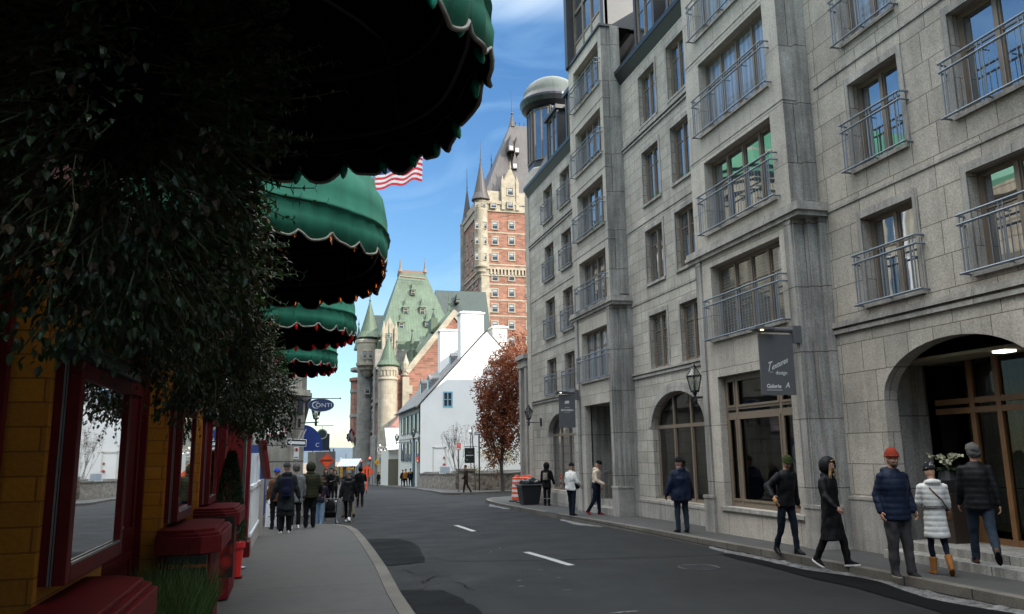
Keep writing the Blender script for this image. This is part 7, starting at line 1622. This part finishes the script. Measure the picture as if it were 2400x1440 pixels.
    # hands: palm, four unequal bent fingers, thumb off the side
    for s_ in (-1, 1):
        sh, eb, wr, fd, ax = A[s_]; f = fd.normalized(); side = Vector((0, 1, 0)); side = (HR*0 if False else R) @ side; side = (side-f*side.dot(f)); side = side.normalized() if side.length > .05 else Vector((1, 0, 0)); pn = f.cross(side)*(-s_); 
        if gloves is not None or far: rr_ = 1.25
        else: rr_ = 1.0
        hbm = MB(); Rm = Matrix((side, f, pn)).transposed(); hbm.ball(wr+f*.045, (.040, .050, .017), 10, R=Rm); hbm.cap(wr-f*.02, wr+f*.02, .024, .024, 8)
        for j, (off, ln) in enumerate(((.029, .068), (.010, .078), (-.010, .072), (-.028, .056))):
            p0 = wr+f*.082+side*off; c1 = (f+pn*.25).normalized(); p1 = p0+c1*ln*.42; c2 = (f*.85+pn*.75).normalized(); p2 = p1+c2*ln*.33; c3 = (f*.5+pn).normalized(); p3 = p2+c3*ln*.25
            hbm.cap(p0, p1, .0088*rr_, .008*rr_, 6); hbm.cap(p1, p2, .008*rr_, .0072*rr_, 6); hbm.cap(p2, p3, .0072*rr_, .006*rr_, 6)
        p0 = wr+f*.03+side*.032; p1 = p0+(side*.8+f*.7+pn*.2).normalized()*.036; p2 = p1+(side*.25+f+pn*.4).normalized()*.028; hbm.cap(p0, p1, .0105*rr_, .009*rr_, 6); hbm.cap(p1, p2, .009*rr_, .007*rr_, 6)
        me = remeshed(hbm, .0045 if not far else .010, 1); fin.raw(me, m=4 if gloves is not None else 0); bpy.data.meshes.remove(me)
    def place(mb): mb.v = [tuple(Mw @ Vector(v)) for v in mb.v]; return mb
    place(fin).build('body', [SKIN, EYEW, EYE, LIP, gloves or SKIN], t, smooth=True, fixn=False)
    def part(mb, nm, mt, smooth=True, vx=None, sm=3, disp=None):
        me = remeshed(mb, vx or vox, sm, disp); o = MB(); o.raw(me); bpy.data.meshes.remove(me); return place(o).build(nm, mt, t, smooth=smooth, fixn=False)
    wr_ = lambda a, s2=9: (lambda c_: a*noise.noise(c_*s2+Vector((x, y, 0)))+a*.6*noise.noise(Vector((c_.x*s2*2.2, c_.y*s2*2.2, c_.z*s2*.8))))
    # --- trousers
    b = MB(); b.rings([[pel+Vector((rx*math.cos(q), ry*math.sin(q)-.01, zz)) for q in [2*PI*i/14 for i in range(14)]] for zz, rx, ry in ((-.13, .13, .105), (-.03, .165*girth, .125*girth), (.10, .155*girth, .118*girth))])
    for s_ in (-1, 1):
        hip, kn, an, fa = J[s_]; b.cap(hip-Vector((0, 0, .02)), kn, .098*legw, .072*legw, nn); b.cap(kn, an+Vector((0, 0, .0))-(an-kn).normalized()*.0, .070*legw, .055*legw, nn)
    part(b, 'trousers', trousers, disp=wr_(.012, 10))
    # --- shoes
    for s_ in (-1, 1):
        hip, kn, an, fa = J[s_]; pitch = max(-60, min(25, fa)) if fa < -8 else (fa*.6 if fa > 8 else 0); FR = Matrix.Rotation(rad(pitch), 3, 'X') @ Matrix.Rotation(rad(-s_*9), 3, 'Z')
        b = MB(); F = lambda v: an+FR @ Vector(v)
        tall = .20 if boots else .03
        b.rings([[F((rx*math.cos(q), cy+ry*math.sin(q), zz)) for q in [2*PI*i/14 for i in range(14)]] for zz, cy, rx, ry in ((-.072, .055, .043, .128), (-.045, .055, .046, .13), (-.02, .035, .042, .10), (.01, .0, .046, .062), (tall, -.003, .05 if not boots else .062, .058))])
        part(b, 'boot' if boots else 'shoe', shoes[0], vx=min(vox, .010), sm=1)
        if len(shoes) > 1: b = MB(); b.rings([[F((rx*math.cos(q), .055+ry*math.sin(q), zz)) for q in [2*PI*i/16 for i in range(16)]] for zz, rx, ry in ((-.078, .044, .13), (-.058, .049, .135), (-.05, .045, .131))]); place(b).build('sole', shoes[1], t, smooth=False)
    # --- coat
    b = MB(); cz = hem; cw = coatw
    secs = [(cz, .175*girth*cw+.03*max(0, .86-cz)*3, .14*girth*cw+.03*max(0, .86-cz)*3), ((cz+1.0)/2, .178*girth*cw, .142*girth*cw), (1.02, .165*girth*cw, .132*girth*cw), (1.12, .165*girth*cw, .13*girth*cw), (1.27, .185*girth*cw, .138*girth*cw), (1.37, .205*cw, .128*cw), (1.425, .175*cw, .11*cw), (1.46, .12, .095), (1.50 if collar else 1.46, .078, .078)]
    b.rings([[T((rx*math.cos(q), ry*math.sin(q)-.012, zz)) if zz > .9 else Vector((rx*math.cos(q), ry*math.sin(q)-.012+.0, zz))+up+ (T((0,0,.95))-pel)*0 for q in [2*PI*i/18 for i in range(18)]] for zz, rx, ry in secs])
    for s_ in (-1, 1):
        sh, eb, wr, fd, ax = A[s_]; b.cap(sh-Vector((s_*.012, 0, .02)), eb, .068*cw, .060*cw, nn); b.cap(eb, wr+fd*.0, .062*cw, .048*cw, nn)
    if hood == 'down': b.ball(T((0, -.095, 1.47)), (.13, .07, .065), 12); b.ball(T((0, -.03, 1.475)), (.125, .09, .05), 12)
    if hood == 'up': b.ball(T((0, -.04, 1.47)), (.12, .10, .08), 12)
    dp = (lambda c_: puff*(abs(math.sin((c_.z)*PI/.085))**.55-.55)+.006*noise.noise(c_*11)) if puff else wr_(.017, 8)
    coatobj = part(b, 'coat', coat, disp=dp, sm=6)
    if skirt: 
        b = MB(); b.rings([[pel+Vector((rx*math.cos(q), ry*math.sin(q), zz)) for q in [2*PI*i/16 for i in range(16)]] for zz, rx, ry in ((skirt[0]-.95, skirt[1], skirt[1]*.8), (-.2, .17, .14), (.02, .15, .12))]); part(b, 'skirt', skirt[2], disp=wr_(.012, 6))
    def shell(nm, mt, rad3, c, test, th=.012, n_=26, rough=.004):
        q = MB(); rows = []
        for i in range(n_+1):
            th_ = PI*i/n_; rows.append([Vector((math.sin(th_)*math.cos(2*PI*j/n_), math.sin(th_)*math.sin(2*PI*j/n_), math.cos(th_))) for j in range(n_)])
        for i in range(n_):
            for j in range(n_):
                qd = [rows[i][j], rows[i+1][j], rows[i+1][(j+1) % n_], rows[i][(j+1) % n_]]; m_ = sum(qd, Vector())/4
                if not test(m_): continue
                q.face([Hh(Vector(c)+Vector((v.x*rad3[0], v.y*rad3[1], v.z*rad3[2]))) for v in qd])
        me = q.mesh('q'); bm = bmesh.new(); bm.from_mesh(me); bmesh.ops.remove_doubles(bm, verts=bm.verts, dist=.0005); bmesh.ops.recalc_face_normals(bm, faces=bm.faces); bmesh.ops.solidify(bm, geom=bm.faces[:], thickness=-th); 
        for v in bm.verts: v.co += v.co.normalized()*0+ Vector((noise.noise(v.co*18), noise.noise(v.co*18+Vector((5,0,0))), noise.noise(v.co*18+Vector((0,5,0)))))*rough + (v.co-hc).normalized()*noise.noise(v.co*45)*rough*.9
        bm.to_mesh(me); bm.free(); q2 = MB(); q2.raw(me); bpy.data.meshes.remove(me); return place(q2).build(nm, mt, t, smooth=True)
    if hair: 
        hm, hl = hair
        shell('hair', hm, (.086, .104, .118), (0, -.008, .008), lambda v: (v.z > .32+.25*max(0, v.y) or v.y < -.1) and v.z > -.75 and not (v.y > .45 and v.z < .55), .014, rough=.02)
        if hl > 0:
            q = MB()
            for s_ in range(-3, 4):
                p0 = Hh((s_*.024, -.07+.012*abs(s_), .02)); q.cap(p0, Hh((s_*.03, -.09, -.08)), .032, .034, 8); q.cap(Hh((s_*.03, -.09, -.08)), Hh((s_*.033, -.10, -.08-hl)), .034, .018, 8)
            part(q, 'long_hair', hm, vx=.012, disp=wr_(.008, 25))
    if hat:
        hm, kind_ = hat
        shell('beanie', hm, (.084, .103, .126 if kind_ != 'tall' else .15), (0, -.004, .012), lambda v: v.z > .16+.06*v.y, .012)
        if kind_ in ('cuff', 'tall', 'pom'):
            q = MB(); pts = [Hh((.084*math.cos(2*PI*i/24), -.004+.104*math.sin(2*PI*i/24), .045+.006*math.sin(2*PI*i/24))) for i in range(25)]; q.tube(pts, .017, 6); place(q).build('hat_cuff', hm, t, smooth=True)
        if kind_ == 'pom': q = MB(); q.ball(Hh((0, -.02, .155)), .035, 10); place(q).build('pompom', hm, t, smooth=True)
    if hood == 'up': shell('hood', coat, (.112, .128, .145), (0, -.022, -.005), lambda v: not (v.y > .62 and v.z < .72) and v.z > -.92, .02)
    if beard: q = MB(); q.ball(Hh((0, .045, -.075)), (.05, .05, .042), 12, R=HR); part(q, 'beard', beard, vx=.008, sm=1, disp=wr_(.006, 40))
    if glasses:
        q = MB()
        for s_ in (-1, 1):
            q.tube([Hh((s_*.031+.023*math.cos(2*PI*i/16), .096, .012+.018*math.sin(2*PI*i/16))) for i in range(17)], .0028, 4); q.tube([Hh((s_*.054, .094, .016)), Hh((s_*.076, .0, .012))], .0026, 4)
        q.tube([Hh((-.009, .098, .016)), Hh((.009, .098, .016))], .0026, 4); place(q).build('glasses', M['black_metal'], t)
    t['_j'] = 0
    info = dict(M=Mw, T=T, A=A, J=J, H=Hh, k=k, t=t, up=up); return info
def backpack(P, label, mt, size=(.15, .10, .22), zc=1.18):
    T, Mw = P['T'], P['M']; o = Mw @ T((0, -.2, zc)); t = thing('backpack', o, label, 'backpack'); b = MB()
    b.rings([[T((size[0]*math.cos(q)*(abs(math.cos(q))**-.25 if abs(math.cos(q)) > .1 else 1), -.205+size[1]*math.sin(q), zz)) for q in [2*PI*i/16 for i in range(16)]] for zz, s_ in ((zc-size[2], .8), (zc-size[2]*.8, 1), (zc+size[2]*.7, 1), (zc+size[2], .7))])
    b.ball(T((0, -.205-size[1]*.8, zc-size[2]*.35)), (size[0]*.75, size[1]*.5, size[2]*.45), 12); me = remeshed(b, .014, 3); q = MB(); q.raw(me); q.v = [tuple(Mw @ Vector(v)) for v in q.v]; q.build('bag', mt, t, smooth=True)
    b = MB()
    for s_ in (-1, 1): b.tube([T((s_*.09, -.14, zc+size[2]*.8)), T((s_*.11, -.04, 1.475)), T((s_*.125, .09, 1.40)), T((s_*.14, .12, 1.25)), T((s_*.165, .02, 1.05)), T((s_*.12, -.14, zc-size[2]*.7))], .016, 5)
    b.v = [tuple(Mw @ Vector(v)) for v in b.v]; b.build('straps', mt, t, smooth=True); return t
def shoulder_bag(P, label, mt, side=1, z=.98, y=.02, r=(.05, .11, .09), front=True, back=True):
    T, Mw = P['T'], P['M']; o = Mw @ T((side*.22, y, z)); t = thing('shoulder_bag', o, label, 'bag'); b = MB(); b.box(side*.20-r[0], side*.20+r[0], y-r[1], y+r[1], z-r[2], z+r[2]); b.v = [tuple(Mw @ T(v)) for v in b.v]; b.build('bag', mt, t, bevel=.02)
    b = MB(); pts = [T((side*.2, y-.06, z+r[2])), T((side*.08, -.165, 1.2)), T((-side*.06, -.15, 1.36)), T((-side*.105, -.03, 1.475)), T((-side*.05, .135, 1.36)), T((side*.08, .165, 1.18)), T((side*.2, y+.06, z+r[2]))]; b.tube(pts, .010, 5); b.v = [tuple(Mw @ Vector(v)) for v in b.v]; b.build('strap', mt, t, smooth=True); return t
BLK = cloth('black_nylon', (.010,.010,.012), .6); BLK2 = cloth('black_wool', (.013,.012,.013), .95); NAVY = cloth('navy_nylon', (.010,.018,.045), .6); NAVY2 = cloth('dark_navy', (.008,.014,.032), .75)
WHITE = cloth('white_nylon', (.50,.49,.465), .6, .05); JEAN = cloth('blue_jeans', (.030,.046,.069), .9, .25); DJEAN = cloth('dark_jeans', (.012,.018,.032), .9, .2); LJEAN = cloth('light_jeans', (.12,.19,.27), .9, .25)
GREYT = cloth('grey_trousers', (.06,.055,.06), .85); PARKA = cloth('charcoal_parka', (.022,.025,.030), .8); OLIVE = cloth('olive_vest', (.030,.032,.014), .8, .2); CREAM = cloth('cream_jacket', (.50,.40,.31), .8); KHAKI = cloth('khaki', (.10,.085,.055), .9); BROWN = cloth('brown_suede', (.22,.09,.025), .9)
SHW = cloth('white_leather', (.60,.58,.56), .6, .08); SHB = cloth('black_leather', (.014,.014,.015), .4); SHR = cloth('red_leather', (.20,.015,.015), .5); SHBR = cloth('brown_leather', (.07,.035,.018), .5)
REDH = cloth('red_knit', (.20,.028,.014), .95, .15); GRNH = cloth('green_knit', (.045,.06,.018), .95, .15); GREYH = cloth('grey_knit', (.055,.06,.065), .95, .15); BLUEH = cloth('blue_knit', (.02,.045,.26), .9); ORH = cloth('ochre_knit', (.24,.10,.02), .95); BLKH = cloth('black_knit', (.010,.011,.014), .95)
ORC = cloth('orange_jacket', (.30,.12,.02), .8); GHAIR = cloth('grey_hair', (.075,.07,.066), .9, .4); BHAIR = cloth('brown_hair', (.05,.028,.014), .7, .3); BLHAIR = cloth('blond_hair', (.24,.16,.075), .7, .3); DHAIR = cloth('dark_hair', (.012,.009,.008), .7)
def gz_(Y, o=.12): return zg(Y)+o
# ---- right pavement
P20 = person(7.92, 9.35, gz_(9.35), 1.66, 172, 'bearded man in an orange red beanie, glasses, navy puffer jacket and grey trousers', NAVY, GREYT, (cloth('trail_shoe', (.03,.028,.028)), cloth('trail_sole', (.22,.19,.15))), legs=((6, 2), (2, 6)), arms=((-10, 12, 34), (-10, 12, 34)), hem=.78, coatw=1.02, puff=.007, hat=(REDH, 'tall'), beard=cloth('beard_grey', (.08,.055,.04), .9, .4), glasses=True, head=(6, 4), girth=1.16, legw=1.12, hood='down')
P19 = person(7.78, 10.55, gz_(10.55), 1.57, 205, 'long haired woman in a black hooded coat down to the calves, walking', BLK, BLK2, (BLK2, SHW), legs=((14, 4), (-12, 14)), arms=((-10, 14, 12), (12, 12, 38)), hem=.42, coatw=1.02, hood='up', hair=(BLHAIR, .0), head=(-8, 8))
b = MB(); H_ = P19['H']
for s_, ln in ((1, .24), (.7, .2), (-1, .14)): 
    b.cap(H_((s_*.055, .06, -.03)), H_((s_*.075, .085, -.13)), .018, .022, 8); b.cap(H_((s_*.075, .085, -.13)), H_((s_*.07, .085, -.13-ln)), .022, .010, 8)
me = remeshed(b, .01, 2, lambda c_: .005*noise.noise(c_*30)); q = MB(); q.raw(me); q.v = [tuple(P19['M'] @ Vector(v)) for v in q.v]; q.build('front_hair', BLHAIR, P19['t'], smooth=True, fixn=False)
P18 = person(7.92, 11.9, gz_(11.9), 1.60, 188, 'man in a dark green beanie and black jacket looking down, one hand by his pocket', BLK, DJEAN, (SHB,), legs=((8, 4), (-8, 16)), arms=((-6, 12, 14), (-22, 36, 74)), hem=.84, coatw=1.04, hat=(GRNH, 'cuff'), head=(-22, 26), lean=7, legw=.9)
wc = P18['M'] @ (P18['A'][1][2]+P18['A'][1][3]*.08); t = thing('glove', wc, 'tan glove held in the hand of the man in the green beanie', 'glove'); b = MB(); b.cap(wc, wc+Vector((.05, -.03, -.10)), .028, .02, 8); b.cap(wc+Vector((.03, -.02, -.07)), wc+Vector((.08, -.02, -.10)), .015, .01, 6); b.build('leather', cloth('tan_leather', (.35,.18,.06), .7), t, smooth=True)
b = MB(); T_ = P18['T']; put_text(b, 'alpine', (0, 0, 0), .028); b.v = [tuple(P18['M'] @ T_((.075-v[0] if False else .075+v[0]*-1, .158, 1.32+v[2]))) for v in b.v]; 
P21 = person(8.55, 9.35, gz_(9.35), 1.46, -28, 'girl in a long white puffer coat with a black lettered belt and brown boots', WHITE, NAVY2, (BROWN,), legs=((2, 2), (-4, 30)), arms=((12, 6, 35), (8, 6, 30)), hem=.58, coatw=1.0, puff=.010, hood='down', hat=(cloth('patterned_knit', (.02,.02,.024), .9, .1), 'tall'), head=(10, 16), legw=.72, boots=True)
T_, Mw = P21['T'], P21['M']; b = MB(); n = 36; b.rings([[T_((rx*math.cos(2*PI*i/n), ry*math.sin(2*PI*i/n)-.012, zz)) for i in range(n)] for zz, rx, ry in ((1.055, .186, .15), (1.057, .194, .158), (1.093, .194, .158), (1.095, .186, .15))]); b.v = [tuple(Mw @ Vector(v)) for v in b.v]; b.build('belt', BLK, P21['t'], smooth=False)
b = MB()
for k in range(7):
    me = text_mesh('KORS', .034, bold=.001); a = PI*(1.08+k*.14)
    for v in me.vertices: pass
    q = MB(); q.raw(me); bpy.data.meshes.remove(me)
    for f_ in q.f: b.face([T_(((.197)*math.cos(a+q.v[i][0]/.18), (.161)*math.sin(a+q.v[i][0]/.18)-.012, 1.0745+q.v[i][1])) for i in f_])
b.v = [tuple(Mw @ Vector(v)) for v in b.v]; b.build('belt_lettering', WHITE, P21['t'], fixn=False)
b = MB(); rg = random.Random(2)
for k in range(26):
    d = rnd_dir(rg); 
    if d.z < .15: continue
    b.ball(P21['H']((d.x*.09, d.y*.109-.004, d.z*.156+.012)), .013, 6)
b.v = [tuple(Mw @ Vector(v)) for v in b.v]; b.build('hat_pattern', WHITE, P21['t'], smooth=True)
shoulder_bag(P21, 'small brown shoulder bag at the side of the girl in white', SHBR, 1, .93, -.02, (.045, .085, .08))
P22 = person(9.12, 9.15, gz_(9.15, .24), 1.63, -38, 'grey haired man in a black quilted jacket and jeans stepping into the arched porch', cloth('black_quilt', (.014,.014,.016), .5), JEAN, (SHBR, SHB), legs=((14, 4), (-24, 26)), arms=((8, 7, 10), (-10, 7, 8)), hem=.80, coatw=1.0, puff=.006, hair=(GHAIR, 0), head=(20, 6), girth=1.1)
P17 = person(8.12, 16.1, gz_(16.1), 1.58, 3, 'heavy set man in a navy jacket and jeans walking away before the arched window', NAVY, JEAN, (SHB,), legs=((5, 8), (-2, 4)), arms=((4, 17, 10), (4, 17, 10)), hem=.74, coatw=1.22, hood='down', hat=(BLKH, 'dome'), girth=1.2, gloves=BLK2)
P16 = person(8.55, 22.3, gz_(22.35, .1), 1.56, 235, 'person in a cream and navy jacket and red shoes looking down', CREAM, NAVY2, (SHR,), legs=((4, 2), (-10, 22)), arms=((2, 8, 22), (8, 8, 62)), hem=1.02, coatw=1.06, hood='down', hat=(BLKH, 'dome'), head=(0, 24), lean=5)
b = MB(); T_ = P16['T']; b.rings([[T_((.185*math.cos(q), .145*math.sin(q)-.012, zz)) for q in [2*PI*i/18 for i in range(18)]] for zz in (.84, .95, 1.06)]); me = remeshed(b, .014, 2); q = MB(); q.raw(me); q.v = [tuple(P16['M'] @ Vector(v)) for v in q.v]; q.build('coat_hem', NAVY2, P16['t'], smooth=True)
P15 = person(7.74, 22.2, gz_(22.2), 1.48, -62, 'person in a white jacket and black beanie with a black bag slung across the back', WHITE, DJEAN, (SHB,), legs=((3, 3), (-3, 3)), arms=((4, 14, 40), (4, 14, 50)), hem=.84, coatw=1.14, hat=(BLKH, 'dome'), head=(10, 8), girth=1.15)
shoulder_bag(P15, 'black bag slung across the white jacket', BLK, 1, 1.0, .05, (.05, .10, .10))
P14 = person(8.88, 28.2, gz_(28.2), 1.52, -35, 'person in black with a fur edged brown hood and a pale backpack', BLK2, BLK2, (SHB,), legs=((2, 2), (-3, 4)), arms=((10, 12, 20), (5, 12, 15)), hem=.72, hood='up', coatw=1.05, vox=.018)
backpack(P14, 'small pale beige backpack on the person with the fur edged hood', cloth('beige_pack', (.22,.19,.15)), (.10, .06, .15), 1.2)
q = MB(); H_ = P14['H']; q.ball(H_((0, -.03, .03)), (.118, .125, .135), 14); me = remeshed(q, .014, 1, lambda c_: .012*noise.noise(c_*40)); q = MB(); q.raw(me); q.v = [tuple(P14['M'] @ Vector(v)) for v in q.v]; q.build('fur_hood', cloth('fur_brown', (.085,.05,.025), .95, .3), P14['t'], smooth=True)
q = MB()
for s_ in (-1, 1):
    c_ = P14['J'][s_][1].lerp(P14['J'][s_][2], .45); q.ball(c_, (.072, .072, .018), 12)
q.v = [tuple(P14['M'] @ Vector(v)) for v in q.v]; q.build('boot_cuffs', WHITE, P14['t'], smooth=True)
# ---- far corner
person(at(1092, 1150, 49).x, 49, gz_(49, .05), 1.72, 70, 'man in a dark brown coat walking past the stone garden wall', cloth('dark_brown', (.035,.022,.016)), cloth('dk_brown2', (.03,.02,.015)), (SHB,), legs=((12, 6), (-14, 16)), arms=((10, 8, 20), (-8, 8, 15)), hem=.8, hat=(cloth('hat_brown', (.05,.03,.02)), 'dome'), vox=.024)
for (x, y, hh, hd, lb, ct, tr, ht) in ((944, 77.5, 1.62, 5, 'person in black, leftmost and mostly hidden of the group beside the white house', BLK2, DJEAN, BLKH), (951, 77, 1.68, 8, 'person in an orange jacket, second of the group beside the white house', ORC, DJEAN, NAVY), (962, 76.2, 1.72, 0, 'person with orange shoulders over a navy jacket, third of the group beside the white house', NAVY2, DJEAN, BLKH), (974, 75.8, 1.74, -12, 'long haired person in black, rightmost of the group beside the white house', BLK2, DJEAN, DHAIR)):
    X = at(x, 1130, y).x; hr_ = {974: (BHAIR, .12)}.get(x)
    Pq = person(X, y, gz_(y, .05), hh, hd, lb, ct, tr, (SHB,), legs=((10, 5), (-8, 12)), arms=((6, 10, 10), (4, 24 if x == 974 else 10, 5)), hem=.84, hat=None if hr_ else (ht, 'dome'), hair=hr_, vox=.026, group=None, coatw=1.12)
    if x == 962: q = MB(); q.rings([[Pq['T']((r1*math.cos(a), r2*math.sin(a)-.012, zz)) for a in [2*PI*i/16 for i in range(16)]] for zz, r1, r2 in ((1.28, .20, .165), (1.36, .215, .165), (1.44, .15, .12), (1.5, .09, .09))]); q.v = [tuple(Pq['M'] @ Vector(v)) for v in q.v]; q.build('orange_yoke', ORC, Pq['t'], smooth=True)
person(at(887, 1125, 100).x, 100, gz_(100, .0), 1.62, 180, 'lone dark figure standing at the foot of the castle hotel', BLK2, BLK2, (SHB,), hem=.7, hair=(DHAIR, 0), vox=.03)
# ---- left pavement group
P1 = person(-.20, 20.1, gz_(20.1), 1.62, 2, 'person in a charcoal parka and white shoes standing with back turned, wearing a navy backpack', PARKA, BLK, (SHW, SHW), legs=((2, 2), (3, 3)), arms=((0, 15, 8), (0, 15, 8)), hem=.56, coatw=1.18, hood='down', hat=(GREYH, 'dome'), skirt=(.42, .24, BLK2), gloves=BLK2, vox=.016, legw=1.25)
backpack(P1, 'navy backpack on the charcoal parka', cloth('navy_pack', (.008,.012,.04)), (.14, .09, .23), 1.14)
person(-.45, 21.4, gz_(21.4), 1.48, 20, 'person in a bright blue beanie mostly hidden behind the charcoal parka', cloth('rust_coat', (.08,.035,.02)), BLK2, (SHB,), hat=(BLUEH, 'dome'), hem=.8, vox=.02)
person(.02, 21.3, gz_(21.3), 1.60, 15, 'grey haired person just right of the charcoal parka, mostly hidden', cloth('pale_grey_coat', (.11,.115,.12)), BLK2, (SHW,), hair=(GHAIR, 0), hem=.7, vox=.02, coatw=1.05)
P4 = person(.38, 21.5, gz_(21.5), 1.62, -4, 'person in an olive quilted vest and hood with black trousers, back turned', OLIVE, BLK, (SHB,), legs=((2, 2), (4, 4)), arms=((6, 16, 35), (6, 14, 35)), hem=.80, coatw=1.2, puff=.008, hood='up', vox=.016, girth=1.08, legw=1.15)
P5 = person(.68, 23.0, zg(23)+.02, 1.34, -20, 'young person in a dark jacket and light blue jeans leaning over a pushchair', cloth('dark_plum', (.02,.015,.03)), LJEAN, (SHB,), legs=((4, 4), (-6, 6)), arms=((22, 8, 25), (22, 8, 25)), hem=.86, hair=(BHAIR, .05), lean=14, head=(0, 20), vox=.018)
# pushchair
t = thing('pushchair', (.98, 23.3, zg(23)), 'small black pushchair in front of the person in light jeans', 'pushchair'); z0_ = zg(23.3); X0_ = .98
b = MB(); b.rings([[(X0_-.16, 23.1, z0_+.25), (X0_+.14, 23.1, z0_+.25), (X0_+.16, 23.5, z0_+.3), (X0_-.16, 23.5, z0_+.3)], [(X0_-.16, 23.0, z0_+.42), (X0_+.14, 23.0, z0_+.42), (X0_+.16, 23.5, z0_+.4), (X0_-.16, 23.5, z0_+.4)]]); b.ball((X0_-.02, 23.12, z0_+.55), (.15, .1, .2), 12); me = remeshed(b, .02, 3); q = MB(); q.raw(me); q.build('seat', BLK2, t, smooth=True)
b = MB()
for s_ in (-.15, .15): b.tube([(X0_+s_, 23.55, z0_+.1), (X0_+s_, 23.2, z0_+.4), (X0_+s_, 22.85, z0_+.78)], .013, 6); b.tube([(X0_+s_, 22.95, z0_+.1), (X0_+s_, 23.3, z0_+.35)], .013, 6)
b.tube([(X0_-.15, 22.85, z0_+.78), (X0_+.15, 22.85, z0_+.78)], .016, 6); b.build('frame', M['dark_metal'], t)
for dx in (-.17, .17):
    for dy in (22.95, 23.55): b = MB(); b.M = frame_mat(Vector((X0_+dx, dy, z0_+.09)), (0, 1, 0), (0, 0, 1)); b.lathe([(.045, -.02), (.09, -.018), (.09, .018), (.045, .02)], (0,0,0), 16); b.build('wheel', M['black_metal'], t, smooth=False)
# two in light shoes farther on, by the grey hoarding
person(at(762, 1150, 42).x, 42, gz_(42, .0), 1.66, 175, 'long haired person in a dark olive coat standing by the grey hoarding', cloth('dk_olive', (.028,.026,.018)), BLK2, (SHW,), arms=((8, 8, 60), (8, 8, 60)), hem=.78, hair=(BHAIR, .12), vox=.02)
person(at(776, 1150, 41.5).x, 41.5, gz_(41.5, .0), 1.68, 150, 'dark haired person in black with folded arms before the grey hoarding', BLK, BLK2, (SHW,), arms=((10, 10, 75), (10, 10, 75)), hem=.84, hair=(DHAIR, 0), vox=.02, coatw=1.1)
person(at(784, 1150, 42.5).x, 42.5, gz_(42.5, .0), 1.60, 170, 'person in a dark and tan jacket, rightmost by the grey hoarding', cloth('dk_tan', (.03,.024,.018)), BLK2, (SHW,), arms=((6, 12, 30), (6, 12, 30)), hem=.84, hair=(DHAIR, .03), vox=.02)
# trio in the road
person(1.72, 27.6, zg(27.6), 1.60, 20, 'person in an ochre beanie, dark coat and khaki trousers', BLK2, KHAKI, (SHBR,), legs=((10, 4), (-16, 14)), hem=.66, hat=(ORH, 'tall'), vox=.018, coatw=1.1)
person(1.58, 25.2, zg(25.2), 1.54, -12, 'walker in a grey beanie, black coat and white sneakers striding up the road', BLK, BLK2, (SHW, SHW), legs=((20, 4), (-20, 14)), arms=((-10, 10, 10), (10, 10, 15)), hem=.72, hat=(cloth('sage_knit', (.10,.11,.10)), 'dome'), vox=.016, coatw=1.14, hood='down', lean=3, legw=.85)
person(2.72, 35.5, zg(35.5), 1.68, -5, 'tall person all in black with brown boots standing right of the striding walker', BLK2, cloth('brown_trs', (.045,.022,.014)), (SHBR,), arms=((4, 10, 12), (30, 12, 90)), hem=.62, hair=(DHAIR, 0), vox=.018, coatw=1.12)
# tidy helper properties away
for o in bpy.data.objects:
    for kk in ('_o', '_j'):
        if kk in o: del o[kk]
